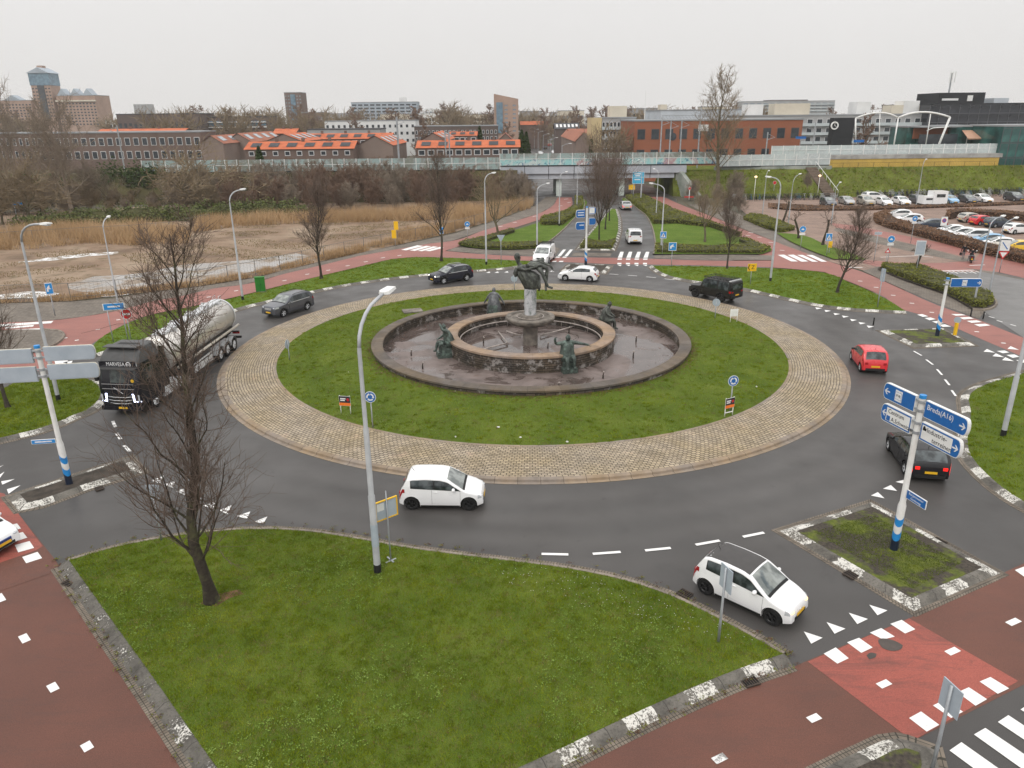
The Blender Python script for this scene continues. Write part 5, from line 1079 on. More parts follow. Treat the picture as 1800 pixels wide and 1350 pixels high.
# ---------------------------------------------------------------- parked cars
PROTO = {}
def parked(kind, paint, px, py, heading, label):
    spec = {'city': (CITY, (0.80, 1.50), ((0.98, 1.98), (2.04, 3.02)), (3.20, 3.44)), 'hatch': (GOLFS, (1.15, 2.05), ((1.45, 2.45), (2.52, 3.55)), (3.72, 4.12)),
            'suv': (SUVA, (1.15, 2.0), ((1.45, 2.5), (2.56, 3.7)), (4.05, 4.28)), 'compact': (COMPACT, (1.12, 1.95), ((1.42, 2.45), (2.5, 3.3)), (3.58, 3.86)), 'saloon': (SEDAN, (1.3, 2.1), ((1.5, 2.55), (2.6, 3.4)), (3.42, 3.9))}[kind]
    loc = at(px, py, 0.010)
    if kind not in PROTO:
        PROTO[kind] = car('parked_car', label, spec[0], paint, loc, rad(heading), spec[1], None, spec[2], spec[3], M_RIM, group='cars parked by the station', seams=(), plate=True); return
    T = copy_tree(PROTO[kind]); T.location = loc; T.rotation_euler[2] = rad(heading); T['label'] = label
    for ch in T.children:
        for sl in ch.material_slots:
            if sl.material and sl.material.name.endswith('car_paint'): sl.link = 'OBJECT'; sl.material = paint
U = -90
for k, pnt, x, y, h, l in (
 ('hatch', P_GREY, 1455, 361, U, 'grey parked car, first from the left of the row below the bicycle racks'), ('compact', P_SILVER, 1487, 359, U, 'silver grey parked car, second from the left in the row below the embankment'),
 ('suv', P_BEIGE, 1521, 360, U, 'beige parked car with a pale windscreen, third in the row below the embankment'), ('suv', P_WHITE, 1535, 352, 8, 'white parked SUV seen side on, behind the row below the stairs'),
 ('compact', P_WHITE, 1553, 360.5, U, 'white parked hatchback in front of the white SUV, below the embankment stairs'), ('saloon', P_WHITE, 1583, 359, U, 'white parked saloon facing the camera, between the hatchback and the dark car'),
 ('suv', P_GREY, 1613, 358, U, 'dark grey parked car left of the two white caravans'), ('compact', P_BLUE, 1668, 357, U, 'light blue parked car right of the white caravans'),
 ('hatch', P_GREY, 1700, 356, U, 'grey parked car between the light blue car and the white saloon'), ('saloon', P_WHITE, 1726, 354.5, U, 'white parked saloon right of the grey car in the upper row'), ('suv', P_GREY, 1782, 353, U, 'dark parked SUV at the right end of the upper row'),
 ('hatch', P_WHITE, 1577, 384, 168, 'white parked car behind the hedge, topmost in the lower lot'), ('hatch', P_WHITE, 1595, 392, 168, 'white parked car behind the hedge, nose beside a blue sign'), ('hatch', P_DBLUE, 1634, 402, 166, 'dark blue parked hatchback behind the brown hedge'),
 ('saloon', P_WHITE, 1671, 413, 166, 'white parked saloon behind the no-parking sign'), ('hatch', P_WHITE, 1686, 418, 166, 'white parked car squeezed behind the white saloon by the hedge'), ('suv', P_WHITE, 1708, 424, 164, 'white parked car with dark rear window, behind the hedge'),
 ('compact', P_BLUE, 1734, 430, 164, 'light blue parked car behind the hedge in the lower lot'), ('compact', P_WHITE, 1751, 437, 164, 'white parked car between the light blue and the yellow car'), ('compact', P_YELLOW, 1786, 443, 164, 'yellow parked car at the right end of the hedge'),
 ('compact', P_BEIGE, 1706, 390, 12, 'beige parked car with rear to the camera, leftmost of the back row'), ('compact', P_RED, 1727, 395, 12, 'red parked car in the back row of the lower lot'), ('hatch', P_DBLUE, 1754, 399, 12, 'dark blue parked hatchback right of the red car'), ('compact', P_WHITE, 1788, 410, 12, 'white parked car right of the dark blue hatchback, at the edge')):
    parked(k, pnt, x, y, h, l)
for x, y, sz, l in ((1627, 361, (2.2, 2.0, 1.3), 'low white parked trailer beside the taller white caravan'), (1645, 361, (2.6, 2.2, 2.2), 'tall white caravan parked in the upper row of cars')):
    T = thing('caravan', l, 'caravan', at(x, y, 0.01), 0.05); b = MB(); b.box((0, 0, 0.35+sz[2]/2), sz, top=0.94); b.build('body', P_WHITE, T)
    b = MB(); b.box((0, -sz[1]/2*0.99, 0.35+sz[2]*0.65), (sz[0]*0.6, 0.03, sz[2]*0.25)); b.build('window', M_GLASS, T)
    for sd in (1, -1): wheel(T, 0, sd*sz[1]*0.42, 0.3, 0.16, M_RIM, sd)
# cars in the far street
for k, (x, y, pnt, h, l) in enumerate(((958, 262, P_BLACK, 95, 'black car in the street beyond the viaduct'), (966, 257, P_RED, 95, 'red car parked in the street beyond the viaduct'), (962, 250, P_SILVER, 95, 'silver car in the street beyond the viaduct'), (950, 272, P_WHITE, -85, 'white car coming towards the viaduct in the far street'), (973, 270, P_WHITE, -85, 'second white car by the viaduct in the far street'))):
    parked('hatch', pnt, x, y, h, l); 
# ================================================================ lamp posts, signs and small street furniture
M_GALV = simple('galvanised_steel', (0.40, 0.42, 0.44), (0.30, 0.315, 0.33), 3, 0.45, 0.35)
M_GREYP = simple('light_grey_pole_paint', (0.46, 0.47, 0.48), (0.36, 0.37, 0.385), 1.5, 0.45)
M_SIGNB = simple('sign_back_grey', (0.40, 0.45, 0.50), (0.34, 0.39, 0.44), 1.5, 0.5)
M_SIGNW = simple('sign_white', (0.78, 0.78, 0.76), (0.70, 0.70, 0.68), 3, 0.4)
M_SIGNB2 = simple('light_sign_blue', (0.02, 0.25, 0.62), (0.018, 0.22, 0.55), 6, 0.4)
M_SIGNY = simple('sign_yellow', (0.85, 0.50, 0.01), (0.78, 0.46, 0.01), 6, 0.4)
M_SIGNR = simple('sign_red', (0.60, 0.015, 0.02), None, 6, 0.4)
M_POLEW = simple('white_pole_paint', (0.74, 0.74, 0.72), (0.62, 0.61, 0.58), 1.8, 0.45)
M_POLEB = simple('navy_pole_paint', (0.010, 0.018, 0.04), None, 4, 0.4)
M_LED = simple('pale_lamp_lens', (0.72, 0.74, 0.76), (0.6, 0.62, 0.64), 8, 0.25)
def lamp(base, ybend, head, label, name='street_lamp', group='street lamps round the junction', r=0.105, m=M_GREYP, foot=True, ztop=None, z0=0.13, headsize=(0.62, 0.30), rise=None):
    p = at(*base, z0); zt = ztop or height_at(p, ybend); hp = at(head[0], head[1], zt + (0.55 if rise is None else rise)); d = Vector((hp.x-p.x, hp.y-p.y, 0))
    L = max(0.4, min(d.length, 2.3)); d = d.normalized() if d.length > 0.01 else Vector((1, 0, 0)); rz = math.atan2(d.y, d.x)
    T = thing(name, label, 'street lamp', p, rz, group); h = zt - z0; R_ = 0.55 if rise is None else rise
    b = MB(); b.tube([(0, 0, 0), (0, 0, h*0.34), (0, 0, h*0.345), (0, 0, h*0.62), (0, 0, h*0.625), (0, 0, h*0.93)], [r, r*0.98, r*0.80, r*0.76, r*0.62, r*0.55], 12); b.build('pole', m, T, angle=50)
    b = MB(); pts = [(0, 0, h*0.925)] + [(L*0.75*(1-math.cos(a)), 0, h*0.93 + (h*0.07+R_*0.8)*math.sin(a)) for a in (0.3, 0.6, 0.9, 1.2, 1.45)] + [(L*0.95, 0, h + R_*0.92)]
    b.tube(pts, r*0.50, 10); b.build('arm', m, T, smooth=True)
    b = MB(); x0 = L*0.9; w_ = headsize[1]; z = h + R_*0.92
    b.add([(x0, -w_*.25, z-0.03), (x0+0.15, -w_*.5, z-0.04), (x0+headsize[0], -w_*.42, z+0.02), (x0+headsize[0], w_*.42, z+0.02), (x0+0.15, w_*.5, z-0.04), (x0, w_*.25, z-0.03),
           (x0, -w_*.2, z+0.06), (x0+0.15, -w_*.42, z+0.08), (x0+headsize[0]*.98, -w_*.36, z+0.10), (x0+headsize[0]*.98, w_*.36, z+0.10), (x0+0.15, w_*.42, z+0.08), (x0, w_*.2, z+0.06)],
          [(5, 4, 3, 2, 1, 0), (6, 7, 8, 9, 10, 11)] + [(k, (k+1) % 6, (k+1) % 6+6, k+6) for k in range(6)]); b.build('lamp_head', M_SIGNW, T, fixn=True)
    b = MB(); b.box((x0+headsize[0]*0.58, 0, z-0.04), (headsize[0]*0.6, w_*0.6, 0.05)); b.build('lamp_lens', M_LED, T)
    if foot: b = MB(); b.tube([(0, 0, 0.0), (0, 0, 0.34)], r*1.08, 12); b.build('foot_band', M_TRIM, T, angle=50)
    return T
L1 = lamp((664, 1005), 0, (684, 507), 'tall grey street lamp on the front lawn, left of the white city car', ztop=9.3, r=0.125, headsize=(0.80, 0.42), rise=0.75)
b = MB(); b.lathe([(0.128, 1.1), (0.131, 1.1), (0.131, 2.0), (0.128, 2.0)], 16); b.build('sleeve', M_SIGNB, L1, angle=50)
lamp((103, 703), 402, (92, 394), 'grey street lamp behind the blank white direction boards', r=0.115, headsize=(0.75, 0.36), rise=0.4)
lamp((207, 532), 392, (190, 381), 'thin grey street lamp behind the blue street name sign', foot=False, z0=0.0, r=0.085, rise=0.3)
lamp((427, 527), 342, (424, 333), 'grey street lamp right of the green cabinet, on the narrow verge', rise=0.3)
lamp((855, 465), 309, (866, 304), 'grey street lamp left of the bronze carrying statue, on the far verge', rise=0.2)
lamp((944, 435), 328, (967, 322), 'grey street lamp left of the northern road, by the hedge', rise=0.2)
lamp((983, 397), 306, (997, 302), 'thin grey street lamp right of the second lamp, beside the northern road', rise=0.15, r=0.09)
lamp((1014, 366), 291, (1030, 287), 'thin grey street lamp by the left viaduct pier', rise=0.1, r=0.09)
lamp((1126, 354), 283, (1114, 279), 'thin grey street lamp right of the blue motorway board', rise=0.1, r=0.09)
lamp((1153, 382), 300, (1140, 295), 'thin grey street lamp in the hedge right of the northern road', rise=0.1, r=0.09)
lamp((1162, 437), 327, (1141, 322), 'grey street lamp behind the blue pedestrian sign', rise=0.15)
lamp((1354, 494), 317, (1354, 311), 'grey street lamp in the lawn behind the black off-road car', rise=0.25)
lamp((1763, 766), 0, (1765, 340), 'tall grey lamp pole on the right edge lawn, its top out of frame', ztop=9.5, r=0.125)
lamp((1340, 379), 303, (1354, 299), 'thin lamp post at the entrance of the brick car park', foot=False, r=0.08, m=M_GALV, z0=0.01, rise=0.1)
lamp((1385, 398), 318, (1418, 303), 'curved lamp post in the brick street, left of the parked cars', foot=False, r=0.09, m=M_GALV, z0=0.01, rise=0.9)
lamp((1461, 394), 333, (1492, 315), 'curved lamp post right of the pollard tree, in the brick street', foot=False, r=0.09, m=M_GALV, z0=0.01, rise=0.9)
lamp((1610, 363), 287, (1640, 276), 'curved lamp post between the parked cars of the upper row', foot=False, r=0.09, m=M_GALV, z0=0.01, rise=0.6)
lamp((1712, 533), 388, (1762, 380), 'lamp post standing in the long hedge bed at the right', r=0.09, rise=0.2, m=M_GALV)
lamp((1738, 518), 393, (1800, 380), 'slim lamp post behind the long hedge bed, arm reaching right', foot=False, r=0.07, rise=0.3, m=M_GALV)
for k, (bx, by, ty, l) in enumerate(((1325, 349, 312, 'leftmost of the small globe lamps below the embankment'), (1437, 343, 310, 'small globe lamp left of the embankment stairs'), (1605, 332, 299, 'small globe lamp right of the embankment stairs'), (1700, 328, 295, 'small globe lamp by the bicycle racks, third from the left'), (1777, 325, 294, 'rightmost of the small globe lamps by the bicycle racks'))):
    p = at(bx, by, 0.5); T = thing('park_lamp', l, 'park lamp', p, 0, 'small globe lamps below the embankment'); h = max(2.5, height_at(p, ty) - 0.5)
    b = MB(); b.tube([(0, 0, -0.5), (0, 0, h)], [0.06, 0.045], 8); b.build('pole', M_SIGNW, T, smooth=True)
    b = MB(); b.ball((0, 0, h+0.12), (0.28, 0.28, 0.20), 10, 7); b.build('lamp_shade', emis('lit_globe_lamp', (1.0, 0.72, 0.42), 1.0) if k < 3 else M_SIGNW, T, smooth=True)

# ---------------------------------------------------------------- traffic signs
def disc_sign(T, r, z, face, back=M_SIGNB, rim=None):
    b = MB(); b.lathe([(0, -0.012), (r, -0.012), (r, 0.012), (0, 0.012)], 28, (0, 0, z), axis='x'); b.build('sign_plate', back, T, angle=40, fixn=True)
    b = MB(); b.disc((0.016, 0, z), r*0.98, 28, 0, 'x'); f = b.build('sign_face', rim or M_SIGNW, T)
    b = MB(); b.disc((0.020, 0, z), r*0.90, 28, 0, 'x'); b.build('sign_field', face, f)
    return f
def rect_sign(T, w_, h_, z, face, back=M_SIGNB, rim=None, y0=0.0):
    b = MB(); b.span(-0.014, 0.012, y0-w_/2, y0+w_/2, z-h_/2, z+h_/2); b.build('sign_plate', back, T)
    b = MB(); b.span(0.0125, 0.016, y0-w_*0.49, y0+w_*0.49, z-h_*0.49, z+h_*0.49); f = b.build('sign_face', rim or M_SIGNW, T)
    if face: b = MB(); b.span(0.0165, 0.020, y0-w_*0.45, y0+w_*0.45, z-h_*0.44, z+h_*0.44); b.build('sign_field', face, f)
    return f
def post(T, h, r=0.032, m=M_GALV, x=-0.045, y=0.0, lean=0.0):
    b = MB(); b.tube([(x, y, 0), (x+lean*0.3, y, h*0.3), (x, y, h)], [r*1.25, r*1.2, r], 8); b.build('post', m, T, smooth=True)
def sign(base, ytop, face_deg, label, name='traffic_sign', group=None, z0=0.13):
    p = at(*base, z0); h = height_at(p, ytop) - z0
    return thing(name, label, 'sign', p, rad(face_deg), group), h
def glyph(f, pts, m, x=0.024, th=0.004):
    """flat symbol in the sign's plane (y to the viewer's right when looking at the face is -y): pts are (right, up)"""
    b = MB(); b.prism([(-a, c) for a, c in pts], th, 'x'); b.v = [(x, q[1], q[2]) if q[0] < 0 else (x+th, q[1], q[2]) for q in b.v]; b.build('symbol', m, f, fixn=True)
def arc_arrow(f, r, a0, a1, z, m, w_=0.05):
    pts = []; n = 8
    for i in range(n+1): a = rad(a0+(a1-a0)*i/n); pts.append(((r+w_)*math.cos(a), z+(r+w_)*math.sin(a)))
    a = rad(a1); t_ = rad(a1 + (22 if a1 > a0 else -22)); pts += [((r+w_*2)*math.cos(a), z+(r+w_*2)*math.sin(a)), (r*math.cos(t_*1.0), z+r*math.sin(t_)), ((r-w_*2)*math.cos(a), z+(r-w_*2)*math.sin(a))]
    for i in range(n+1): a = rad(a1+(a0-a1)*i/n); pts.append(((r-w_)*math.cos(a), z+(r-w_)*math.sin(a)))
    glyph(f, pts, m)
# the roundabout signs on the island
for (bx, by, ty, deg, l, front) in ((1284, 722, 660, -80, 'round blue roundabout sign at the right front of the island lawn', 1), (655, 752, 688, -95, 'round blue roundabout sign hidden behind the tall lamp pole', 1), (508, 632, 597, 170, 'round sign seen from its grey back at the left of the island lawn', 0), (1257, 559, 525, 60, 'round sign seen from its grey back at the upper right of the island', 0), (904, 510, 484, 92, 'round sign seen from behind, left of the statue on the far island edge', 0)):
    T, h = sign((bx, by), ty, deg, l, z0=0.3, group='roundabout signs on the island'); r = 0.31; post(T, h-0.05); f = disc_sign(T, r, h-r, M_BLUE)
    for k in range(3): arc_arrow(f, 0.165, 100+120*k, 195+120*k-10, h-r, M_LET, 0.038)
# advertisement boards on two legs
for (bx, by, ty, deg, l, front) in ((608, 727, 700, -100, 'black and orange board on two legs at the left front of the island lawn', 1), (1281, 731, 699, -62, 'black and orange board on two legs at the right front of the island lawn', 1), (1289, 566, 545, 100, 'white back of a small board on two legs at the upper right of the island', 0)):
    p = at(bx, by, 0.3); T = thing('advertising_board', l, 'board', p, rad(deg), 'small boards on the island lawn'); h = 1.25; T.scale = (0.78, 0.78, 0.85)
    for y in (-0.36, 0.36): post(T, h, 0.025, M_SIGNW, -0.03, y)
    if by > 725 and bx > 1000: b = MB(); b.span(-0.05, -0.01, -0.36, 0.36, 0.22, 0.27); b.build('cross_bar', M_SIGNW, T)
    b = MB(); b.span(-0.012, 0.012, -0.42, 0.42, 0.55, 1.22); b.build('board', M_SIGNW, T)
    b = MB(); b.span(0.0125, 0.016, -0.41, 0.41, 0.76, 1.21); b.build('black_field', simple('board_black', (0.02, 0.02, 0.03), None, 5, 0.4), T)
    b = MB(); b.span(0.0125, 0.016, -0.41, 0.41, 0.56, 0.757); b.build('orange_field', simple('board_orange', (0.85, 0.22, 0.02), (0.75, 0.12, 0.02), 5, 0.4), T)
    b = MB(); b.lathe([(0.10, 0.018), (0.05, 0.020), (0.03, 0.018)], 14, (0, 0.24, 0.98), axis='x'); b.build('logo', M_SIGNR, T)
    for z, w_ in ((1.04, 0.40), (0.92, 0.34)): b = MB(); b.span(0.017, 0.020, -0.32, -0.32+w_, z-0.04, z+0.04); b.build('text_line', M_LET, T)
# small signs seen from the back
def back_sign(base, ytop, deg, w_, h_, label, r=0.03, group=None, face=M_SIGNB2, lean=0):
    T, h = sign(base, ytop, deg, label, group=group); post(T, h-0.02, r); rect_sign(T, w_, h_, h-h_/2, face, rim=M_BLUE); return T
back_sign((1265, 1127), 997, 18, 0.60, 0.80, 'square sign seen from its grey back in front of the car with the black roof', 0.035)
back_sign((1641, 1352), 1204, 12, 0.60, 0.80, 'square sign seen from its grey back at the lower right red cycle path', 0.04)
back_sign((285, 948), 852, 80, 0.60, 0.60, 'small sign on a thin pole behind the big bare tree')
back_sign((1543, 540), 472, 20, 0.45, 1.1, 'narrow tall sign seen edge-on in the right lawn beside the cycle path', 0.035)
back_sign((126, 447), 414, 100, 0.8, 0.8, 'small sign back at the far left of the verge') if False else None
# yellow-framed board on a stand by the near lamp
T, h = sign((686, 985), 873, 130, 'grey board with a yellow frame on a steel stand, beside the tall front lamp'); post(T, h+0.25, 0.022)
b = MB(); b.span(-0.012, 0.012, -0.42, 0.42, h-0.85, h-0.15); b.build('board', M_SIGNB, T)
for (y0, y1, z0_, z1_) in ((-0.46, 0.46, h-0.15, h-0.11), (-0.46, 0.46, h-0.89, h-0.85), (-0.46, -0.42, h-0.85, h-0.15), (0.42, 0.46, h-0.85, h-0.15)): b = MB(); b.span(-0.03, 0.03, y0, y1, z0_, z1_); b.build('frame', M_SIGNY, T)
b = MB(); b.span(-0.016, -0.013, 0.1, 0.38, h-0.5, h-0.2); b.build('label', M_SIGNW, T)
b = MB(); b.span(-0.08, -0.02, -0.22, 0.22, 0.0, 0.03); b.span(-0.25, 0.2, -0.03, 0.03, 0.03, 0.06); b.build('foot', M_GALV, T)
# blue rectangular signs
def blue_sign(base, ytop, deg, w_, h_, label, sym=None, r=0.03, face=M_SIGNB2):
    T, h = sign(base, ytop, deg, label); post(T, h-0.02, r); f = rect_sign(T, w_, h_, h-h_/2, face); z = h-h_/2
    if sym == 'ped': glyph(f, [(-w_*.36, z-h_*.32), (w_*.36, z-h_*.32), (0, z+h_*.34)], M_LET); glyph(f, [(-0.03, z-h_*.25), (0.06, z-h_*.25), (0.03, z+0.02), (0.0, z+0.14), (-0.04, z)], M_LETB, 0.029)
    elif sym: glyph(f, [(-w_*.3, z-h_*.05), (w_*.1, z-h_*.05), (w_*.1, z-h_*.25), (w_*.32, z-h_*.25), (w_*.32, z+h_*.05), (w_*.1, z+h_*.2), (-w_*.1, z+h_*.32), (-w_*.1, z+h_*.05)], M_LET)
    return T
blue_sign((1164, 447), 407, -95, 0.75, 0.80, 'blue pedestrian crossing sign beside the northern road', 'ped')
blue_sign((1180, 469), 426, -95, 0.85, 0.90, 'blue sign with white arrows on a pole in front of the red cycle path', 'x')
blue_sign((1453, 449), 410, -100, 0.70, 0.90, 'blue crossing sign with yellow mailbox below, left of the bare tree', 'ped')
b = MB(); p = at(1457, 446, 0.02); T = thing('mailbox', 'small yellow box on a post beside the blue crossing sign', 'box', p, 0); b.span(-0.2, 0.2, -0.15, 0.15, 0.75, 1.5); b.build('body', M_SIGNY, T); post(T, 0.75, 0.04, M_GALV, 0)
blue_sign((97, 555), 497, -60, 0.55, 1.0, 'blue cycle route sign beside the wasteland fence at left', 'x', 0.035)
def round_blue(base, ytop, deg, r, label, under=True):
    T, h = sign(base, ytop, deg, label); post(T, h-0.02, 0.03); f = disc_sign(T, r, h-r, M_SIGNB2); glyph(f, [(-r*.5, h-r-r*.25), (r*.5, h-r-r*.25), (r*.25, h-r+r*.1), (0, h-r+r*.35), (-r*.3, h-r+r*.1)], M_LET)
    if under: rect_sign(T, r*1.7, r*0.7, h-2*r-r*0.42, None)
    return T
round_blue((822, 419), 389, -90, 0.38, 'round blue cycle path sign left of the far street lamp')
round_blue((1407, 438), 397, -95, 0.40, 'round blue cycle path sign on the right lawn, near the pollard tree')
round_blue((1559, 468), 414, -95, 0.38, 'round blue sign above a red triangle, right of the bare verge tree')
round_blue((1601, 427), 379, -90, 0.36, 'round blue sign in front of the white parked car')
T, h = sign((777, 428), 399, -90, 'small blue sign hidden in the twigs of the far verge tree'); post(T, h, 0.03); rect_sign(T, 0.5, 0.9, h-0.45, M_SIGNB2)
# no-entry sign, yellow diversion signs, no-parking sign, give-way sign
T, h = sign((230, 596), 543, -75, 'red round no-entry sign on a pole in the verge behind the truck'); post(T, h-0.02); f = disc_sign(T, 0.40, h-0.40, M_SIGNR); glyph(f, [(-0.27, h-0.47), (0.27, h-0.47), (0.27, h-0.33), (-0.27, h-0.33)], M_LET)
T, h = sign((1319, 500), 463, -80, 'yellow diversion sign with a black letter, on the lawn behind the off-road car'); post(T, h-0.02, 0.028); f = rect_sign(T, 0.95, 0.75, h-0.38, M_SIGNY, rim=M_SIGNY)
text('Z', 0.52, T, Matrix.Translation((0.024, 0.08, h-0.39)) @ FACE_X, M_LETB); glyph(f, [(0.22, h-0.65), (0.30, h-0.65), (0.44, h-0.38), (0.30, h-0.10), (0.22, h-0.10), (0.35, h-0.38)], M_LETB)
T, h = sign((695, 432), 388, -100, 'pair of yellow diversion plates on a thin pole by the wasteland fence'); post(T, h, 0.03)
rect_sign(T, 0.6, 1.1, h-0.6, M_SIGNY, rim=M_SIGNY, y0=0.25); rect_sign(T, 0.6, 1.1, h-1.7, M_SIGNY, rim=M_SIGNY, y0=-0.1)
T, h = sign((1110, 345), 335, -90, 'yellow diversion sign below the blue motorway board'); h = max(h, 2.3); post(T, h); rect_sign(T, 1.3, 1.0, h-0.5, M_SIGNY, rim=M_SIGNY)
T, h = sign((1655, 414), 381, -90, 'white no-parking plate with a blue roundel, in front of the white saloon', z0=0.01); post(T, h-0.02); f = rect_sign(T, 0.85, 1.2, h-0.6, None)
b = MB(); b.lathe([(0.30, 0.02), (0.0, 0.022)], 22, (0, 0, h-0.5), axis='x'); b.build('roundel', M_SIGNR, f); b = MB(); b.lathe([(0.23, 0.024), (0.0, 0.026)], 22, (0, 0, h-0.5), axis='x'); b.build('roundel', M_BLUE, f); glyph(f, [(-0.18, h-0.33), (-0.14, h-0.29), (0.18, h-0.65), (0.14, h-0.69)], M_SIGNR, 0.028)
T, h = sign((1757, 478), 422, -105, 'white and red give-way sign under a striped plate, near the yellow car', z0=0.01); post(T, h-0.02, 0.035); rect_sign(T, 0.9, 1.1, h-0.55, None)
b = MB(); b.prism([(-0.52, h-1.15), (0.52, h-1.15), (0, h-2.0)], 0.02, 'x'); f = b.build('sign_plate', M_SIGNR, T, fixn=True); glyph(f, [(-0.34, h-1.26), (0.34, h-1.26), (0, h-1.80)], M_SIGNW, 0.016)
glyph(f, [(-0.3, h-0.9), (0.25, h-0.2), (0.32, h-0.26), (-0.22, h-0.96)], M_BLUE, 0.024)
T, h = sign((1556, 470), 436, -95, 'small white plate with red triangle under the round blue sign'); post(T, h, 0.025); b = MB(); b.prism([(-0.3, h-0.5), (0.3, h-0.5), (0, h)], 0.02, 'x'); f = b.build('sign_plate', M_SIGNR, T, fixn=True); glyph(f, [(-0.17, h-0.43), (0.17, h-0.43), (0, h-0.16)], M_SIGNW, 0.016)
T, h = sign((1610, 482), 422, -95, 'grey rectangular sign back on the small bare sapling by the hedge bed'); post(T, h, 0.035); rect_sign(T, 0.95, 1.5, h-0.8, M_SIGNB, y0=0.0)
T, h = sign((1536, 461), 407, -90, 'slim steel post with a small grey plate, right of the bare verge tree', z0=0.02); post(T, h, 0.035); rect_sign(T, 0.8, 0.3, h-0.2, M_SIGNB)
T, h = sign((881, 465), 413, 88, 'triangular give-way sign seen from behind on the far verge'); post(T, h, 0.03); b = MB(); b.prism([(-0.45, h), (0.45, h), (0, h-0.8)], 0.02, 'x'); b.build('sign_plate', M_SIGNB, T, fixn=True)
T, h = sign((1359, 347), 318, -90, 'small red and white sign by the bicycle racks left of the stairs', z0=0.02); post(T, h, 0.03); disc_sign(T, 0.35, h-0.35, M_SIGNR)
T, h = sign((1211, 352), 331, -90, 'red and white barrier post on the embankment foot right of the tunnel', z0=0.2); h = max(h, 2.5); post(T, h, 0.06, M_SIGNW); rect_sign(T, 0.5, 0.5, h-0.3, M_SIGNR); b = MB(); b.span(-0.06, 0.0, -0.9, 0.9, 0.5, 0.75); b.build('barrier_board', M_SIGNR, T)
T, h = sign((31, 388), 355, -80, 'small blue street sign on a pole at the far left edge', z0=0.02); post(T, h, 0.05); rect_sign(T, 1.6, 0.5, h-0.3, M_SIGNB2, y0=0.6)
# blue street name board in front of the thin lamp
T, h = sign((212, 600), 533, -75, 'light blue street name board standing in the verge behind the truck'); 
for y in (-0.5, 0.5): post(T, h, 0.03, M_GALV, -0.04, y)
f = rect_sign(T, 1.5, 0.5, h-0.25, M_SIGNB2); b = MB(); b.span(0.021, 0.024, -0.42, 0.42, h-0.31, h-0.19); b.build('text_line', M_LET, f)
# yellow bollard on the eastern island, dark bollards
p = at(1678, 589, 0.13); T = thing('bollard', 'yellow bollard with a round grey back plate on the eastern traffic island', 'bollard', p, rad(60)); b = MB(); b.tube([(0, 0, 0), (0, 0, 0.95)], 0.13, 12); b.build('post', M_SIGNY, T, angle=40); b = MB(); b.lathe([(0, -0.02), (0.24, -0.02), (0.24, 0.02), (0, 0.02)], 20, (0, 0, 1.15), axis='x'); b.build('sign_plate', M_SIGNB, T, angle=40, fixn=True)
for x, y, l in ((1535, 571, 'short dark bollard at the tip of the eastern traffic island'), (1706, 556, 'short dark bollard at the east side street crossing'), (1728, 560, 'short dark bollard beside the hedge bed corner')):
    p = at(x, y, 0.01); T = thing('bollard', l, 'bollard', p, 0, 'short dark bollards at the east crossing'); b = MB(); b.tube([(0, 0, 0), (0, 0, 0.5)], 0.055, 10); b.ball((0, 0, 0.53), 0.07, 8, 6); b.build('post', M_TRIM, T, smooth=True)
# green utility cabinet
p = at(459, 513, 0.13); T = thing('utility_cabinet', 'bright green utility cabinet standing on the narrow verge', 'cabinet', p, rad(12)); MG = simple('green_cabinet_paint', (0.035, 0.20, 0.030), (0.028, 0.165, 0.025), 2, 0.5)
b = MB(); b.box((0, 0, 0.72), (0.86, 0.46, 1.36)); b.build('body', MG, T); b = MB(); b.box((0, 0, 1.43), (0.92, 0.52, 0.06)); b.build('lid', MG, T); b = MB(); b.box((0, 0, 0.04), (0.9, 0.5, 0.08)); b.build('base', M_CONC, T)
b = MB(); b.span(-0.005, 0.005, -0.2335, -0.231, 0.1, 1.36); b.build('door_seam', M_SEAM, T); b = MB(); b.box((0.07, -0.24, 0.8), (0.03, 0.03, 0.12)); b.build('handle', M_TRIM, T)

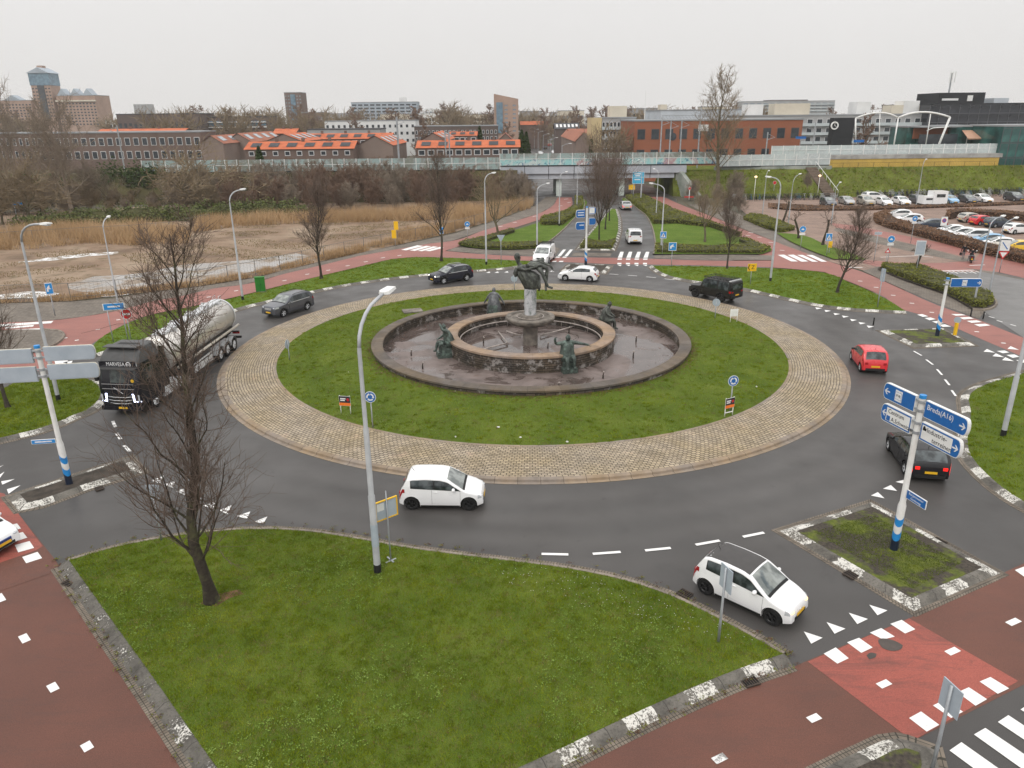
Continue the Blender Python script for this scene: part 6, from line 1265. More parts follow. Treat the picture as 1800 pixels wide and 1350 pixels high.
# ---------------------------------------------------------------- tall direction posts with finger boards
def finger_outline(L, h_, sgn):
    pts = [(0, -h_/2), (L-h_*0.3, -h_/2)] + [(L-h_*0.3 + h_*0.3*math.sin(a)**0.6, -h_/2*math.cos(a)) for a in np.linspace(0.3, math.pi-0.3, 8)] + [(L-h_*0.3, h_/2), (0, h_/2)]
    return [(sgn*a, c) for a, c in pts]
def finger(T, sgn, L, h_, z, face, texts=(), white=None, arrow=True, back=False, gap=0.24, symbol=None, th=0.13):
    """a thick lit finger board in the post's own plane (faces -y); sgn -1/+1 = to the viewer's left/right"""
    o = finger_outline(L, h_, sgn); b = MB(); b.prism(o, th, 'y'); b.v = [(p[0]+sgn*gap, p[1], p[2]+z) for p in b.v]; F_ = b.build('finger_board', M_SIGNW if not back else M_SIGNB, T, fixn=True)
    k = 0.93; y = -th/2-0.004
    if back:
        o2 = [(a*0.985+sgn*0.01, c*0.9) for a, c in o]; b = MB(); b.prism(o2, 0.006, 'y'); b.v = [(p[0]+sgn*gap, p[1]+y, p[2]+z) for p in b.v]; b.build('back_panel', M_SIGNB, F_, fixn=True)
        b = MB(); b.prism([(a, c) for a, c in o], 0.05, 'y'); b.v = [(p[0]*1.004+sgn*gap, p[1], p[2]*1.06+z) for p in b.v]; b.build('edge_trim', simple('cream_edge', (0.70, 0.66, 0.56), None, 4, 0.5), F_, fixn=True)
        return F_
    o2 = [(a*0.98+sgn*0.012, c*0.92) for a, c in o]; b = MB(); b.prism(o2, 0.006, 'y'); b.v = [(p[0]+sgn*gap, p[1]+y, p[2]+z) for p in b.v]; b.build('blue_panel', M_BLUE, F_, fixn=True)
    if white: b = MB(); xa, xb = sgn*gap+sgn*white[0], sgn*gap+sgn*white[1]; b.span(xa, xb, y-0.008, y-0.004, z-h_*0.38, z+h_*0.38); b.build('white_panel', M_SIGNW, F_)
    FM = Matrix(((1, 0, 0, 0), (0, 0, -1, 0), (0, 1, 0, 0), (0, 0, 0, 1)))
    for body, size, x, dz, m, al in texts: text(body, size, F_, Matrix.Translation((x, y-0.010, z+dz)) @ FM, m, align=al, ext=0.003, sx=0.92)
    if arrow:
        c = sgn*(gap+L-0.20); q = [(0.13, 0), (0.02, 0.12), (-0.03, 0.12), (0.05, 0.025), (-0.13, 0.025), (-0.13, -0.025), (0.05, -0.025), (-0.03, -0.12), (0.02, -0.12)]
        b = MB(); b.prism([(sgn*a, d) for a, d in q], 0.006, 'y'); b.v = [(p[0]+c, p[1]+y-0.008, p[2]+z) for p in b.v]; b.build('arrow', M_LET, F_, fixn=True)
    if symbol is not None:
        b = MB(); b.span(symbol-0.17, symbol+0.17, y-0.008, y-0.004, z-0.21, z+0.21); b.build('parking_symbol', M_LET, F_)
        b = MB(); b.span(symbol-0.15, symbol+0.15, y-0.011, y-0.008, z-0.14, z+0.14); b.build('parking_field', M_BLUE, F_)
        b = MB(); b.span(symbol-0.14, symbol+0.14, y-0.013, y-0.011, z-0.13, z+0.13); b.build('parking_field', M_LET, F_)
        text('P+R', 0.15, F_, Matrix.Translation((symbol, y-0.016, z)) @ FM, M_LETB, ext=0.002, sx=0.85)
    return F_
def stripes(T, r, z0, z1):
    """slanting blue and white bands painted round the foot of the pole"""
    n = 16
    for k, (za, zb, m) in enumerate(((0.0, 0.62, M_POLEB), (0.62, 0.95, M_SIGNB2), (1.28, 1.60, M_SIGNB2))):
        b = MB(); o = len(b.v)
        for za_, in ((za,), (zb,)):
            for i in range(n+1): a = 2*math.pi*i/n; sl = 0.16*math.cos(a-2.4) if za_ > 0.01 else 0; b.v.append(((r+0.004)*math.cos(a), (r+0.004)*math.sin(a), za_*(z1-z0)/1.9 + z0 + sl))
        for i in range(n): b.f.append((i, i+1, i+n+2, i+n+1)); b.mi.append(0)
        b.build('foot_band', m, T, smooth=True)
def sign_post(base, ytop, deg, label, z0=0.13, r=0.105, h=None):
    p = at(*base, z0); h = h or (height_at(p, ytop, 14) - z0); T = thing('direction_sign', label, 'direction sign', p, rad(deg))
    b = MB(); b.tube([(0, 0, 0), (0, 0, h*0.30), (0, 0, h*0.325), (0, 0, h-0.04)], [r*1.35, r*1.35, r, r*0.95], 16); b.build('pole', M_POLEW, T, angle=45)
    b = MB(); b.tube([(0, 0, h-0.12), (0, 0, h)], r*1.12, 16); b.build('pole_cap', M_SIGNB2, T, angle=45); stripes(T, r*1.35, 0, 1.75)
    return T, h
def clamps(T, r, zs):
    for z in zs:
        b = MB(); b.span(-0.26, 0.26, -0.05, 0.05, z-0.03, z+0.03); b.lathe([(r*1.02, -0.05), (r*1.2, -0.05), (r*1.2, 0.05), (r*1.02, 0.05)], 14, (0, 0, z)); b.build('clamp', M_GALV, T)
# front right post: four boards with lettering
T, h = sign_post((1571, 965), 0, -76, 'tall direction post with four blue boards on the mossy traffic island', h=6.25)
finger(T, 1, 1.85, 0.62, h-0.42, M_BLUE, [('Breda(A16)', 0.27, 0.34, 0.10, M_LET, 'LEFT')])
finger(T, -1, 1.55, 0.62, h-0.42, M_BLUE, symbol=-1.02)
finger(T, 1, 1.75, 0.68, h-1.25, M_BLUE, [('Industrie-', 0.25, 0.52, 0.13, M_LETB, 'LEFT'), ('terreinen', 0.25, 0.80, -0.14, M_LETB, 'LEFT')], white=(0.06, 1.40))
b = MB(); b.span(0.34, 0.50, -0.082, -0.078, h-1.18, h-1.08); b.span(0.36, 0.44, -0.082, -0.078, h-1.08, h-1.02); b.build('factory_symbol', M_LETB, T)
finger(T, -1, 1.50, 0.68, h-1.25, M_BLUE, [('Centrum', 0.24, -1.38, 0.13, M_LETB, 'LEFT'), ('A.Schweitzer', 0.23, -1.18, -0.14, M_LETB, 'LEFT')], white=(0.06, 1.22))
b = MB(); b.span(-1.42, -1.24, -0.082, -0.078, h-1.49, h-1.30); b.build('parking_symbol', M_BLUE, T)
clamps(T, 0.105, (h-0.25, h-0.58, h-1.05, h-1.42))
b = MB(); b.span(0.12, 1.05, -0.02, 0.02, 2.25, 2.60); nb = b.build('name_plate', M_SIGNW, T); b = MB(); b.span(0.135, 1.035, -0.026, -0.0205, 2.27, 2.58); b.build('name_field', M_BLUE, nb)
FM = Matrix(((1, 0, 0, 0), (0, 0, -1, 0), (0, 1, 0, 0), (0, 0, 0, 1)))
text('Burgemeester', 0.125, nb, Matrix.Translation((0.585, -0.030, 2.50)) @ FM, M_LET, ext=0.002); text('Godeweg', 0.125, nb, Matrix.Translation((0.585, -0.030, 2.35)) @ FM, M_LET, ext=0.002)
# front left post: blank backs
T, h = sign_post((122, 850), 607, 8, 'tall direction post with four blank grey board backs at the left edge')
finger(T, 1, 2.05, 0.62, h-0.40, None, back=True); finger(T, -1, 2.3, 0.62, h-0.45, None, back=True); finger(T, 1, 2.05, 0.66, h-1.22, None, back=True); finger(T, -1, 2.3, 0.66, h-1.27, None, back=True); clamps(T, 0.105, (h-0.25, h-0.55, h-1.08, h-1.38))
b = MB(); b.span(-1.15, -0.14, -0.02, 0.02, 2.05, 2.25); nb = b.build('name_plate', M_SIGNW, T); b = MB(); b.span(-1.13, -0.16, -0.026, -0.0205, 2.065, 2.235); b.build('name_field', M_SIGNB2, nb); b = MB(); b.span(-1.0, -0.3, -0.03, -0.0265, 2.12, 2.18); b.build('text_line', M_LET, nb)
# right rear post
T, h = sign_post((1647, 590), 488, -4, 'direction post with one blue board pointing right, on the eastern traffic island')
finger(T, 1, 2.15, 0.62, h-0.36, M_BLUE, symbol=1.18); clamps(T, 0.105, (h-0.2, h-0.5))
# northern post
T, h = sign_post((1029.5, 466), 363, 12, 'slim direction post with four small blue boards at the northern splitter island')
finger(T, -1, 1.0, 0.85, h-0.75, M_SIGNB2, arrow=False, white=None); finger(T, -1, 1.0, 0.85, h-2.05, M_SIGNB2, arrow=False); finger(T, 1, 0.75, 0.75, h-0.45, M_SIGNB2, arrow=False, white=(0.04, 0.6)); finger(T, 1, 0.75, 0.75, h-1.60, M_SIGNB2, arrow=False)
for z in (h-0.62, h-0.88): b = MB(); b.span(-1.05, -0.35, -0.085, -0.075, z-0.05, z+0.05); b.build('text_line', M_LET, T)
b = MB(); b.span(-0.85, -0.35, -0.085, -0.075, h-2.0, h-1.9); b.build('text_line', M_LET, T)
# motorway board by the right tunnel
p = at(1120, 352, 0.13); T = thing('motorway_board', 'light blue motorway board on two posts before the right tunnel opening', 'sign', p, rad(-90)); MBL = simple('cyan_board', (0.06, 0.42, 0.66), (0.05, 0.38, 0.60), 4, 0.4)
for y in (-0.8, 0.8): post(T, 5.2, 0.06, M_GALV, -0.06, y)
b = MB(); b.span(-0.03, 0.03, -1.15, 1.15, 3.1, 5.3); b.build('board', M_SIGNW, T); b = MB(); b.span(0.031, 0.036, -1.1, 1.1, 3.15, 4.3); b.build('lower_field', MBL, T); b = MB(); b.span(0.031, 0.036, -1.1, 1.1, 4.36, 5.25); b.build('upper_field', MBL, T)
for z, w_ in ((4.95, 0.8), (4.6, 0.6), (3.9, 0.7)): b = MB(); b.span(0.037, 0.041, -w_, w_*0.6, z-0.1, z+0.1); b.build('text_line', M_LET, T)

# ---------------------------------------------------------------- two people at the right: one walking, one on a scooter
M_SKIN = simple('skin', (0.52, 0.33, 0.25), None, 5, 0.6); M_DARKC = simple('black_jacket', (0.015, 0.015, 0.018), None, 5, 0.8); M_TROU = simple('grey_trousers', (0.22, 0.20, 0.20), (0.16, 0.15, 0.15), 5, 0.8); M_JEANS = simple('pale_jeans', (0.24, 0.25, 0.28), (0.18, 0.19, 0.21), 5, 0.8); M_HAIR = simple('fair_hair', (0.16, 0.11, 0.07), None, 8, 0.8)
def skin_multi(o, zcut, mats):
    me = o.data; me.materials.clear(); [me.materials.append(m) for m in mats]
    for p in me.polygons:
        z = p.center.z; p.material_index = sum(1 for c in zcut if z > c)
def person(loc, rz, label, J, cuts, mats, hair, hand_m):
    T = thing('person', label, 'person', loc, rz); o = person_skin('body', J, mats[0], T, 0.80, 2, 1.1); skin_multi(o, cuts, mats)
    for s_ in 'ab': b = MB(); hand(J, s_, b, 0.9); b.build('hand', hand_m, T, smooth=True)
    f = Vector((1, 0, 0)); b = MB(); face(J, b, f, 0.9); b.build('head', M_SKIN, T, smooth=True)
    b = MB(); c = Vector(J['crown']); b.ball((c.x-0.02, c.y, c.z-0.035), (0.11, 0.10, 0.105), 12, 8); b.build('hair' if hair is not M_BLACK else 'helmet', hair, T, smooth=True)
    return T
J = dict(pelvis=(0, 0, 0.92), waist=(0, 0, 1.10), chest=(0.01, 0, 1.32), neck=(0.02, 0, 1.50), head=(0.03, 0, 1.60), crown=(0.03, 0, 1.69), sha=(0, -0.19, 1.40), ela=(-0.04, -0.25, 1.12), wra=(0.06, -0.26, 0.90), haa=(0.08, -0.26, 0.82), shb=(0, 0.19, 1.40), elb=(-0.02, 0.26, 1.12), wrb=(0.10, 0.26, 0.92), hab=(0.13, 0.26, 0.84),
         hia=(0, -0.09, 0.86), kna=(0.12, -0.09, 0.48), ana=(0.02, -0.09, 0.08), toa=(0.16, -0.10, 0.03), hib=(0, 0.09, 0.86), knb=(0.0, 0.09, 0.47), anb=(-0.16, 0.09, 0.10), tob=(-0.03, 0.10, 0.03))
person(at(1692, 456, 0.017), rad(70), 'person walking in a black jacket and pale trousers beside the brown hedge', J, (0.86, 1.47), (M_TROU, M_DARKC, M_SKIN), M_HAIR, M_SKIN)
b = MB(); b.box((0, 0, 0), (0.12, 0.30, 0.30), top=0.85); b.tube([(0, -0.1, 0.15), (0, 0, 0.32), (0, 0.1, 0.15)], 0.012, 5); o = b.build('bag', M_DARKC); o.location = at(1692, 456, 0.017) + Vector((-0.32, 0.02, 0.62)); tag(o, 'black bag carried by the walking person', 'bag')
SCP = at(1706, 461, 0.013); SCA = rad(64)
J = dict(pelvis=(-0.30, 0, 0.82), waist=(-0.26, 0, 1.0), chest=(-0.16, 0, 1.22), neck=(-0.10, 0, 1.40), head=(-0.07, 0, 1.50), crown=(-0.06, 0, 1.60), sha=(-0.16, -0.20, 1.30), ela=(0.02, -0.32, 1.08), wra=(0.22, -0.30, 1.02), haa=(0.30, -0.29, 1.02), shb=(-0.16, 0.20, 1.30), elb=(0.02, 0.32, 1.08), wrb=(0.22, 0.30, 1.02), hab=(0.30, 0.29, 1.02),
         hia=(-0.26, -0.10, 0.78), kna=(0.12, -0.26, 0.68), ana=(0.06, -0.30, 0.18), toa=(0.22, -0.31, 0.12), hib=(-0.26, 0.10, 0.78), knb=(0.12, 0.26, 0.68), anb=(0.06, 0.30, 0.18), tob=(0.22, 0.31, 0.12))
person(SCP, SCA, 'person in a black jacket riding a scooter, seen from behind', J, (0.84, 1.37), (M_JEANS, M_DARKC, M_SKIN), M_BLACK, M_DARKC)
T = thing('scooter', 'dark motor scooter with white mirrors carrying a rider by the brown hedge', 'scooter', SCP, SCA)
b = MB(); b.prism([(-0.72, 0.45), (-0.70, 0.72), (-0.45, 0.78), (0.0, 0.74), (0.04, 0.34), (0.36, 0.30), (0.42, 0.62), (0.36, 0.95), (0.46, 0.98), (0.60, 0.55), (0.50, 0.22), (0.0, 0.20), (-0.30, 0.30)], 0.34, 'y'); b.build('body', P_BLACK, T, fixn=True)
wheel(T, 0.62, 0, 0.23, 0.11, M_RIM, 1); wheel(T, -0.55, 0, 0.23, 0.12, M_RIM, 1)
b = MB(); b.tube([(0.36, -0.34, 1.02), (0.42, 0, 0.98), (0.36, 0.34, 1.02)], 0.02, 6); b.tube([(0.44, 0, 0.95), (0.60, 0, 0.25)], 0.03, 6); b.build('handlebar', M_TRIM, T, smooth=True)
for sd in (1, -1): b = MB(); b.tube([(0.36, sd*0.28, 1.02), (0.38, sd*0.40, 1.20)], 0.01, 5); b.ball((0.37, sd*0.42, 1.24), (0.03, 0.08, 0.06), 8, 6); b.build('mirror', M_SIGNW, T, smooth=True)
b = MB(); b.ball((-0.72, 0, 0.66), (0.04, 0.11, 0.05), 8, 6); b.build('tail_light', M_TAIL, T, smooth=True); b = MB(); b.box((-0.76, 0, 0.46), (0.01, 0.16, 0.14)); b.build('number_plate', M_PLATE, T)
# ================================================================ bare trees, thickets, hedges, reeds, grass
def m_bark(name, c1, c2, lichen=None):
    t = MT(name, 0.9, 0, 0.05); c = t.ramp(t.noise(5, 6, 0.7), [(0.3, c2), (0.7, c1)])
    if lichen: c = t.mix(t.ramp(t.noise(1.6, 5, 0.7), [(0.5, 0.0), (0.66, 0.8)]), c, lichen)
    t.color(c); return t.m
M_BARK = m_bark('dark_bark', (0.075, 0.062, 0.05), (0.035, 0.03, 0.025), (0.115, 0.115, 0.06)); M_TWIG = m_bark('reddish_twigs', (0.19, 0.142, 0.115), (0.115, 0.086, 0.07))
M_BARK2 = m_bark('olive_bark', (0.16, 0.135, 0.09), (0.09, 0.075, 0.05), (0.17, 0.165, 0.08)); M_TWIG2 = m_bark('olive_twigs', (0.29, 0.225, 0.145), (0.19, 0.145, 0.095))
M_TWIG3 = m_bark('brown_thicket_twigs', (0.25, 0.165, 0.118), (0.14, 0.095, 0.072)); M_TWIG4 = m_bark('grey_brown_twigs', (0.30, 0.245, 0.19), (0.20, 0.16, 0.125))
def tubes(paths, n):
    """many polylines [(points Nx3, radii N)] as one vertex/face array of n-sided tubes"""
    V, Fc, off = [], [], 0
    ang = np.arange(n)*2*np.pi/n; ca, sa = np.cos(ang), np.sin(ang)
    for P, R_ in paths:
        P = np.asarray(P, float); k = len(P); D = np.empty_like(P); D[1:-1] = P[2:]-P[:-2]; D[0] = P[1]-P[0]; D[-1] = P[-1]-P[-2]
        D /= np.linalg.norm(D, axis=1, keepdims=True) + 1e-9; ref = np.array([0.31, 0.95, 0.05]) if abs(D[:, 1]).mean() < 0.8 else np.array([1.0, 0.1, 0.0])
        A_ = np.cross(D, ref); A_ /= np.linalg.norm(A_, axis=1, keepdims=True)+1e-9; B_ = np.cross(D, A_)
        V.append((P[:, None, :] + np.asarray(R_)[:, None, None]*(A_[:, None, :]*ca[None, :, None] + B_[:, None, :]*sa[None, :, None])).reshape(-1, 3))
        i = np.arange(k-1)[:, None]*n; j = np.arange(n)[None, :]; j2 = (j+1) % n
        Fc.append((np.stack([i+j, i+j2, i+n+j2, i+n+j], -1) + off).reshape(-1, 4)); off += k*n
    return np.concatenate(V), np.concatenate(Fc)
def np_mesh(name, V, Fc, m, smooth=True):
    me = bpy.data.meshes.new(name); k = Fc.shape[1]; me.vertices.add(len(V)); me.vertices.foreach_set('co', np.ascontiguousarray(V, np.float32).ravel())
    me.loops.add(Fc.size); me.loops.foreach_set('vertex_index', Fc.astype(np.int32).ravel()); me.polygons.add(len(Fc)); me.polygons.foreach_set('loop_start', np.arange(0, Fc.size, k, dtype=np.int32))
    me.update(calc_edges=True)
    if smooth: me.polygons.foreach_set('use_smooth', np.ones(len(Fc), bool))
    me.materials.append(m); me.validate(); return me
def grow(seed, Ht, clear, spread, nprim, nsec, ntert, r0, rise=0.62, leader=True, twig=0.010, stems=1, wob=0.10, curl=0.5, tlen=1.0):
    """paths by thickness class: [trunk], [limbs], [branches], [twigs]"""
    g = np.random.default_rng(seed); out = [[], [], [], []]
    def path(p, d, L, r, k, upw, wb, rend=0.3):
        pts = [np.array(p, float)]; d = np.array(d, float)
        for i in range(k):
            d = d + g.normal(0, wb, 3) + np.array([0, 0, upw]); d /= np.linalg.norm(d); pts.append(pts[-1] + d*L/k)
        return np.array(pts), np.linspace(r, r*rend, k+1)
    for s in range(stems):
        a0 = g.uniform(0, 6.28); tilt = 0.03 if stems == 1 else g.uniform(0.1, 0.55)
        hh = Ht*(1 if stems == 1 else g.uniform(0.7, 1.0)); P, Rr = path((0.25*math.cos(a0)*(stems > 1), 0.25*math.sin(a0)*(stems > 1), -0.05), (tilt*math.cos(a0), tilt*math.sin(a0), 1), hh if leader else clear*1.15, r0, 14 if leader else 5, 0.06, wob*0.5, 0.08 if leader else 0.7)
        if stems == 1: Rr[0] *= 1.45; Rr[1] *= 0.95
        out[0].append((P, Rr)); zt = P[:, 2]
        for i in range(nprim):
            t = (clear + (hh-clear)*((i+g.uniform(0, 1))/nprim)**1.15*0.93)/hh if leader else g.uniform(0.75, 1.0)
            idx = t*(len(P)-1); i0 = min(int(idx), len(P)-2); fr = idx-i0; p = P[i0]*(1-fr)+P[i0+1]*fr; rr = (Rr[i0]*(1-fr)+Rr[i0+1]*fr)
            a = i*2.4 + g.normal(0, 0.4); q = (t*hh-clear)/(hh-clear+1e-6)
            L = spread*(1.25 - 0.72*q)*g.uniform(0.75, 1.2) if leader else (hh-clear)*g.uniform(0.75, 1.05)
            el = rise + 0.25*q; d = (math.cos(a)*math.cos(el), math.sin(a)*math.cos(el), math.sin(el))
            B_, Rb = path(p, d, L, min(rr*0.55, 0.0115*L+0.007), 7, 0.10*curl*2, wob, 0.2); out[1].append((B_, Rb))
            for j in range(nsec):
                tt = g.uniform(0.22, 1.0); ii = min(int(tt*7), 6); f2 = tt*7-ii; p2 = B_[ii]*(1-f2)+B_[ii+1]*f2; dd = B_[min(ii+1, 7)]-B_[ii]; dd /= np.linalg.norm(dd)
                d2 = dd*0.75 + g.normal(0, 0.55, 3) + np.array([0, 0, 0.15]); L2 = L*(0.62-0.30*tt)*g.uniform(0.6, 1.25)*tlen
                C_, Rc = path(p2, d2, L2, max(Rb[ii]*0.5, twig*1.3), 5, 0.09*curl*2, wob*1.3, 0.4); out[2].append((C_, Rc))
                for m_ in range(ntert):
                    t3 = g.uniform(0.15, 1.0); ii = min(int(t3*5), 4); p3 = C_[ii] + (C_[ii+1]-C_[ii])*(t3*5-ii); dd = C_[ii+1]-C_[ii]; dd /= np.linalg.norm(dd)
                    T_, Rt = path(p3, dd*0.8 + g.normal(0, 0.5, 3) + np.array([0, 0, 0.12]), L2*g.uniform(0.35, 0.8), twig, 3, 0.08, wob*1.4, 0.55); out[3].append((T_, Rt))
    return out
def tree_meshes(name, paths, mb, mt):
    v0, f0 = tubes(paths[0], 10); v1, f1 = tubes(paths[1], 5); tr = np_mesh(name+'_trunk', np.concatenate([v0, v1]), np.concatenate([f0, f1+len(v0)]), mb)
    vs, fs, o = [], [], 0
    for p, n in ((paths[2], 4), (paths[3], 3)):
        if p: v, f = tubes(p, n); vs.append(v); fs.append(f+o); o += len(v)
    return tr, np_mesh(name+'_crown', np.concatenate(vs), np.concatenate(fs), mt)
def put_tree(name, label, meshes, loc, rz=0.0, sc=(1, 1, 1), group=None, cat='tree'):
    T = thing(name, label, cat, loc, rz, group); T.scale = sc if hasattr(sc, '__len__') else (sc, sc, sc)
    for nm, me in zip(('trunk', 'crown'), meshes): o = bpy.data.objects.new(nm, me); COL.objects.link(o); o.parent = T
    return T
T1 = tree_meshes('front_tree', grow(14, 12.6, 1.5, 2.75, 40, 12, 7, 0.205, 0.80, twig=0.0068, wob=0.15, curl=0.8), M_BARK, M_TWIG)
TV = [tree_meshes('verge_tree', grow(21+k, 8.0, 1.9, 2.2, 38, 10, 6, 0.12, 0.74, twig=0.0085, wob=0.13, curl=0.7), M_BARK, M_TWIG) for k in range(2)]
TO = tree_meshes('olive_tree', grow(31, 7.0, 1.9, 3.2, 7, 11, 7, 0.15, 0.75, leader=False, twig=0.012, wob=0.16, curl=0.4), M_BARK2, M_TWIG2)
TT = tree_meshes('tall_tree', grow(41, 26.0, 5.5, 6.5, 30, 10, 5, 0.45, 0.85, twig=0.026, wob=0.10, curl=0.5), M_BARK2, M_TWIG2)
TM_ = tree_meshes('dense_tree', grow(51, 9.8, 2.3, 2.6, 12, 13, 7, 0.13, 0.95, leader=False, twig=0.012, wob=0.10, curl=0.5), M_BARK, M_TWIG)
put_tree('bare_tree', 'large bare tree with many curving twigs on the front lawn', T1, at(372, 1056, 0.13), 1.0).rotation_euler[1] = -0.085
for (x, y, top, k, l, w_) in ((565, 490, 322, 0, 'bare tree on the verge between the green cabinet and the navy SUV', 1.0), (775.5, 459, 278, 1, 'tall narrow bare tree on the verge behind the navy SUV', 0.85), (1278, 472, 345, 0, 'bare dark tree on the lawn behind the black off-road car', 0.9), (1472, 514, 368, 1, 'bare leaning tree at the tip of the right verge, by the red path', 1.15), (14, 716, 462, 0, 'bare tree cut by the left frame edge beside the blank sign boards', 0.9)):
    p = at(x, y, 0.13); s = (height_at(p, top)-0.13)/8.0; T = put_tree('bare_tree', l, TV[k], p, x*0.7, (s*w_, s*w_, s), 'young bare trees on the verges')
    if x == 1472: T.rotation_euler[1] = 0.12
for (x, y, top, l, w_) in ((875.5, 416, 322, 'spreading olive brown bare tree at the hedge left of the northern road', 1.05), (1239, 425, 330, 'spreading olive brown bare tree on the lawn right of the northern road', 0.9)):
    p = at(x, y, 0.13); s = (height_at(p, top)-0.13)/6.3; put_tree('bare_tree', l, TO, p, x, (s*w_, s*w_, s), 'spreading bare trees by the northern road')
for (x, y, top, l, w_) in ((1053, 425, 286, 'dense bare tree nearest the front on the northern median', 0.95), (1064, 403, 270, 'dense bare tree in the middle of the northern median', 0.8), (1071, 388, 268, 'dense bare tree farthest back on the northern median', 0.75)):
    p = at(x, y, 0.13); s = (height_at(p, top)-0.13)/9.8; put_tree('bare_tree', l, TM_, p, x*1.3, (s*w_, s*w_, s), 'dense bare trees on the northern median')
put_tree('bare_tree', 'very tall bare tree rising above the viaduct at the right', TT, (41.0, 150.5, 0.2), 0.4, (0.95, 0.95, 0.87))
# pollards: short thick trunks with knobs and few shoots
def pollard(x, y, top, label, seed):
    p = at(x, y, 0.02); h = height_at(p, top); g_ = grow(seed, h, h*0.62, h*0.42, 5, 4, 3, 0.17, 0.5, leader=False, twig=0.02, wob=0.2, curl=0.3); put_tree('pollard_tree', label, tree_meshes('pollard', g_, M_BARK, M_TWIG), p, 0, 1, 'pollard trees in the brick street')
pollard(1446, 432, 366, 'pollard tree with spreading limbs behind the blue crossing sign', 61); pollard(1404, 420, 366, 'thin knobbed pollard trunk beside the round blue cycle sign', 62); pollard(1374, 395, 335, 'pollard tree at the corner of the brick street, behind the tall lamp', 63); pollard(1608, 478, 428, 'small bare sapling in the hedge bed in front of the sign back', 64)
# left background: wide pale trees
TW = tree_meshes('pale_tree', grow(71, 15.0, 2.5, 7.5, 30, 12, 6, 0.4, 0.55, twig=0.030, wob=0.15, curl=0.3), M_TWIG4, M_TWIG4)
TG = tree_meshes('olive_bush_tree', grow(75, 8.0, 1.6, 4.0, 9, 12, 7, 0.2, 0.6, leader=False, twig=0.032, wob=0.2, curl=0.3), M_BARK2, M_TWIG2)
for (x, y, top, l, sx, m_) in ((128, 378, 176, 'large pale spreading bare tree at the left edge of the wasteland', 0.9, TW), (28, 372, 150, 'tall pale bare tree cut by the left frame edge', 0.6, TW), (50, 392, 290, 'olive bare tree beside the small blue street sign at far left', 1.1, TG), (352, 372, 272, 'round olive bare tree behind the reeds, right of the green ivy wall', 1.5, TG), (5, 395, 300, 'olive bare tree at the left frame edge by the fence', 1.0, TG), (205, 365, 262, 'half fallen pale tree in front of the dark ivy wall', 0.7, TW)):
    p = at(x, y, 0.0); base_h = 17.6 if m_ is TW else 7.3; s = (height_at(p, top, 45))/base_h; T = put_tree('bare_tree', l, m_, p, x, (s*sx, s*sx, s), 'bare trees at the left edge of the wasteland')
    if x == 205: T.rotation_euler = (0.5, -0.5, 0.3)
# ---------------------------------------------------------------- the brown thicket below the railway
TB_ = [tree_meshes('thicket_shrub', grow(81+k, 7.5, 0.3, 2.6, 10, 8, 5, 0.07, 0.75, leader=True, twig=0.030, stems=6, wob=0.16, curl=0.4), mt, mt) for k, mt in enumerate((M_TWIG3, M_TWIG3, M_TWIG4, M_TWIG2))]
rnd = random.Random(5); kinds = ['dense brown bare shrub', 'tangled dark brown bare shrub', 'greyish tangled bare shrub', 'olive brown bare shrub']
rows = 0
for row, (ya, yb, hs) in enumerate(((386, 358, 0.72), (374, 352, 0.92), (362, 347, 1.0), (352, 341, 1.0))):
    for i in range(27):
        fx = -40 + i*37 + rnd.uniform(-14, 14) + row*9; t_ = max(0, min(1, fx/950)); y = ya + (yb-ya)*t_ + rnd.uniform(-2, 2)
        if fx > 930 - row*3: continue
        if fx < 330 and row == 0: y -= 6
        p = at(fx, y, 0.0); k = rnd.randrange(3) if fx > 390 else (3 if rnd.random() < 0.7 else 2); s = (0.55 if 165 < fx < 300 else 1)* hs*rnd.uniform(0.78, 1.1)*(0.85 if fx > 820 else 1.0)*(0.8 if fx < 330 else 1)
        put_tree('bare_shrub', ('front row ' if row == 0 else '') + kinds[k] + ' in the thicket below the railway', TB_[k], p, rnd.uniform(0, 6.28), (s*1.1, s*1.1, s), ('front ' if row == 0 else '') + kinds[k] + 's of the railway thicket', 'shrub'); rows += 1
for (x, y, s, l) in ((1215, 352, 0.55, 'brown bare shrub at the foot of the bank right of the tunnels'), (1262, 358, 0.5, 'brown bare shrub on the bank left of the tall tree'), (1290, 350, 0.75, 'brown bare shrub on the bank behind the tall tree'), (1300, 372, 0.55, 'brown bare shrub by the car park entrance'), (1420, 330, 0.4, 'small bare shrub high on the embankment, left'), (1578, 318, 0.45, 'small bare shrub on the embankment right of the stairs'), (1690, 312, 0.4, 'small bare shrub on the embankment by the yellow wall'), (1236, 372, 0.4, 'low bare shrub between the two olive trees')):
    p = at(x, y, 0.0 if y > 345 else 2.0); put_tree('bare_shrub', l, TB_[2], p, x, s, 'bare shrubs on the right bank', 'shrub')
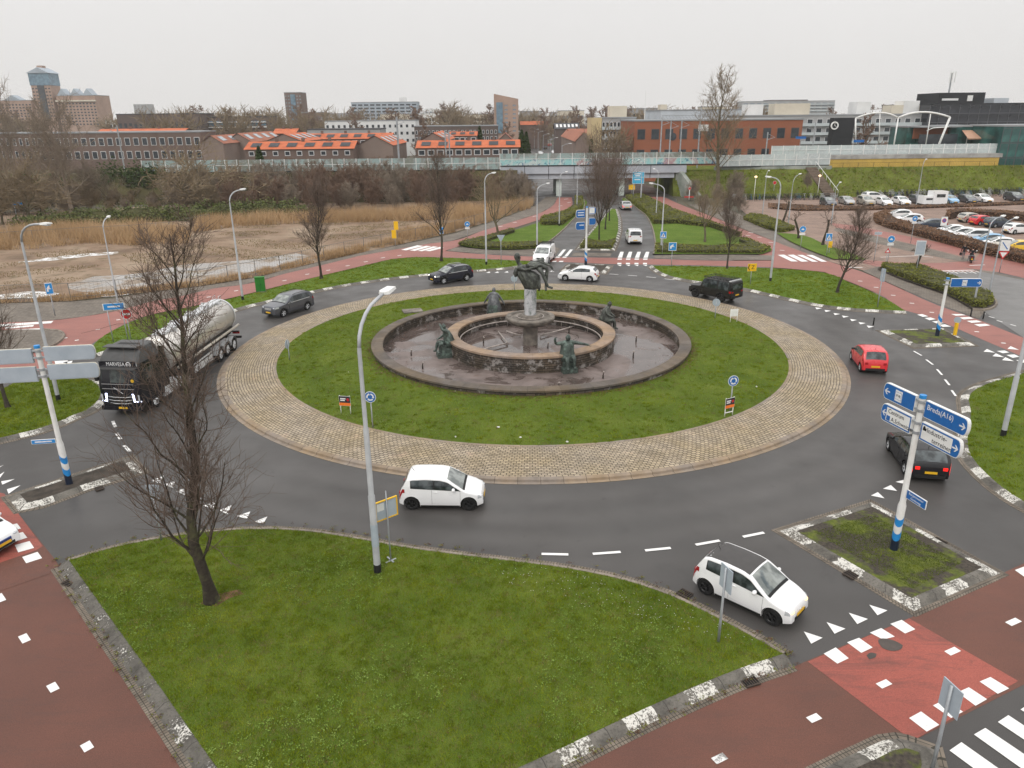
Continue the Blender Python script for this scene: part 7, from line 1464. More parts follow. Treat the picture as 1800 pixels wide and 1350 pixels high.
# ---------------------------------------------------------------- leafy masses: hedges, ivy, groundcover beds
def leaves_in(pts, size, rng, flat_=0.5):
    """one small quad leaf per point"""
    n = len(pts); d = rng.normal(0, 1, (n, 3)); d[:, 2] *= flat_; d /= np.linalg.norm(d, axis=1, keepdims=True)+1e-9; u = np.cross(d, rng.normal(0, 1, (n, 3))); u /= np.linalg.norm(u, axis=1, keepdims=True)+1e-9
    s = (size*rng.uniform(0.6, 1.3, n))[:, None]; V = np.stack([pts-d*s*0.5, pts+u*s*0.33, pts+d*s*0.6, pts-u*s*0.33], 1).reshape(-1, 3)
    return V, np.arange(4*n).reshape(-1, 4)
def m_leaf(name, a, b_, c, sc=1.3):
    t = MT(name, 0.7, 0, 0.06); k = t.math('ADD', t.math('MULTIPLY', t.noise(sc, 5, 0.7), 0.6), t.math('MULTIPLY', t.noise(sc*0.22, 4, 0.7), 0.4)); t.color(t.ramp(k, [(0.25, a), (0.5, b_), (0.75, c)])); return t.m
M_HEDGE = m_leaf('olive_groundcover_leaves', (0.085, 0.095, 0.022), (0.155, 0.165, 0.035), (0.25, 0.235, 0.065)); M_BEECH = m_leaf('brown_beech_leaves', (0.13, 0.075, 0.045), (0.22, 0.13, 0.08), (0.30, 0.19, 0.12)); M_IVY = m_leaf('dark_ivy_leaves', (0.020, 0.036, 0.010), (0.042, 0.068, 0.018), (0.085, 0.105, 0.032), 0.5); M_BRAM = m_leaf('bramble_leaves', (0.06, 0.075, 0.028), (0.11, 0.13, 0.045), (0.17, 0.175, 0.075), 0.4)
M_CORE = simple('hedge_core', (0.07, 0.068, 0.025), (0.045, 0.045, 0.018), 2, 0.95); M_COREB = simple('beech_hedge_core', (0.07, 0.042, 0.028), (0.04, 0.026, 0.018), 2, 0.95)
def bed(name, label, px, h, m, core, dens=90, size=0.11, z0=0.13, cat='hedge', wav=0.15):
    """clipped hedge or groundcover over an outlined patch of ground: a core with leaves all over it"""
    P = [Vector((p.x, p.y)) for p in px_poly(px, z0)]
    if area2(P) < 0: P = P[::-1]
    rng = np.random.default_rng(abs(hash(label)) % 1000 if False else len(label)*7+int(px[0][0])); c = sum(P, Vector((0, 0)))/len(P); c0 = c
    T = thing(name, label, cat, (c.x, c.y, z0)); b = MB(); n = len(P)
    for k_, (s, z) in enumerate(((0.97, 0), (0.98, h*0.75), (0.93, h*0.93))): b.v += [((p.x-c.x)*s, (p.y-c.y)*s, z) for p in P]
    for r_ in (0, 1):
        for i in range(n): j = (i+1) % n; b.f.append((r_*n+i, r_*n+j, (r_+1)*n+j, (r_+1)*n+i)); b.mi.append(0)
    b.f.append(tuple(range(2*n, 3*n))); b.mi.append(0); b.build('core', core, T, fixn=True)
    A_ = abs(area2(P))/2; N = int(min(14000, A_*dens)); xs = [p.x for p in P]; ys = [p.y for p in P]; pts = []
    while len(pts) < N:
        q = (rng.uniform(min(xs), max(xs)), rng.uniform(min(ys), max(ys)))
        if inside(q, P): pts.append((q[0]-c.x, q[1]-c.y, h*(0.93+wav*math.sin(q[0]*1.3+q[1]*0.9)*math.sin(q[1]*1.7)) + rng.normal(0, 0.04)))
    for i in range(n):
        a, b_ = P[i], P[(i+1) % n]; L = (b_-a).length
        for _ in range(int(min(2500, L*h*dens*1.2))):
            t_ = rng.uniform(); q = a.lerp(b_, t_); pts.append((q.x-c.x+rng.normal(0, 0.05), q.y-c.y+rng.normal(0, 0.05), rng.uniform(0.02, h)))
    V, Fc = leaves_in(np.array(pts), size, rng); o = bpy.data.objects.new('foliage', np_mesh('foliage', V, Fc, m, False)); COL.objects.link(o); o.parent = T
    return T
bed('groundcover_bed', 'long olive green groundcover bed by the eastern side street', [(1548, 471), (1558, 469), (1611, 471), (1646, 482), (1691, 500), (1724, 514), (1741, 523), (1744, 535), (1727, 541), (1711, 540), (1665, 516), (1604, 495), (1560, 478)], 0.55, M_HEDGE, M_CORE, 70, 0.16)
bed('clipped_hedge', 'clipped green hedge along the right side of the northern road', [(1100, 348), (1118, 363), (1138, 378), (1149, 394), (1165, 394), (1190, 393), (1222, 397), (1250, 400), (1304, 418), (1249, 396), (1187, 375), (1150, 357), (1128, 346)], 0.75, M_HEDGE, M_CORE, 30, 0.22)
bed('clipped_hedge', 'olive planted strip along the red path in front of the right lawn', [(1153, 431), (1152, 444), (1250, 445), (1340, 445), (1354, 438), (1310, 421), (1300, 424), (1320, 432), (1250, 436), (1200, 434)], 0.4, M_HEDGE, M_CORE, 30, 0.2)
bed('clipped_hedge', 'clipped green hedge along the left side of the northern road', [(950, 391), (955, 387), (990, 378), (1011, 366), (1011, 349), (1024, 351), (1023, 366), (1008, 381), (988, 396), (975, 396), (952, 396)], 0.75, M_HEDGE, M_CORE, 30, 0.22)
bed('clipped_hedge', 'olive planted strip in front of the left northern lawn', [(805, 430), (850, 437), (898, 438), (940, 436), (955, 428), (900, 430), (850, 429), (866, 421), (905, 408), (900, 404), (852, 419), (820, 425)], 0.4, M_HEDGE, M_CORE, 30, 0.2)
bed('clipped_hedge', 'low olive hedge at the near end of the northern median', [(1020, 437), (1030, 424), (1045, 428), (1065, 430), (1082, 424), (1075, 437)], 0.5, M_HEDGE, M_CORE, 60, 0.16)
bed('clipped_hedge', 'low green hedge between the brick street and the cycle path', [(1307, 386), (1320, 380), (1345, 384), (1372, 394), (1397, 405), (1372, 409), (1345, 402)], 0.6, M_HEDGE, M_CORE, 50, 0.2, 0.02)
HB = [(1535, 385), (1556, 378), (1566, 381), (1560, 387), (1575, 395), (1620, 407), (1680, 423), (1740, 441), (1800, 454), (1860, 468), (1850, 477), (1795, 463), (1735, 449), (1670, 431), (1600, 412), (1560, 401), (1540, 393)]
bed('beech_hedge', 'brown clipped beech hedge around the lower car park', HB, 0.95, M_BEECH, M_COREB, 45, 0.2, 0.01)
bed('beech_hedge', 'brown beech hedge behind the back row of cars', [(1662, 381), (1680, 377), (1760, 381), (1830, 388), (1828, 392), (1760, 386), (1684, 382), (1668, 386)], 1.1, M_BEECH, M_COREB, 45, 0.2, 0.01)
bed('beech_hedge', 'brown planting along the upper row of parked cars', [(1351, 360), (1420, 364), (1520, 366), (1700, 361), (1800, 357), (1850, 356), (1850, 358), (1700, 364), (1520, 370), (1400, 371), (1352, 367)], 0.35, M_BEECH, M_COREB, 20, 0.25, 0.01)
def mound(name, label, px, py, rx, ry, rz_, m, n=2600, size=0.35, z0=0.0, cat='shrub', group=None):
    p = at(px, py, z0); rng = np.random.default_rng(int(px)+int(py)); T = thing(name, label, cat, p, 0, group)
    d = rng.normal(0, 1, (n, 3)); d /= np.linalg.norm(d, axis=1, keepdims=True); d[:, 2] = abs(d[:, 2]); k = 0.72 + 0.28*np.sin(d[:, 0]*5+px)*np.sin(d[:, 1]*6+py) + rng.normal(0, 0.06, n); P = d*np.array([rx, ry, rz_])*k[:, None]; P[:, 2] *= rng.uniform(0.35, 1, n)**0.4
    V, Fc = leaves_in(P, size, rng); o = bpy.data.objects.new('foliage', np_mesh('foliage', V, Fc, m, False)); COL.objects.link(o); o.parent = T
    b = MB(); b.ball((0, 0, 0), (rx*0.62, ry*0.62, rz_*0.62), 14, 8); b.build('core', M_CORE, T, smooth=True); return T
for i, (x, y, rx, rz_) in enumerate(((195, 354, 6, 8.6), (222, 354, 6, 9.0), (250, 354, 6, 9.0), (275, 354, 5, 8.6), (20, 358, 7, 6.5), (75, 358, 8, 6.6))): mound('ivy_thicket', 'dark evergreen ivy wall standing behind the wasteland trees, part %s' % ('nearest the left edge' if x == 20 else 'left of the pale tree' if x == 75 else 'at the leftmost end' if x == 195 else 'second along' if x == 222 else 'third along' if x == 250 else 'at the right end'), x, y, rx, 3.5, rz_, M_IVY, 3000, 0.5, group='ivy thickets below the railway')
for i, (x, y, rx, rz_, l) in enumerate(((250, 388, 8, 3.4, 'bramble mound behind the reeds, near the left'), (330, 386, 7, 3.0, 'bramble mound behind the reeds, below the olive tree'), (400, 384, 8, 3.6, 'green bramble mound right of the olive tree'), (455, 382, 8, 3.8, 'green bramble mound behind the second street lamp'), (500, 380, 7, 3.2, 'green bramble mound at the edge of the brown thicket'), (170, 391, 8, 3.0, 'bramble mound below the large pale tree'), (90, 396, 7, 2.6, 'bramble mound by the left fence'))): mound('bramble', l, x, y, rx, 3.2, rz_, M_BRAM, 2600, 0.35, group='bramble mounds behind the reeds')
# evergreen trees beyond the viaduct
# ---------------------------------------------------------------- reeds and grass blades
def scatter(poly, n, rng, z):
    P = [Vector((p[0], p[1])) for p in poly]; xs = [p.x for p in P]; ys = [p.y for p in P]; pts = np.empty((0, 2)); Q = np.array([(p.x, p.y) for p in P])
    while len(pts) < n:
        c = np.stack([rng.uniform(min(xs), max(xs), n), rng.uniform(min(ys), max(ys), n)], 1); ins = np.zeros(n, bool)
        for i in range(len(Q)):
            x1, y1 = Q[i-1]; x2, y2 = Q[i]; cond = ((y1 > c[:, 1]) != (y2 > c[:, 1])) & (c[:, 0] < (x2-x1)*(c[:, 1]-y1)/(y2-y1+1e-12)+x1); ins ^= cond
        pts = np.concatenate([pts, c[ins]])
    return np.concatenate([pts[:n], np.full((n, 1), z)], 1)
def blades(name, P, h, w_, m, rng, lean=0.35, clump=0):
    if clump:      # half the blades stand in tufts
        k = len(P)//2; c_ = P[rng.integers(0, k, max(1, k//clump))]; P = P.copy(); q = c_[rng.integers(0, len(c_), k)] + np.concatenate([rng.normal(0, 0.085, (k, 2)), np.zeros((k, 1))], 1); P[:k] = q
    n = len(P); a = rng.uniform(0, 6.28, n); hh = h*rng.uniform(0.55, 1.25, n); s = np.stack([np.cos(a), np.sin(a), np.zeros(n)], 1)*(w_*rng.uniform(0.6, 1.3, n))[:, None]; b_ = rng.uniform(0, 6.28, n); lk = lean*rng.uniform(0, 1, n)*hh
    tip = P + np.stack([np.cos(b_)*lk, np.sin(b_)*lk, hh], 1); V = np.stack([P-s*0.5, P+s*0.5, tip], 1).reshape(-1, 3); o = bpy.data.objects.new(name, np_mesh(name, V, np.arange(3*n).reshape(-1, 3), m, False)); COL.objects.link(o); o['kind'] = 'stuff'; return o
rng = np.random.default_rng(3)
M_REED = m_leaf('dry_reed', (0.27, 0.175, 0.09), (0.43, 0.29, 0.16), (0.55, 0.40, 0.24), 0.25)
for px, n, h in (([(0, 440), (60, 438), (150, 428), (230, 432), (330, 430), (335, 414), (300, 402), (180, 400), (60, 405), (0, 412), (-120, 420), (-120, 446)], 16000, 1.7), ([(340, 410), (420, 398), (520, 393), (640, 391), (760, 388), (860, 384), (930, 368), (940, 358), (860, 366), (700, 375), (560, 380), (440, 386), (350, 392)], 22000, 1.7),
                 ([(690, 425), (760, 413), (850, 394), (900, 377), (860, 384), (780, 400), (700, 412)], 5000, 1.2), ([(0, 534), (125, 529), (262, 513), (350, 503), (450, 487), (570, 458), (640, 443), (640, 438), (570, 450), (450, 479), (350, 496), (262, 507), (125, 523), (0, 528)], 9000, 0.5), ([(570, 458), (700, 430), (800, 408), (800, 402), (700, 422), (570, 449)], 5000, 0.8)):
    P = scatter(px_poly(px, 0.0), n*2, rng, 0.0); q = np.sin(P[:, 0]*0.55+2*np.sin(P[:, 1]*0.31))*np.sin(P[:, 1]*0.7+1.7*np.sin(P[:, 0]*0.23)) + 0.5*np.sin(P[:, 0]*1.7+P[:, 1]*1.3); P = P[q > rng.normal(-0.25, 0.45, len(P))][:n]; blades('reeds', P, h, 0.055, M_REED, rng, 0.9)
P = scatter(px_poly([(0, 530), (262, 511), (450, 485), (700, 426), (850, 386), (560, 388), (345, 405), (330, 432), (150, 436), (0, 446)], 0.0), 26000, rng, 0.0); q = np.sin(P[:, 0]*0.3+2*np.sin(P[:, 1]*0.2))*np.sin(P[:, 1]*0.42+1.5*np.sin(P[:, 0]*0.17)); blades('dry_grass', P[q > 0.15], 0.14, 0.09, m_leaf('waste_grass', (0.13, 0.11, 0.05), (0.22, 0.17, 0.085), (0.32, 0.24, 0.14), 0.4), rng, 1.0)
M_BLADE = m_leaf('grass_blades', (0.060, 0.098, 0.006), (0.15, 0.20, 0.010), (0.30, 0.32, 0.03), 0.8)
M_BLADE2 = m_leaf('dry_grass_blades', (0.15, 0.14, 0.045), (0.22, 0.19, 0.065), (0.28, 0.24, 0.09), 0.6)
blades('grass', scatter(LAWNS[0], 170000, rng, 0.125), 0.065, 0.022, M_BLADE, rng, 0.9, 40)
blades('grass', scatter(LAWNS[0], 24000, rng, 0.125), 0.05, 0.024, M_BLADE2, rng, 1.0, 30)
for L_, n in ((LAWNS[1], 40000), (LAWNS[2], 40000), (LAWNS[3], 34000), (LAWNS[4], 34000)): blades('grass', scatter(L_, n, rng, 0.125), 0.09, 0.04, M_BLADE, rng, 0.9, 30)
n = 110000; a_ = rng.uniform(0, 2*math.pi, n); r_ = np.sqrt(rng.uniform(11.4**2, 17.55**2, n)); zz = np.interp(r_, [11.15, 17.6], [0.48, 0.262]) - 0.01
blades('grass', np.stack([CX+r_*np.cos(a_), CY+r_*np.sin(a_), zz], 1), 0.085, 0.034, M_BLADE, rng, 0.9, 40)
blades('moss_tufts', scatter([(p[0], p[1]) for p in px_poly([(1430, 935), (1535, 905), (1690, 990), (1605, 1035)], 0.13)], 9000, rng, 0.13), 0.035, 0.03, m_leaf('moss', (0.05, 0.06, 0.012), (0.10, 0.13, 0.015), (0.19, 0.21, 0.02), 1.2), rng, 1.0)
# clover and weed rosettes, fallen leaves and the mulch round the trunk
def rosettes(P, size, m, name): V, Fc = leaves_in(np.repeat(P, 9, 0) + np.concatenate([rng.normal(0, size, (len(P)*9, 2)), rng.uniform(0, 0.05, (len(P)*9, 1))], 1), size*0.9, rng, 0.15); o = bpy.data.objects.new(name, np_mesh(name, V, Fc, m, False)); COL.objects.link(o); o['kind'] = 'stuff'
M_WEED = m_leaf('clover_leaves', (0.10, 0.16, 0.03), (0.17, 0.25, 0.05), (0.28, 0.34, 0.10), 1.0)
P = scatter(LAWNS[0], 2600, rng, 0.14); q = np.sin(P[:, 0]*0.9+1.3*np.sin(P[:, 1]*0.6))+np.sin(P[:, 1]*0.8-P[:, 0]*0.3); rosettes(P[q > 0.3], 0.055, M_WEED, 'clover')
rosettes(scatter(LAWNS[0], 260, rng, 0.145), 0.03, M_LEAF, 'fallen_leaves'); a_ = rng.uniform(0, 6.28, 1500); r_ = np.sqrt(rng.uniform(11.5**2, 17.5**2, 1500)); rosettes(np.stack([CX+r_*np.cos(a_), CY+r_*np.sin(a_), np.interp(r_, [11.15, 17.6], [0.50, 0.28])], 1), 0.06, M_WEED, 'clover')
flat('mulch', [(352, 1062), (362, 1048), (392, 1042), (420, 1036), (428, 1044), (402, 1052), (380, 1066)], 0.136, simple('bark_mulch', (0.17, 0.09, 0.05), (0.09, 0.055, 0.035), 6, 0.95))[0]['kind'] = 'structure'
P = []
for e_, n_ in ((nl3, 900), (nl2, 900), (nl, 500)):
    q = smooth_poly(px_poly(e_, 0.0), False, 0.5); P += [(a.x+rng.normal(0, 0.05)+rng.choice((0.0, 0.0, o_[0])), a.y+rng.normal(0, 0.05)+rng.choice((0.0, 0.0, o_[1])), 0.03) for a in (q[rng.integers(0, len(q))] for _ in range(n_)) for o_ in [((-.5, -.35) if e_ is nl3 else (.25, -.5) if e_ is nl2 else (0.1, .4))]]
P = np.array(P); rosettes(P[::2], 0.04, M_LEAF, 'fallen_leaves'); rosettes(P[1::3], 0.05, M_HEDGE, 'weeds')
# daisies in the front lawn
P = scatter(px_poly([(840, 985), (1000, 1003), (1250, 1085), (1330, 1130), (1200, 1120), (900, 1030)], 0.13), 150, rng, 0.15); b = MB()
for p in P: b.add([(p[0]+0.016*math.cos(k*2.09), p[1]+0.016*math.sin(k*2.09), p[2]+0.02) for k in range(3)], [(0, 1, 2)])
b.build('daisies', M_SIGNW)['kind'] = 'stuff'
# ================================================================ railway embankment, viaduct, station and the town behind
def prism_x(name, x0, x1, prof, m, kind='structure', parent=None):
    b = MB(); n = len(prof); b.v = [(x0, y, z) for y, z in prof] + [(x1, y, z) for y, z in prof]
    b.f = [(i, i+1, n+i+1, n+i) for i in range(n-1)] + [tuple(range(n))[::-1], tuple(range(n, 2*n))]; b.mi = [0]*len(b.f); o = b.build(name, m, parent, fixn=True)
    if kind: o['kind'] = kind
    return o
prism_x('embankment', -260, 1.5, [(149.5, -0.1), (156.5, 5.4), (172, 5.4), (180, -0.1)], simple('leaf_litter_bank', (0.085, 0.075, 0.03), (0.05, 0.042, 0.022), 0.5, 0.95, detail=7))
b = MB(); base = [(33.5, 156.0), (40, 151.5), (50, 149.0), (70, 150.5), (95, 153.5), (130, 157), (240, 168)]; top = [(33.5, 158.0), (40, 157.6), (50, 157.2), (70, 157.8), (95, 160.5), (130, 164), (240, 176)]
for (bx, by), (tx, ty) in zip(base, top):
    for k in range(6): t_ = k/5; b.v.append((bx+(tx-bx)*t_, by+(ty-by)*t_, -0.1+5.1*(t_**0.92)))
    b.v += [(tx, ty+14, 5.0), (tx, ty+20, -0.1)]
for i in range(len(base)-1):
    for k in range(7): b.f.append((i*8+k, (i+1)*8+k, (i+1)*8+k+1, i*8+k+1)); b.mi.append(0)
b.f.append(tuple(range(8))[::-1]); b.mi.append(0); o = b.build('embankment', M_BANK, smooth=False, fixn=True); o['kind'] = 'structure'
t = MT('bridge_steel_paint', 0.5); sp_ = t.noise(0.25, 5, 0.6); t.color(t.ramp(sp_, [(0.3, (0.36, 0.38, 0.42)), (0.7, (0.50, 0.52, 0.56))])); M_BRIDGE = t.m
M_ABUT = simple('stained_abutment_concrete', (0.36, 0.37, 0.34), (0.17, 0.20, 0.17), 0.35, 0.85, detail=7)
def m_graf(name, pale, a, b_, c):
    t = MT(name, 0.35); n1 = t.noise(0.22, 5, 0.6, dist=1.4); n2 = t.noise(0.9, 4, 0.6, dist=2.0)
    col = t.ramp(n1, [(0.36, pale), (0.46, a), (0.54, pale), (0.62, b_), (0.72, pale)]); k = t.ramp(n2, [(0.56, 0.0), (0.60, 1.0)]); t.color(t.mix(t.math('MULTIPLY', k, 0.8), col, c)); return t.m
M_GRAF = m_graf('painted_barrier_glass', (0.50, 0.58, 0.56), (0.28, 0.55, 0.55), (0.42, 0.26, 0.27), (0.06, 0.16, 0.28)); M_GRAF2 = m_graf('dull_painted_barrier_glass', (0.24, 0.25, 0.235), (0.30, 0.40, 0.39), (0.20, 0.22, 0.18), (0.34, 0.36, 0.34))
M_BGLASS = m_graf('barrier_glass', (0.46, 0.50, 0.50), (0.50, 0.56, 0.55), (0.42, 0.46, 0.46), (0.58, 0.62, 0.61))
VD = thing('railway_viaduct', 'grey steel railway viaduct with two road openings and a middle pair of piers', 'viaduct', (17.5, 158, 0))
b = MB(); b.span(-16.5, 16.5, -1.2, 12, 5.2, 6.2); b.build('deck', M_BRIDGE, VD)
b = MB(); b.span(-19.5, 18.5, -1.5, -1.2, 4.6, 6.25); b.build('edge_girder', M_BRIDGE, VD)
b = MB(); b.span(-17, 16.2, -1.0, -0.7, 3.55, 4.7); b.build('lower_girder', M_BRIDGE, VD)
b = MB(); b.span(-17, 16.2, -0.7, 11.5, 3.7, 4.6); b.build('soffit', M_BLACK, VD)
for x in (-14.5, -9.6, -4.4, 0.6, 6.0, 11.2): b = MB(); b.span(x-0.05, x+0.05, -1.06, -1.0, 3.55, 4.6); b.span(x-.05, x+.05, -1.56, -1.5, 4.6, 6.2); b.build('girder_rib', M_SEAM, VD)
t = MT('pier_paint', 0.7); sz = t.n.new('ShaderNodeSeparateXYZ'); t.l.new(t.coord(), sz.inputs[0]); t.color(t.ramp(t.noise(0.8, 5, 0.7), [(0.3, (0.40, 0.46, 0.41)), (0.7, (0.66, 0.70, 0.67))])); M_PIER = t.m
for x in (-7.4, 5.6):
    for y in (0.2, 5.5, 10.5): b = MB(); b.span(x-0.55, x+0.55, y-0.45, y+0.45, -0.05, 3.7); b.build('pier', M_PIER, VD)
for x, sg in ((-17.0, -1), (16.5, 1)):
    b = MB(); b.span(x, x+sg*1.0, -1.0, 12, -0.05, 5.2); b.build('abutment', M_ABUT, VD)
    b = MB(); b.v = [(x, -1.0, -0.05), (x+sg*3.2, -7.5, -0.05), (x+sg*3.2, -7.5, 0.6), (x+sg*0.4, -1.0, 5.2), (x+sg*0.9, -1.0, -0.05), (x+sg*4.0, -7.5, -0.05), (x+sg*4.0, -7.5, 0.6), (x+sg*1.2, -1.0, 5.2)]
    b.f = [(0, 1, 2, 3), (7, 6, 5, 4), (3, 2, 6, 7), (1, 5, 6, 2), (0, 4, 5, 1)]; b.mi = [0]*5; b.build('wing_wall', M_ABUT, VD, fixn=True)
# noise barriers: glass panels between posts, one thing per stretch
def barrier(label, x0, x1, y, z0, z1, m, step=2.4, y1=None, pm=None, m2=None, half=True):
    T = thing('noise_barrier', label, 'noise barrier', (x0, y, 0)); y1 = y if y1 is None else y1; n = max(1, int((x1-x0)/step)); L = math.hypot(x1-x0, y1-y); T.rotation_euler[2] = math.atan2(y1-y, x1-x0)
    b = MB(); b.span(0, L, -0.03, 0.03, z0, z0+(z1-z0)*0.52); b.build('lower_panel', m, T); b = MB(); b.span(0, L, -0.03, 0.03, z0+(z1-z0)*0.54, z1); b.build('upper_panel', m2 or m, T)
    b = MB(); b.span(0, L, -0.10, 0.06, z0+(z1-z0)*0.51, z0+(z1-z0)*0.55); b.build('rail', pm or M_SIGNW, T); b = MB(); b.span(0, L, -0.08, 0.06, z0-0.2, z0); b.build('bottom_rail', M_TRIM, T)
    b0 = None
    for i in range(n+1):
        b = MB(); b.span(-0.06, 0.06, -0.12, 0.05, z0, z1+0.05) if b0 is None else None
        if b0 is None: b0 = b.build('post', pm or M_SIGNW, T)
        else: o = b0.copy(); COL.objects.link(o); o.parent = T
        (b0 if i == 0 else o).location = (L*i/n, 0, 0)
    return T
barrier('graffiti covered glass noise barrier over the road openings of the viaduct', -2, 42, 156.45, 6.3, 8.6, M_GRAF, m2=M_GRAF2)
barrier('dull graffiti covered noise barrier along the railway behind the brown thicket', -75, -2, 157.2, 5.6, 7.9, M_GRAF2, y1=156.45)
barrier('graffiti sprayed glass barrier right of the viaduct, above the grass bank', 42, 66, 156.5, 5.7, 7.9, M_BGLASS, y1=159, m2=M_BGLASS)
barrier('clear glass noise barrier along the raised station platform', 55, 104, 162.6, 7.45, 9.35, M_BGLASS, y1=164)
b = MB(); b.span(42, 66, 157.4, 158.2, 4.3, 5.55); o = b.build('retaining_wall', M_ABUT); tag(o, 'stained concrete retaining wall under the glass barrier on the right bank', 'wall')
WT = thing('platform_wall', 'long yellow tiled platform wall with a concrete top above the grass bank', 'wall', (66, 161, 0)); t = MT('yellow_tiles', 0.4); br = t.brick(t.coord(), (0.62, 0.42, 0.10), (0.55, 0.37, 0.09), (0.40, 0.27, 0.07), 0.5, 0.25, 0.02); t.color(t.mix(1.0, br.outputs['Color'], t.ramp(t.noise(0.3, 4), [(0.3, 0.8), (0.7, 1.1)]), 'MULTIPLY'))
mpx = [n_ for n_ in t.n if n_.type == 'TEX_BRICK'][0]; mm = t.n.new('ShaderNodeMapping'); mm.inputs['Rotation'].default_value = (math.pi/2, 0, 0); t.l.new(t.coord(), mm.inputs['Vector']); t.l.new(mm.outputs['Vector'], mpx.inputs['Vector'])
b = MB(); b.span(0, 37, 0, 0.5, 4.6, 6.65); b.build('tiled_face', t.m, WT); b = MB(); b.span(0, 37.5, -0.15, 1.5, 6.65, 7.45); b.build('concrete_top', simple('pale_stained_concrete', (0.42, 0.41, 0.39), (0.24, 0.23, 0.22), 0.5, 0.85, detail=7), WT); WT.rotation_euler[2] = 0.03
# stairs up the bank
ST = thing('stairs', 'brown stairway with a pale handrail climbing the grass bank', 'stairs', (63.5, 149.9, 0.35)); M_STEP = simple('brown_stair_brick', (0.20, 0.15, 0.115), (0.12, 0.095, 0.075), 1.5, 0.85)
for i in range(18): b = MB(); b.span(-1.3-i*0.10, 1.0-i*0.10, i*0.46, i*0.46+0.5, i*0.29, i*0.29+0.32); b.build('step', M_STEP, ST)
b = MB(); b.tube([(1.2, 0, 1.0), (-0.7, 8.2, 6.1)], 0.05, 6); [b.tube([(1.2-1.9*k/6, 8.2*k/6, 5.1*k/6), (1.2-1.9*k/6, 8.2*k/6, 1.0+5.1*k/6)], 0.035, 5) for k in range(7)]; b.build('handrail', M_SIGNW, ST)
# tussocks on the bank
P = np.stack([rng.uniform(34, 130, 9000), np.zeros(9000), np.zeros(9000)], 1); u = rng.uniform(0.03, 1, 9000); by = np.interp(P[:, 0], [q[0] for q in base], [q[1] for q in base]); ty = np.interp(P[:, 0], [q[0] for q in top], [q[1] for q in top]); P[:, 1] = by+(ty-by)*u; P[:, 2] = -0.1+5.1*u**0.92; blades('grass', P, 0.30, 0.16, M_BLADE, rng, 1.0, 20); blades('grass', P[:3000]+np.array([0.4, 0, 0]), 0.35, 0.16, M_BLADE2, rng, 1.0, 12)
# fences
def fence(label, pts, h, m, step=2.5, mesh=True, z=0.0, rails=2):
    p0 = Vector(pts[0]); T = thing('fence', label, 'fence', (p0.x, p0.y, p0.z if len(pts[0]) > 2 else z)); b0 = None; L = 0; R_ = MB()
    for a, c in zip(pts[:-1], pts[1:]):
        a, c = Vector(a), Vector(c); d = c-a; n = max(1, int(d.length/step))
        for i in range(n+1):
            q = a+d*i/n-p0
            if b0 is None: b = MB(); b.tube([(0, 0, -0.1), (0, 0, h)], 0.035, 6); b0 = b.build('post', m, T); b0.location = q; continue
            if i == 0: continue
            if len(T.children) < 95: o = b0.copy(); COL.objects.link(o); o.parent = T; o.location = q
        for k in range(rails): zz = h*(0.97 if k == 0 else 0.97-0.8*k/max(1, rails-1)); R_.tube([a-p0+Vector((0, 0, zz)), c-p0+Vector((0, 0, zz))], 0.022, 5)
        if mesh:
            for k in range(int(d.length/0.35)): q = a+d*k*0.35/d.length-p0; R_.tube([q+Vector((0, 0, 0.05)), q+Vector((0, 0, h*0.96))], 0.008, 3, caps=False)
    R_.build('rails', m, T)
M_FENCE = simple('weathered_fence_steel', (0.20, 0.20, 0.19), (0.13, 0.13, 0.125), 2, 0.6, 0.2)
fence('long wire mesh fence along the wasteland beside the brick pavement', [tuple(at(x, y, 0.02)) for x, y in ((-60, 533), (0, 531), (125, 527), (207, 521), (262, 511), (350, 501), (450, 485), (570, 456), (640, 440), (700, 428), (760, 416), (800, 407), (850, 392), (900, 375), (940, 359))], 1.6, M_FENCE, 3.0)
fence('old wire fence running through the reeds at the left', [tuple(at(x, y, 0.02)) for x, y in ((-60, 436), (60, 428), (150, 422), (230, 418), (300, 412), (370, 396))], 1.8, M_FENCE, 4.0, True)
fence('dark railing fence along the top of the right grass bank', [(66, 159.6, 4.3), (95, 160.6, 4.3), (125, 163.5, 4.3)], 1.7, M_TRIM, 3.2, True)
fence('dark low fence at the foot of the right grass bank', [(44, 147.5, 0), (60, 147.2, 0), (66, 148.0, 0), (90, 150.5, 0), (125, 154.5, 0)], 1.1, M_TRIM, 2.5, True)
fence('dark metal fence at the far left street', [tuple(at(x, y, 0.02)) for x, y in ((-40, 400), (30, 392), (75, 384))], 1.9, M_TRIM, 2.0, True)
# parked bicycles: one mesh, many copies
def bicycle():
    b = MB(); R_ = 0.34
    for x in (-0.52, 0.52):
        for k in range(14):
            a0, a1 = 2*math.pi*k/14, 2*math.pi*(k+1)/14; b.tube([(x+R_*math.cos(a0), 0, R_+R_*math.sin(a0)), (x+R_*math.cos(a1), 0, R_+R_*math.sin(a1))], 0.035, 4, caps=False)
    for p, q in (((-0.52, 0, .34), (-0.05, 0, .30)), ((-0.52, 0, .34), (-0.2, 0, .82)), ((-0.2, 0, .86), (-0.05, 0, .30)), ((-0.05, 0, .30), (0.38, 0, .80)), ((-0.2, 0, .76), (0.36, 0, .84)), ((0.34, 0, .98), (0.52, 0, .34)), ((0.32, -.28, 1.05), (0.32, .28, 1.05)), ((-0.3, 0, .92), (-0.08, 0, .92)), ((-0.75, 0, .72), (-0.3, 0, .72))): b.tube([p, q], 0.042, 5)
    return b
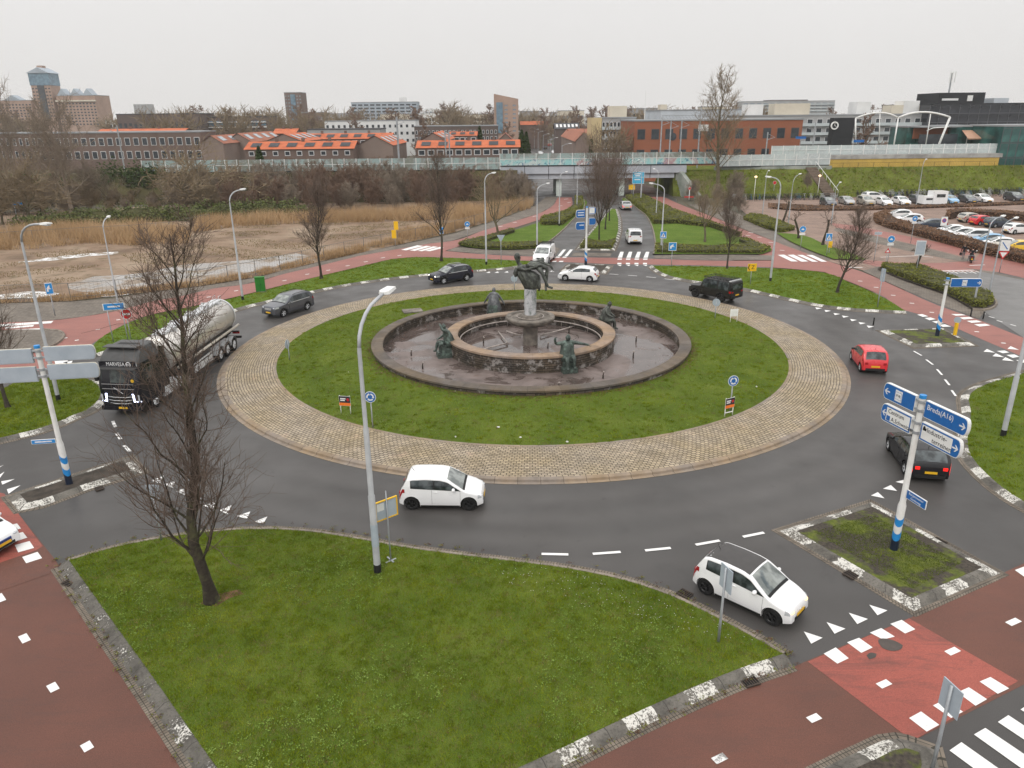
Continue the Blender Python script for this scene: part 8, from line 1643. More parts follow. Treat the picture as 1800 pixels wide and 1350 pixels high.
BM_ = [simple('bike_paint_black', (0.03, 0.03, 0.032), None, 5, 0.5), simple('bike_paint_grey', (0.40, 0.41, 0.42), None, 5, 0.5), simple('bike_paint_blue', (0.06, 0.12, 0.18), None, 5, 0.5)]; BK = bicycle(); bm0 = None; rb = random.Random(9)
for i in range(150):
    if i < 110: x = 68.5 + (i % 55)*0.92; y = (149.3 if i < 55 else 147.0) + (x-66)*0.085 + rb.uniform(-.3, .3)
    else: x = 43 + (i-110)*0.52; y = 146.6 + rb.uniform(-.2, .2)
    k = rb.choice((0, 0, 0, 1, 1, 2)); col = ('black', 'grey', 'blue')[k]; where = 'right of the stairs' if i < 110 else 'left of the stairs'
    if bm0 is None: o = BK.build('bicycle', BM_[k]); bm0 = o
    else: o = bm0.copy(); COL.objects.link(o); o.material_slots[0].link = 'OBJECT'; o.material_slots[0].material = BM_[k]
    o.location = (x, y, 0.25 if i < 55 else 0.02); o.rotation_euler = (rb.uniform(-.15, .15), 0, rad(90+rb.uniform(-14, 14)))
    tag(o, '%s bicycle parked in the racks below the bank, %s' % (col, where), 'bicycle', '%s bicycles in the racks %s' % (col, where))
# ---------------------------------------------------------------- buildings
def m_wall(name, c1, c2=None, sc=0.15): return simple(name, c1, c2 or tuple(x*0.82 for x in c1), sc, 0.85)
W_BRICK = m_wall('brown_brick_wall', (0.175, 0.125, 0.105)); W_DARK = m_wall('dark_brick_wall', (0.13, 0.10, 0.09)); W_ORANGE = m_wall('orange_brick_wall', (0.30, 0.112, 0.064), (0.255, 0.095, 0.055)); W_WHITE = m_wall('white_render', (0.74, 0.74, 0.73)); W_CREAM = m_wall('cream_panel', (0.66, 0.60, 0.49)); W_YELL = m_wall('yellow_brick_gable', (0.58, 0.47, 0.27)); W_GREY = m_wall('grey_concrete_facade', (0.36, 0.36, 0.36)); W_BLUEG = m_wall('blue_grey_facade', (0.38, 0.43, 0.48)); W_TAN = m_wall('tan_brick_wall', (0.40, 0.275, 0.215)); W_BLACK = m_wall('black_cladding', (0.03, 0.032, 0.036)); W_LBR = m_wall('light_brown_brick_wall', (0.255, 0.195, 0.165)); W_MUL = m_wall('dark_mullion', (0.10, 0.105, 0.115)); W_STEEL = m_wall('light_steel_cladding', (0.52, 0.56, 0.60)); W_PALE = m_wall('pale_balcony_front', (0.50, 0.55, 0.56))
R_ORANGE = MT('orange_roof_tiles', 0.75); R_ORANGE.color(R_ORANGE.ramp(R_ORANGE.noise(0.6, 5), [(0.3, (0.38, 0.095, 0.04)), (0.7, (0.54, 0.15, 0.062))])); R_ORANGE = R_ORANGE.m; R_RED = m_wall('red_brown_roof_tiles', (0.34, 0.14, 0.09)); R_DARK = m_wall('dark_roof', (0.075, 0.075, 0.08)); R_GREY = m_wall('grey_roof', (0.30, 0.31, 0.32))
G_WIN = simple('dark_window_glass', (0.045, 0.055, 0.065), (0.025, 0.03, 0.036), 0.8, 0.12); G_WINL = simple('pale_window_glass', (0.30, 0.34, 0.37), (0.12, 0.14, 0.16), 0.6, 0.15); G_BLUE = simple('blue_window_glass', (0.16, 0.26, 0.33), (0.09, 0.15, 0.20), 0.5, 0.15); G_BLK = simple('black_curtain_glass', (0.03, 0.034, 0.045), (0.006, 0.007, 0.010), 0.25, 0.08); G_GREEN = simple('green_curtain_glass', (0.045, 0.15, 0.135), (0.012, 0.045, 0.042), 0.3, 0.12); M_FRAME = simple('white_window_frame', (0.72, 0.72, 0.72), None, 3, 0.5)  # black curtain glass has varied reflections put into its two tones
def block(label, px0, px1, ytop, D, depth, wall, roof=None, win=None, win_m=None, name='building', cat='building', z0=0.0, ybot=None, frame=None, parapet=0.35, par=None, bands=None, skew=0.0):
    """box building whose front stands at distance D; win = (rows, cols, width share, height share, top margin m, bottom z)"""
    a, c = far(px0, ytop, D), far(px1, ytop, D); x0, x1 = a.x, c.x; z1 = (a.z+c.z)/2; zb = far((px0+px1)/2, ybot, D).z if ybot else z0
    T = par or thing(name, label, cat, ((x0+x1)/2, D, 0), skew); W_ = x1-x0; b = MB(); b.span(-W_/2, W_/2, 0, depth, zb, z1); b.build('wall', wall, T)
    if roof: b = MB(); b.span(-W_/2-0.15, W_/2+0.15, -0.15, depth+0.15, z1, z1+parapet); b.build('roof', roof, T)
    if win:
        rows, cols, ws, hs, tm, bz = win; bz = max(bz, zb); sh = (z1-tm-bz)/rows; sw = W_/cols; w0 = None; f0 = None; many = rows*cols > 100
        B_ = MB(); 
        for r_ in range(rows):
            for q in range(cols):
                x = -W_/2+sw*(q+0.5); z = bz+sh*(r_+0.5)
                if many: B_.span(x-sw*ws/2, x+sw*ws/2, -0.05, 0.02, z-sh*hs/2, z+sh*hs/2); continue
                if frame:
                    if f0 is None: b = MB(); b.span(-sw*ws/2-0.12, sw*ws/2+0.12, -0.05, 0.02, -sh*hs/2-0.12, sh*hs/2+0.12); f0 = o = b.build('window_frame', frame, T)
                    else: o = f0.copy(); COL.objects.link(o); o.parent = T
                    o.location = (x, 0, z); fr = o
                if w0 is None: b = MB(); b.span(-sw*ws/2, sw*ws/2, -0.09, 0.01, -sh*hs/2, sh*hs/2); w0 = o = b.build('window', win_m or G_WIN, T)
                else: o = w0.copy(); COL.objects.link(o); o.parent = T
                o.location = (x, 0, z)
        if many: o = B_.build('windows', win_m or G_WIN, T); o['kind'] = 'stuff'
    if bands:
        n, bm, hs, bz = bands; sh = (z1-bz)/n
        for i in range(n): b = MB(); b.span(-W_/2, W_/2, -0.9, -0.02, bz+sh*i-sh*hs/2, bz+sh*i+sh*hs/2); b.build('balcony', bm, T)
    return T, W_, z1
def add_box(T, name, m, x0, x1, y0, y1, z0, z1): b = MB(); b.span(x0, x1, y0, y1, z0, z1); return b.build(name, m, T)
def gable_row(label, px0, px1, yridge, yeave, D, depth, roofm, wallm, dormers=0, win=None, dm=None, sky=0, z0=0.0):
    """row of houses, ridge parallel to the picture; dormers = dark panels on the roof slope"""
    a, c = far(px0, yridge, D+depth/2), far(px1, yridge, D+depth/2); e_ = far((px0+px1)/2, yeave, D); zr, ze = (a.z+c.z)/2, e_.z; T = thing('house_row', label, 'houses', ((a.x+c.x)/2, D, 0)); W_ = c.x-a.x
    b = MB(); b.v = [(-W_/2, 0, 0), (W_/2, 0, 0), (W_/2, depth, 0), (-W_/2, depth, 0), (-W_/2, 0, ze), (W_/2, 0, ze), (W_/2, depth, ze), (-W_/2, depth, ze), (-W_/2, depth/2, zr-0.1), (W_/2, depth/2, zr-0.1)]; b.f = [(0, 1, 5, 4), (2, 3, 7, 6), (1, 2, 6, 9, 5), (3, 0, 4, 8, 7)]; b.mi = [0]*4; b.build('wall', wallm, T, fixn=True)
    b = MB(); o_ = 0.35; b.v = [(-W_/2-o_, -o_, ze-0.12), (W_/2+o_, -o_, ze-0.12), (W_/2+o_, depth/2, zr), (-W_/2-o_, depth/2, zr), (-W_/2-o_, depth+o_, ze-0.12), (W_/2+o_, depth+o_, ze-0.12)]; b.f = [(0, 1, 2, 3), (3, 2, 5, 4)]; b.mi = [0, 0]; b.build('roof', roofm, T)
    sl = (zr-ze)/(depth/2)
    for i in range(dormers):
        x = -W_/2 + W_*(i+0.5)/dormers; w_ = W_/dormers*0.55; y0, y1 = depth*0.10, depth*0.36; b = MB(); b.v = [(x-w_/2, y0, ze+sl*y0+0.12), (x+w_/2, y0, ze+sl*y0+0.12), (x+w_/2, y1, ze+sl*y1+0.12), (x-w_/2, y1, ze+sl*y1+0.12)]; b.f = [(0, 1, 2, 3)]; b.mi = [0]; b.build('solar_panel', dm or R_DARK, T)
    for i in range(max(2, dormers//2)): x = -W_/2 + W_*(i+1)/(max(2, dormers//2)+1); add_box(T, 'chimney', wallm, x-0.35, x+0.35, depth/2-0.3, depth/2+0.3, zr-0.3, zr+0.7)
    if win:
        n, zc, w_, h_ = win; w0 = f0 = None
        for i in range(n):
            x = -W_/2 + W_*(i+0.5)/n
            if w0 is None: b = MB(); b.span(-w_/2-.15, w_/2+.15, -0.04, 0.02, -h_/2-.15, h_/2+.15); f0 = f = b.build('window_frame', M_FRAME, T); b = MB(); b.span(-w_/2, w_/2, -0.07, 0, -h_/2, h_/2); w0 = o = b.build('window', G_WIN, f0)
            else: f = f0.copy(); COL.objects.link(f); f.parent = T; o = w0.copy(); COL.objects.link(o); o.parent = f
            f.location = (x, 0, ze-zc)
    return T
def gable_side(label, px0, px1, yridge, yeave, D, L, roofm, wallm, sky=5):
    """row of houses with its gable to the camera, running away"""
    a, c = far(px0, yeave, D), far(px1, yeave, D); zr = far((px0+px1)/2, yridge, D).z; ze = (a.z+c.z)/2; T = thing('house_row', label, 'houses', ((a.x+c.x)/2, D, 0)); W_ = c.x-a.x
    wallm = W_LBR
    b = MB(); b.v = [(-W_/2, 0, 0), (W_/2, 0, 0), (W_/2, 0, ze), (0, 0, zr-.1), (-W_/2, 0, ze), (-W_/2, L, 0), (W_/2, L, 0), (W_/2, L, ze), (0, L, zr-.1), (-W_/2, L, ze)]; b.f = [(0, 1, 2, 3, 4), (1, 6, 7, 2), (5, 0, 4, 9), (6, 5, 9, 8, 7)]; b.mi = [0]*4; b.build('wall', wallm, T, fixn=True)
    b = MB(); b.v = [(-W_/2-.3, -.3, ze-.12), (0, -.3, zr), (W_/2+.3, -.3, ze-.12), (-W_/2-.3, L+.3, ze-.12), (0, L+.3, zr), (W_/2+.3, L+.3, ze-.12)]; b.f = [(0, 1, 4, 3), (1, 2, 5, 4)]; b.mi = [0, 0]; b.build('roof', roofm, T, fixn=True)
    for i in range(sky):
        y = L*(i+0.3)/sky; 
        for s in (-1, 1): b = MB(); b.v = [(s*W_*t_, yy, zr-(zr-ze)*2*t_+0.14) for t_, yy in ((0.12, y), (0.38, y), (0.38, y+L/sky*0.45), (0.12, y+L/sky*0.45))]; b.f = [(0, 1, 2, 3)]; b.mi = [0]; b.build('roof_panel', G_WINL, T, fixn=True)
    return T
for i, (x, y) in enumerate(((200, 214), (262, 209), (318, 216), (395, 213), (470, 208), (548, 206), (592, 202), (690, 206), (760, 207), (850, 206), (930, 201), (1000, 203), (1028, 208), (1092, 197), (1140, 199), (1250, 190))): block('small distant flat-roofed building on the horizon', x-16-i % 5*3, x+15+i % 4*4, y-2-i % 3*3, 430+i*13 % 90, 10, (W_WHITE, W_BRICK, W_GREY, W_CREAM)[i % 4], R_GREY, (2, 5+i % 3, 0.6, 0.4, 1, 7), (G_WIN, G_WINL)[i % 2])[0]['group'] = 'small distant flat-roofed buildings'
# --- far left complex
T, W_, z1 = block('tall slanting tower with a blue glass top at the far left', 54, 88, 150, 600, 13, W_TAN, None, (9, 6, 0.55, 0.4, 1, 18), G_WIN)
add_box(T, 'glass_top', G_BLUE, -W_/2-0.3, W_/2+0.3, -0.4, 13.3, z1, z1+9); b = MB(); b.v = [(-W_/2-1.2, -1.2, z1+8.5), (W_/2+1.2, -1.2, z1+8.5), (0.8, -1.2, z1+12.5), (-W_/2-1.2, 14.2, z1+8.5), (W_/2+1.2, 14.2, z1+8.5), (0.8, 14.2, z1+12.5)]; b.f = [(0, 1, 2), (3, 5, 4), (0, 2, 5, 3), (1, 4, 5, 2)]; b.mi = [0]*4; b.build('roof', W_BLUEG, T, fixn=True); add_box(T, 'roof_box', W_TAN, -3, 1, 5, 10, z1+9, z1+14); add_box(T, 'glass_strip', G_WIN, -2.5, 2.5, -0.5, 0.2, 16, z1)
def gables(T, xs, z, w_, h_, m, y=-0.3):
    for x in xs: b = MB(); b.v = [(x-w_/2, y, z), (x+w_/2, y, z), (x, y, z+h_), (x-w_/2, y+8, z), (x+w_/2, y+8, z), (x, y+8, z+h_)]; b.f = [(0, 1, 2), (3, 5, 4), (0, 2, 5, 3), (1, 4, 5, 2)]; b.mi = [0]*4; b.build('roof_gable', m, T, fixn=True)
T, W_, z1 = block('large brown apartment block with blue roof gables right of the slanting tower', 98, 166, 168, 600, 22, W_TAN, R_GREY, (9, 11, 0.5, 0.5, 2.5, 12), G_WIN); gables(T, (-W_*.33, 0, W_*.33), z1, 8, 5, W_BLUEG); add_box(T, 'ledge', W_CREAM, -W_/2-.5, W_/2+.5, -1.2, 0, z1-4.2, z1-3.2)
T, W_, z1 = block('lower brown apartment wing left of the slanting tower', -30, 54, 177, 610, 16, W_TAN, R_GREY, (7, 14, 0.5, 0.5, 2, 14), G_WIN); gables(T, (W_*.12,), z1, 14, 4, W_BLUEG)
block('small grey concrete tower block far on the left horizon', 234, 258, 183, 950, 18, W_GREY, None, (8, 4, 0.6, 0.3, 1, 14), G_WIN)
block('long dark brick school building with flat roof left of the horizon', 204, 348, 201, 330, 18, W_DARK, R_DARK, (2, 16, 0.5, 0.5, 2.5, 8), G_WIN); block('flat building with white bands and dark windows behind the brick rows', 344, 467, 206, 340, 16, W_DARK, R_DARK, (1, 12, 0.85, 0.5, 0.6, 12), G_BLUE, bands=(2, W_WHITE, 0.22, 12.4))
block('long brown brick terrace with white windows at the left, behind the thicket', 60, 352, 234, 212, 11, W_BRICK, R_GREY, (2, 19, 0.52, 0.52, 0.5, 5.0), G_WIN, frame=M_FRAME)
block('second long brown brick terrace with white windows farther left', -120, 62, 236, 220, 11, W_BRICK, R_GREY, (2, 16, 0.34, 0.5, 0.5, 5.0), G_WIN, frame=M_FRAME)
gable_row('row of houses with orange roofs between the brick terrace and the school', 180, 330, 226, 232, 250, 9, R_ORANGE, W_BRICK, 0)
gable_side('brick houses with red roof and skylights, left of the orange rows', 352, 392, 238, 252, 200, 30, R_RED, W_BRICK, 4); gable_side('brick houses with red roof and skylights, beside the first orange row', 396, 442, 234, 249, 212, 30, R_RED, W_BRICK, 4)
gable_row('front orange roofed house row with six dark roof panels', 440, 626, 248, 261, 186, 9, R_ORANGE, W_BRICK, 6, (9, 1.1, 1.0, 0.8)); gable_row('second orange roofed house row with dark roof panels and white windows', 525, 690, 234, 243.5, 232, 9, R_ORANGE, W_BRICK, 7, (12, 1.2, 1.2, 1.0))
gable_side('brick end houses with an orange roof seen from the gable side', 628, 690, 238, 255, 192, 26, R_ORANGE, W_BRICK, 4); gable_side('orange roofed houses with skylights at the left of the orange rows', 466, 532, 235, 248, 205, 22, R_ORANGE, W_BRICK, 4); gable_row('small orange roofed house row behind the left skylight houses', 486, 524, 226, 234, 260, 9, R_ORANGE, W_BRICK, 0)
gable_row('front orange roofed house row right of the railway mast', 736, 912, 246, 258.5, 186, 9, R_ORANGE, W_BRICK, 6, (11, 1.2, 1.3, 1.0)); gable_row('rear orange roofed house row with dark windows right of the mast', 790, 838, 231, 238, 240, 9, R_ORANGE, W_BRICK, 3, (5, 1.2, 1.2, 1.0)); gable_side('orange roofed houses running back beside the railway mast', 738, 785, 233, 247, 200, 30, R_ORANGE, W_BRICK, 3)
block('white four storey apartment block behind the orange roofs', 570, 730, 213, 335, 14, W_WHITE, R_GREY, (3, 16, 0.4, 0.4, 0.6, 5), G_WIN); block('low grey roofed hall behind the second orange row', 540, 668, 228, 290, 14, W_GREY, R_DARK); block('grey flat roofed terrace right of the white block', 728, 875, 222, 320, 12, W_DARK, R_GREY, (2, 20, 0.4, 0.5, 1, 6), G_WIN, frame=M_FRAME)
T, W_, z1 = block('brown brick residential tower with a blue glass strip', 499, 529, 163, 520, 13, W_BRICK, R_GREY, (12, 6, 0.5, 0.4, 1, 6), G_WINL); add_box(T, 'glass_strip', G_BLUE, -1.6, 1.6, -0.4, 0.1, 4, z1-1)
T, W_, z1 = block('wide blue grey slab of flats on the horizon', 617, 733, 180, 520, 14, W_BLUEG, R_GREY, (9, 11, 0.72, 0.42, 0.5, 6), G_WIN); add_box(T, 'roof_box', W_WHITE, W_*.22, W_*.32, 3, 8, z1, z1+3)
T, W_, z1 = block('tan brick tower with a slanted top and blue balconies', 868, 911, 174, 385, 16, W_TAN, None, (7, 3, 0.4, 0.4, 2, 8), G_WINL); b = MB(); b.v = [(-W_/2, 0, z1), (W_/2, 0, z1), (-W_/2, 0, z1+2.4), (-W_/2, 16, z1), (W_/2, 16, z1), (-W_/2, 16, z1+2.4)]; b.f = [(0, 1, 2), (3, 5, 4), (1, 4, 5, 2), (0, 2, 5, 3)]; b.mi = [0]*4; b.build('slanted_top', W_TAN, T, fixn=True); add_box(T, 'glass_strip', G_BLUE, -W_*.40, -W_*.14, -0.7, 0.1, 8, z1-1.5)
block('beige office block left of the tan slanted tower', 818, 870, 201, 430, 14, W_CREAM, R_GREY, (3, 8, 0.7, 0.4, 1, 6), G_WIN); block('brown brick block with white window bands on the horizon', 768, 808, 196, 500, 12, W_BRICK, R_GREY, (4, 6, 0.7, 0.4, 1, 8), G_WINL); block('small white building on the horizon behind the brown block', 746, 768, 191, 560, 12, W_WHITE, None, (4, 3, 0.5, 0.4, 1, 8), G_WINL)
block('grey stepped building far down the street', 968, 1000, 198, 520, 14, W_GREY, R_GREY, (4, 5, 0.5, 0.4, 1, 6), G_WIN); block('low white shed on the horizon left of the street', 912, 942, 206, 480, 14, W_WHITE, R_GREY)
# street houses beyond the viaduct
gable_side('brick houses with red roofs on the right side of the far street', 1012, 1040, 232, 248, 215, 60, R_RED, W_DARK, 0); gable_side('dark roofed brick house at the near left of the far street', 872, 905, 234, 250, 215, 14, R_RED, W_DARK, 0); gable_row('orange roofed houses at the end of the far street', 915, 962, 213, 219, 400, 9, R_ORANGE, W_BRICK, 0); gable_row('dark roofed house row with many chimneys right of the far street', 975, 1016, 216, 226, 300, 10, R_DARK, W_DARK, 6, None, W_WHITE)
gable_row('red roofed brick house row beside the yellow gable', 1000, 1042, 226, 234, 260, 10, R_RED, W_BRICK, 0)
# flats with balconies, office, long flats
T, W_, z1 = block('five storey flats with pale balconies and a yellow gable end', 1058, 1118, 208, 216, 11, W_GREY, R_GREY, (5, 9, 0.55, 0.5, 0.4, 2), G_WIN, frame=M_FRAME, bands=(5, W_PALE, 0.32, 2.2)); add_box(T, 'gable_end', W_YELL, -W_/2-2.9, -W_/2, -0.4, 11, 0, z1+0.2); add_box(T, 'roof_box', W_CREAM, -2.2, 2.4, 2, 8, z1+.35, z1+3.2)
T, W_, z1 = block('large orange brick office with dark square windows behind the viaduct', 1116, 1412, 212, 192, 24, W_ORANGE, R_GREY, (2, 12, 0.5, 0.46, 0.6, 4.0), G_WIN, frame=W_DARK); 
for x in (-W_*.27, -W_*.05): b = MB(); b.lathe([(0.9, -0.06), (0.0, -0.07)], 20, (x, -0.1, z1-3.6), axis='y'); b.build('round_window', G_WIN, T, fixn=True)
add_box(T, 'pale_banner', W_WHITE, -W_*.12, -W_*.06, -0.15, -0.05, z1-2.4, z1-0.9)
T, W_, z1 = block('light steel hall with a curved roof behind the orange office', 1162, 1306, 194, 262, 30, W_STEEL, R_GREY, None); add_box(T, 'roof_box', W_CREAM, -W_*.48, -W_*.4, 4, 9, z1, z1+2)
T, W_, z1 = block('long five storey flats with pale balconies behind the office, right', 1296, 1640, 203, 236, 11, W_GREY, R_GREY, (5, 20, 0.5, 0.5, 0.4, 2), G_WIN, frame=M_FRAME, bands=(5, W_PALE, 0.32, 2.2))
for i, (x0, x1, h_) in enumerate(((-0.44, -0.36, 3), (-0.30, -0.12, 3.2), (0.12, 0.19, 3.4), (0.30, 0.36, 2.4), (0.36, 0.44, 3.6), (0.44, 0.49, 2.6))): add_box(T, 'roof_box', W_CREAM if i % 2 else W_WHITE, W_*x0, W_*x1, 2, 8, z1+.35, z1+.35+h_)
block('very wide pale slab of flats on the right horizon', 1306, 1468, 178, 620, 16, W_GREY, R_GREY, (7, 14, 0.7, 0.35, 0.5, 10), G_WINL, bands=(7, W_PALE, 0.3, 8)); block('slab of brown flats on the horizon behind the tall tree', 1352, 1420, 176, 630, 14, W_BRICK, R_GREY, (6, 10, 0.6, 0.35, 0.5, 10), G_WINL)
T, W_, z1 = block('black glass office block with a rooftop box and antenna at the right', 1636, 1900, 183, 232, 30, G_BLK, W_BLACK, (6, 15, 0.92, 0.9, 0.3, 3), G_BLK)
for k in range(6): add_box(T, 'mullion', W_MUL, -W_/2, W_/2, -0.17, -0.09, 3+(z1-3)*k/6-.09, 3+(z1-3)*k/6+.09)
for k in range(16): add_box(T, 'mullion', W_MUL, -W_/2+W_*k/15-.08, -W_/2+W_*k/15+.08, -0.16, -0.09, 3, z1)
add_box(T, 'rooftop_box', W_BLACK, -W_*.39, -W_*.08, 5, 18, z1+.35, z1+3.4); add_box(T, 'rooftop_sign', M_LET, -W_*.37, -W_*.26, 4.8, 4.95, z1+1.2, z1+1.8); add_box(T, 'rooftop_unit', W_STEEL, W_*.0, W_*.10, 6, 12, z1+.35, z1+1.8); add_box(T, 'rooftop_vent', M_SIGNW, -W_*.20, -W_*.165, 4.7, 4.9, z1+1.0, z1+2.6)
b = MB(); b.tube([(-W_*.28, 9, z1+3.3), (-W_*.28, 9, z1+9.0)], 0.28, 6); b.build('antenna_mast', M_GALV, T)
for dx in (-0.7, 0.0, 0.8): add_box(T, 'antenna_panel', M_SIGNW, -W_*.28+dx-.14, -W_*.28+dx+.14, 8.4, 8.6, z1+6.3, z1+9.4)
# station
T, W_, z1 = block('green glass station hall at the right edge', 1765, 1900, 222, 163, 12, G_GREEN, R_GREY, (4, 9, 0.86, 0.88, 0.2, 0.5), G_GREEN, frame=W_MUL); T, W_, z1 = block('green glass station lift tower behind the white arches', 1596, 1628, 224, 176, 8, G_GREEN, R_GREY, (3, 4, 0.88, 0.88, 0.2, 6), G_GREEN, z0=5); T, W_, z1 = block('green glass platform building left of the copper canopy', 1672, 1716, 223, 174, 9, G_GREEN, R_GREY, (3, 5, 0.88, 0.88, 0.2, 6), G_GREEN, z0=5)
p = far(1740, 234, 170); T = thing('platform_canopy', 'copper coloured canopy roof over the platform at the right', 'canopy', (p.x, 170, 0)); M_COP = simple('copper_sheet', (0.50, 0.30, 0.20), (0.42, 0.25, 0.17), 1, 0.5); b = MB(); b.v = [(-4.6, 0, p.z-1.0), (4.2, 0, p.z-1.0), (4.2, 6, p.z+1.4), (-3.6, 6, p.z+1.4), (-4.6, 0, p.z-1.25), (4.2, 0, p.z-1.25)]; b.f = [(0, 1, 2, 3), (4, 5, 1, 0)]; b.mi = [0, 0]; b.build('roof', M_COP, T); 
for x in (-3, 0, 3): b = MB(); b.tube([(x, 3, 5.3), (x, 3, p.z)], 0.1, 6); b.build('post', M_SIGNW, T)
p = far(1658, 234, 172); T = thing('platform_shelter', 'low dark platform shelter under the white arch', 'shelter', (p.x, 172, 0)); add_box(T, 'roof', R_GREY, -5.5, 4, 0, 5, p.z+1.2, p.z+1.5); add_box(T, 'back_wall', W_ORANGE, -5, 3.5, 3, 3.3, p.z-1.2, p.z+1.1); add_box(T, 'front_glass', G_WIN, -5, 3.5, 0.3, 0.4, p.z-2.4, p.z-0.2)
AR = thing('station_arches', 'white tubular steel arches over the station platforms', 'arches', far(1580, 250, 166)); AO = Vector(AR.location)
def apt(x, y, D=166): return far(x, y, D) - AO
def arc_pts(a, m, c, n=10): return [(1-t_)**2*Vector(a)+2*t_*(1-t_)*(2*Vector(m)-0.5*Vector(a)-0.5*Vector(c))+t_**2*Vector(c) for t_ in np.linspace(0, 1, n)]
for pts, r_ in ((arc_pts(apt(1504, 208), apt(1545, 198), apt(1579, 207)), 0.22), (arc_pts(apt(1579, 207), apt(1622, 197), apt(1670, 206)), 0.26), ([apt(1504, 208), apt(1504, 252)], 0.22), ([apt(1579, 207), apt(1569, 268)], 0.22), ([apt(1670, 206), apt(1642, 275)], 0.32), ([apt(1547, 198), apt(1545, 252)], 0.14), ([apt(1636, 200), apt(1626, 262)], 0.14), ([apt(1629, 230), apt(1640, 225), apt(1668, 223)], 0.12)):
    b = MB(); b.tube(pts, r_*0.72, 8); b.build('arch_tube', M_SIGNW, AR, smooth=True)
p = far(1480, 250, 172); T = thing('station_tower', 'black station tower with a white round clock on its left side', 'tower', (p.x, 172, 0)); zt = far(1480, 207, 172).z; b = MB(); b.v = [(-2.2, 0, 4), (2.0, 0, 4), (2.3, 0, zt), (-2.3, 0, zt), (-2.2, 2.5, 4), (2.0, 2.5, 4), (2.3, 2.5, zt), (-2.3, 2.5, zt)]; b.f = [(0, 1, 2, 3), (1, 5, 6, 2), (5, 4, 7, 6), (4, 0, 3, 7), (3, 2, 6, 7)]; b.mi = [0]*5; b.build('body', W_BLACK, T, fixn=True)
b = MB(); b.lathe([(0.85, -0.35), (0.85, -0.1), (0.6, -0.1), (0.6, -0.35), (0.85, -0.35)], 20, (-2.2, 0, zt-1.6), axis='y'); b.tube([(-2.2, -0.3, zt-1.6), (-2.2, -0.3, zt-1.1)], 0.06, 5); b.tube([(-2.2, -0.3, zt-1.6), (-1.85, -0.3, zt-1.8)], 0.06, 5); b.build('clock', M_SIGNW, T, fixn=True)
for x, y, l in ((1408, 242, 'small blue station name sign above the left glass barrier'), (1510, 248, 'small blue station name sign under the white arch')): p = far(x, y, 165); T = thing('station_sign', l, 'sign', (p.x, 165, 0), 0, None); add_box(T, 'board', M_BLUE, -1.1, 1.1, 0, 0.1, p.z-0.25, p.z+0.25); add_box(T, 'post', M_GALV, -0.05, 0.05, 0.1, 0.2, 5.3, p.z)
# catenary masts and portal
def mast(x, ytop, D, label, arm=1, r_=0.16):
    p = far(x, ytop, D); T = thing('catenary_mast', label, 'mast', (p.x, D, 0)); b = MB(); b.tube([(0, 0, 3.5), (0, 0, p.z)], [r_, r_*0.8], 8); b.build('mast', M_GALV, T); b = MB(); b.tube([(0, 0, p.z-1.6), (arm*1.6, 0, p.z-1.1)], 0.05, 5); b.tube([(0, 0, p.z-0.3), (arm*1.6, 0, p.z-1.1)], 0.035, 5); b.build('bracket', M_GALV, T); return T
mast(697, 205, 163, 'tall railway mast with fittings behind the thicket, left of the orange roofs', 1, 0.24); mast(205, 220, 165, 'thin railway mast behind the pale trees at the left', -1); mast(782, 229, 163, 'railway mast in front of the right orange houses', 1); mast(789, 230, 163, 'second railway mast beside the one in front of the orange houses', -1)
mast(1164, 206, 163, 'left mast of the overhead portal before the orange office', 1); mast(1233, 186, 163, 'right mast of the overhead portal beside the tall tree', -1); mast(1180, 212, 164, 'railway mast in front of the orange office, right of the portal leg', 1); mast(1199, 210, 164, 'railway mast in front of the orange office, with a long bracket', 1); mast(1434, 215, 164, 'railway mast left of the black station tower', -1); mast(1350, 232, 166, 'railway mast with a round signal right of the orange office', 1)
a, c = far(1164, 203, 163), far(1233, 203, 163); T = thing('overhead_portal', 'grey lattice beam of the overhead portal above the railway', 'portal', (a.x, 163, 0)); L = c.x-a.x; b = MB(); b.tube([(0, 0, a.z), (L, 0, a.z)], 0.06, 5); b.tube([(0, 0, a.z-0.9), (L, 0, a.z-0.9)], 0.06, 5); [b.tube([(L*k/12, 0, a.z), (L*(k+1)/12, 0, a.z-0.9)], 0.04, 4) for k in range(12)]; b.build('lattice_beam', M_GALV, T)
p = far(1131, 160, 218); T = thing('flagpole', 'tall thin white pole beside the yellow gabled flats', 'pole', (p.x, 214, 0)); b = MB(); b.tube([(0, 0, 0), (0, 0, p.z)], [0.14, 0.07], 8); b.build('pole', M_SIGNW, T)
# street lamps and traffic of the far street
fl0 = None
for i in range(9):
    D = 185 + i*26; x = 12.5 + (i % 2)*11
    if fl0 is None:
        T = fl0 = thing('street_lamp', 'grey street lamp in the far street beyond the viaduct', 'street lamp', (x, D, 0), 0, 'street lamps of the far street'); b = MB(); b.tube([(0, 0, 0), (0, 0, 9)], [0.11, 0.07], 6); b.tube([(0, 0, 9), (1.6, 0, 9.5)], 0.05, 5); b.build('pole', M_GALV, T); b = MB(); b.box((1.9, 0, 9.5), (0.7, 0.3, 0.12)); b.build('lamp_head', M_SIGNW, T)
    else: T = copy_tree(fl0); T.location = (x, D, 0); T.rotation_euler[2] = math.pi*(i % 2)
flat('pavement', [(905, 268), (915, 262), (935, 232), (941, 220), (944, 220), (941, 235), (930, 262), (925, 268)], 0.0, M_PARK, False); flat('pavement', [(1000, 268), (985, 250), (970, 232), (960, 222), (963, 222), (978, 235), (1000, 255), (1012, 268)], 0.0, M_PARK, False)
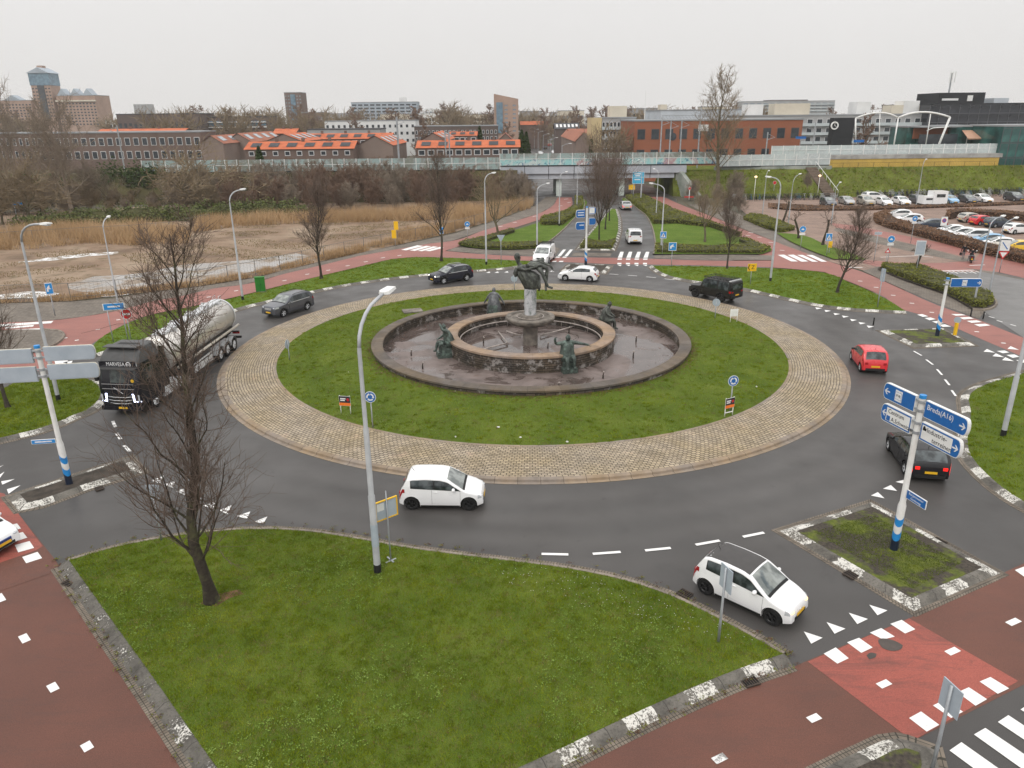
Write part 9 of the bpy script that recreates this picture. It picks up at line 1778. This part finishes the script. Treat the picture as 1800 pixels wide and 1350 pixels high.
b = MB(); b.span(-400, 500, 185, 900, -0.06, -0.03); o = b.build('town_ground', simple('town_ground', (0.13, 0.12, 0.10), (0.08, 0.085, 0.06), 0.05, 0.9)); o['kind'] = 'structure'
# evergreens and bare trees in the town and on the horizon
TF = [tree_meshes('far_tree', grow(91+k, 11, 2.0, 3.6, 14, 8, 5, 0.2, 0.7, leader=bool(k), twig=0.07, wob=0.16, curl=0.4), M_BARK2, m_) for k, m_ in enumerate((M_TWIG2, M_TWIG3))]
rt = random.Random(12)
def far_tree(x, ytop, D, label, group=None, wide=1.0, k=None): p = far(x, ytop, D); s = max(0.3, p.z/10.6); put_tree('bare_tree', label, TF[rt.randrange(2) if k is None else k], (p.x, D, 0), rt.uniform(0, 6), (s*wide, s*wide, s), group)
for i in range(64):
    x = -20 + i*29.5 + rt.uniform(-9, 9)
    if 50 < x < 190 or 1630 < x: continue
    far_tree(x, 206 - (x/1800)*10 + rt.uniform(-9, 6), rt.uniform(360, 470), 'hazy bare tree in the row along the horizon', 'bare trees along the horizon', 1.35)
for x, y, D, l in ((415, 197, 320, 'dark bare tree before the banded flat building'), (507, 205, 300, 'bare tree below the brown residential tower'), (617, 210, 300, 'olive bare tree before the white apartment block'), (738, 201, 400, 'bare tree right of the blue grey slab'), (798, 187, 480, 'round bare tree behind the brown block with window bands'), (950, 200, 380, 'bare tree at the left end of the far street'), (1035, 197, 420, 'large bare tree left of the yellow gabled flats'), (1020, 205, 340, 'bare tree between the far houses and the yellow gable'), (1080, 228, 195, 'slender bare tree before the balcony flats'), (1530, 215, 200, 'reddish bare tree before the long balcony flats'), (290, 200, 300, 'wide bare tree before the school'), (745, 228, 250, 'reddish bare tree at the right orange houses'), (885, 225, 260, 'bare tree left of the far street'), (460, 228, 240, 'bare tree by the orange rows')): far_tree(x, y, D, l)
for i in range(26): x = 345+i*22.5+rt.uniform(-9, 9); p = far(x, 262, rt.uniform(174, 181)); s = rt.uniform(0.75, 1.05); put_tree('bare_shrub', 'brown bare shrub in the gardens between the railway and the orange roofed houses', TB_[rt.choice((0, 2, 3))], (p.x, p.y, 0.0), rt.uniform(0, 6), (s, s, s*(1.0 if 620 < x < 740 else 0.82)), 'garden shrubs behind the railway', 'shrub')
def conifer(x, ytop, D, label, w_=2.0):
    p = far(x, ytop, D); h = p.z; r = np.random.default_rng(int(x)); n = 2200; z = h*r.uniform(0.03, 1, n)**0.8; a_ = r.uniform(0, 6.28, n); rr = w_*(1-z/h)**0.7*r.uniform(0.5, 1.05, n); V, Fc = leaves_in(np.stack([rr*np.cos(a_), rr*np.sin(a_), z], 1), 0.55, r); T = thing('evergreen_tree', label, 'tree', (p.x, D, 0)); o = bpy.data.objects.new('crown', np_mesh('crown', V, Fc, M_IVY, False)); COL.objects.link(o); o.parent = T; b = MB(); b.tube([(0, 0, 0), (0, 0, h*0.9)], [0.2, 0.05], 6); b.build('trunk', M_BARK, T)
conifer(917, 229, 200, 'dark slim evergreen left of the far street, nearest', 2.4); conifer(925, 232, 206, 'second dark slim evergreen left of the far street', 2.2); conifer(1040, 245, 200, 'dark evergreen before the yellow gable end', 1.4); conifer(454, 258, 172, 'small dark round evergreen above the viaduct at left', 2.0); conifer(843, 222, 250, 'green conifer between the orange house rows', 2.2); conifer(1646, 348, 138, 'dark evergreen bush behind the lower car park', 2.2)
# ================================================================ thin winter haze
hz = MB(); hz.span(-2590, 2590, -80, 2590, -1.6, 130); m = bpy.data.materials.new('haze'); m.use_nodes = True; m.node_tree.nodes.clear()
o_ = m.node_tree.nodes.new('ShaderNodeOutputMaterial'); v_ = m.node_tree.nodes.new('ShaderNodeVolumePrincipled'); v_.inputs['Color'].default_value = (0.92, 0.92, 0.93, 1); v_.inputs['Density'].default_value = 0.00018; v_.inputs['Anisotropy'].default_value = 0.0
m.node_tree.links.new(v_.outputs['Volume'], o_.inputs['Volume']); o = hz.build('haze', m); o['kind'] = 'stuff'
SC.cycles.volume_bounces = 2
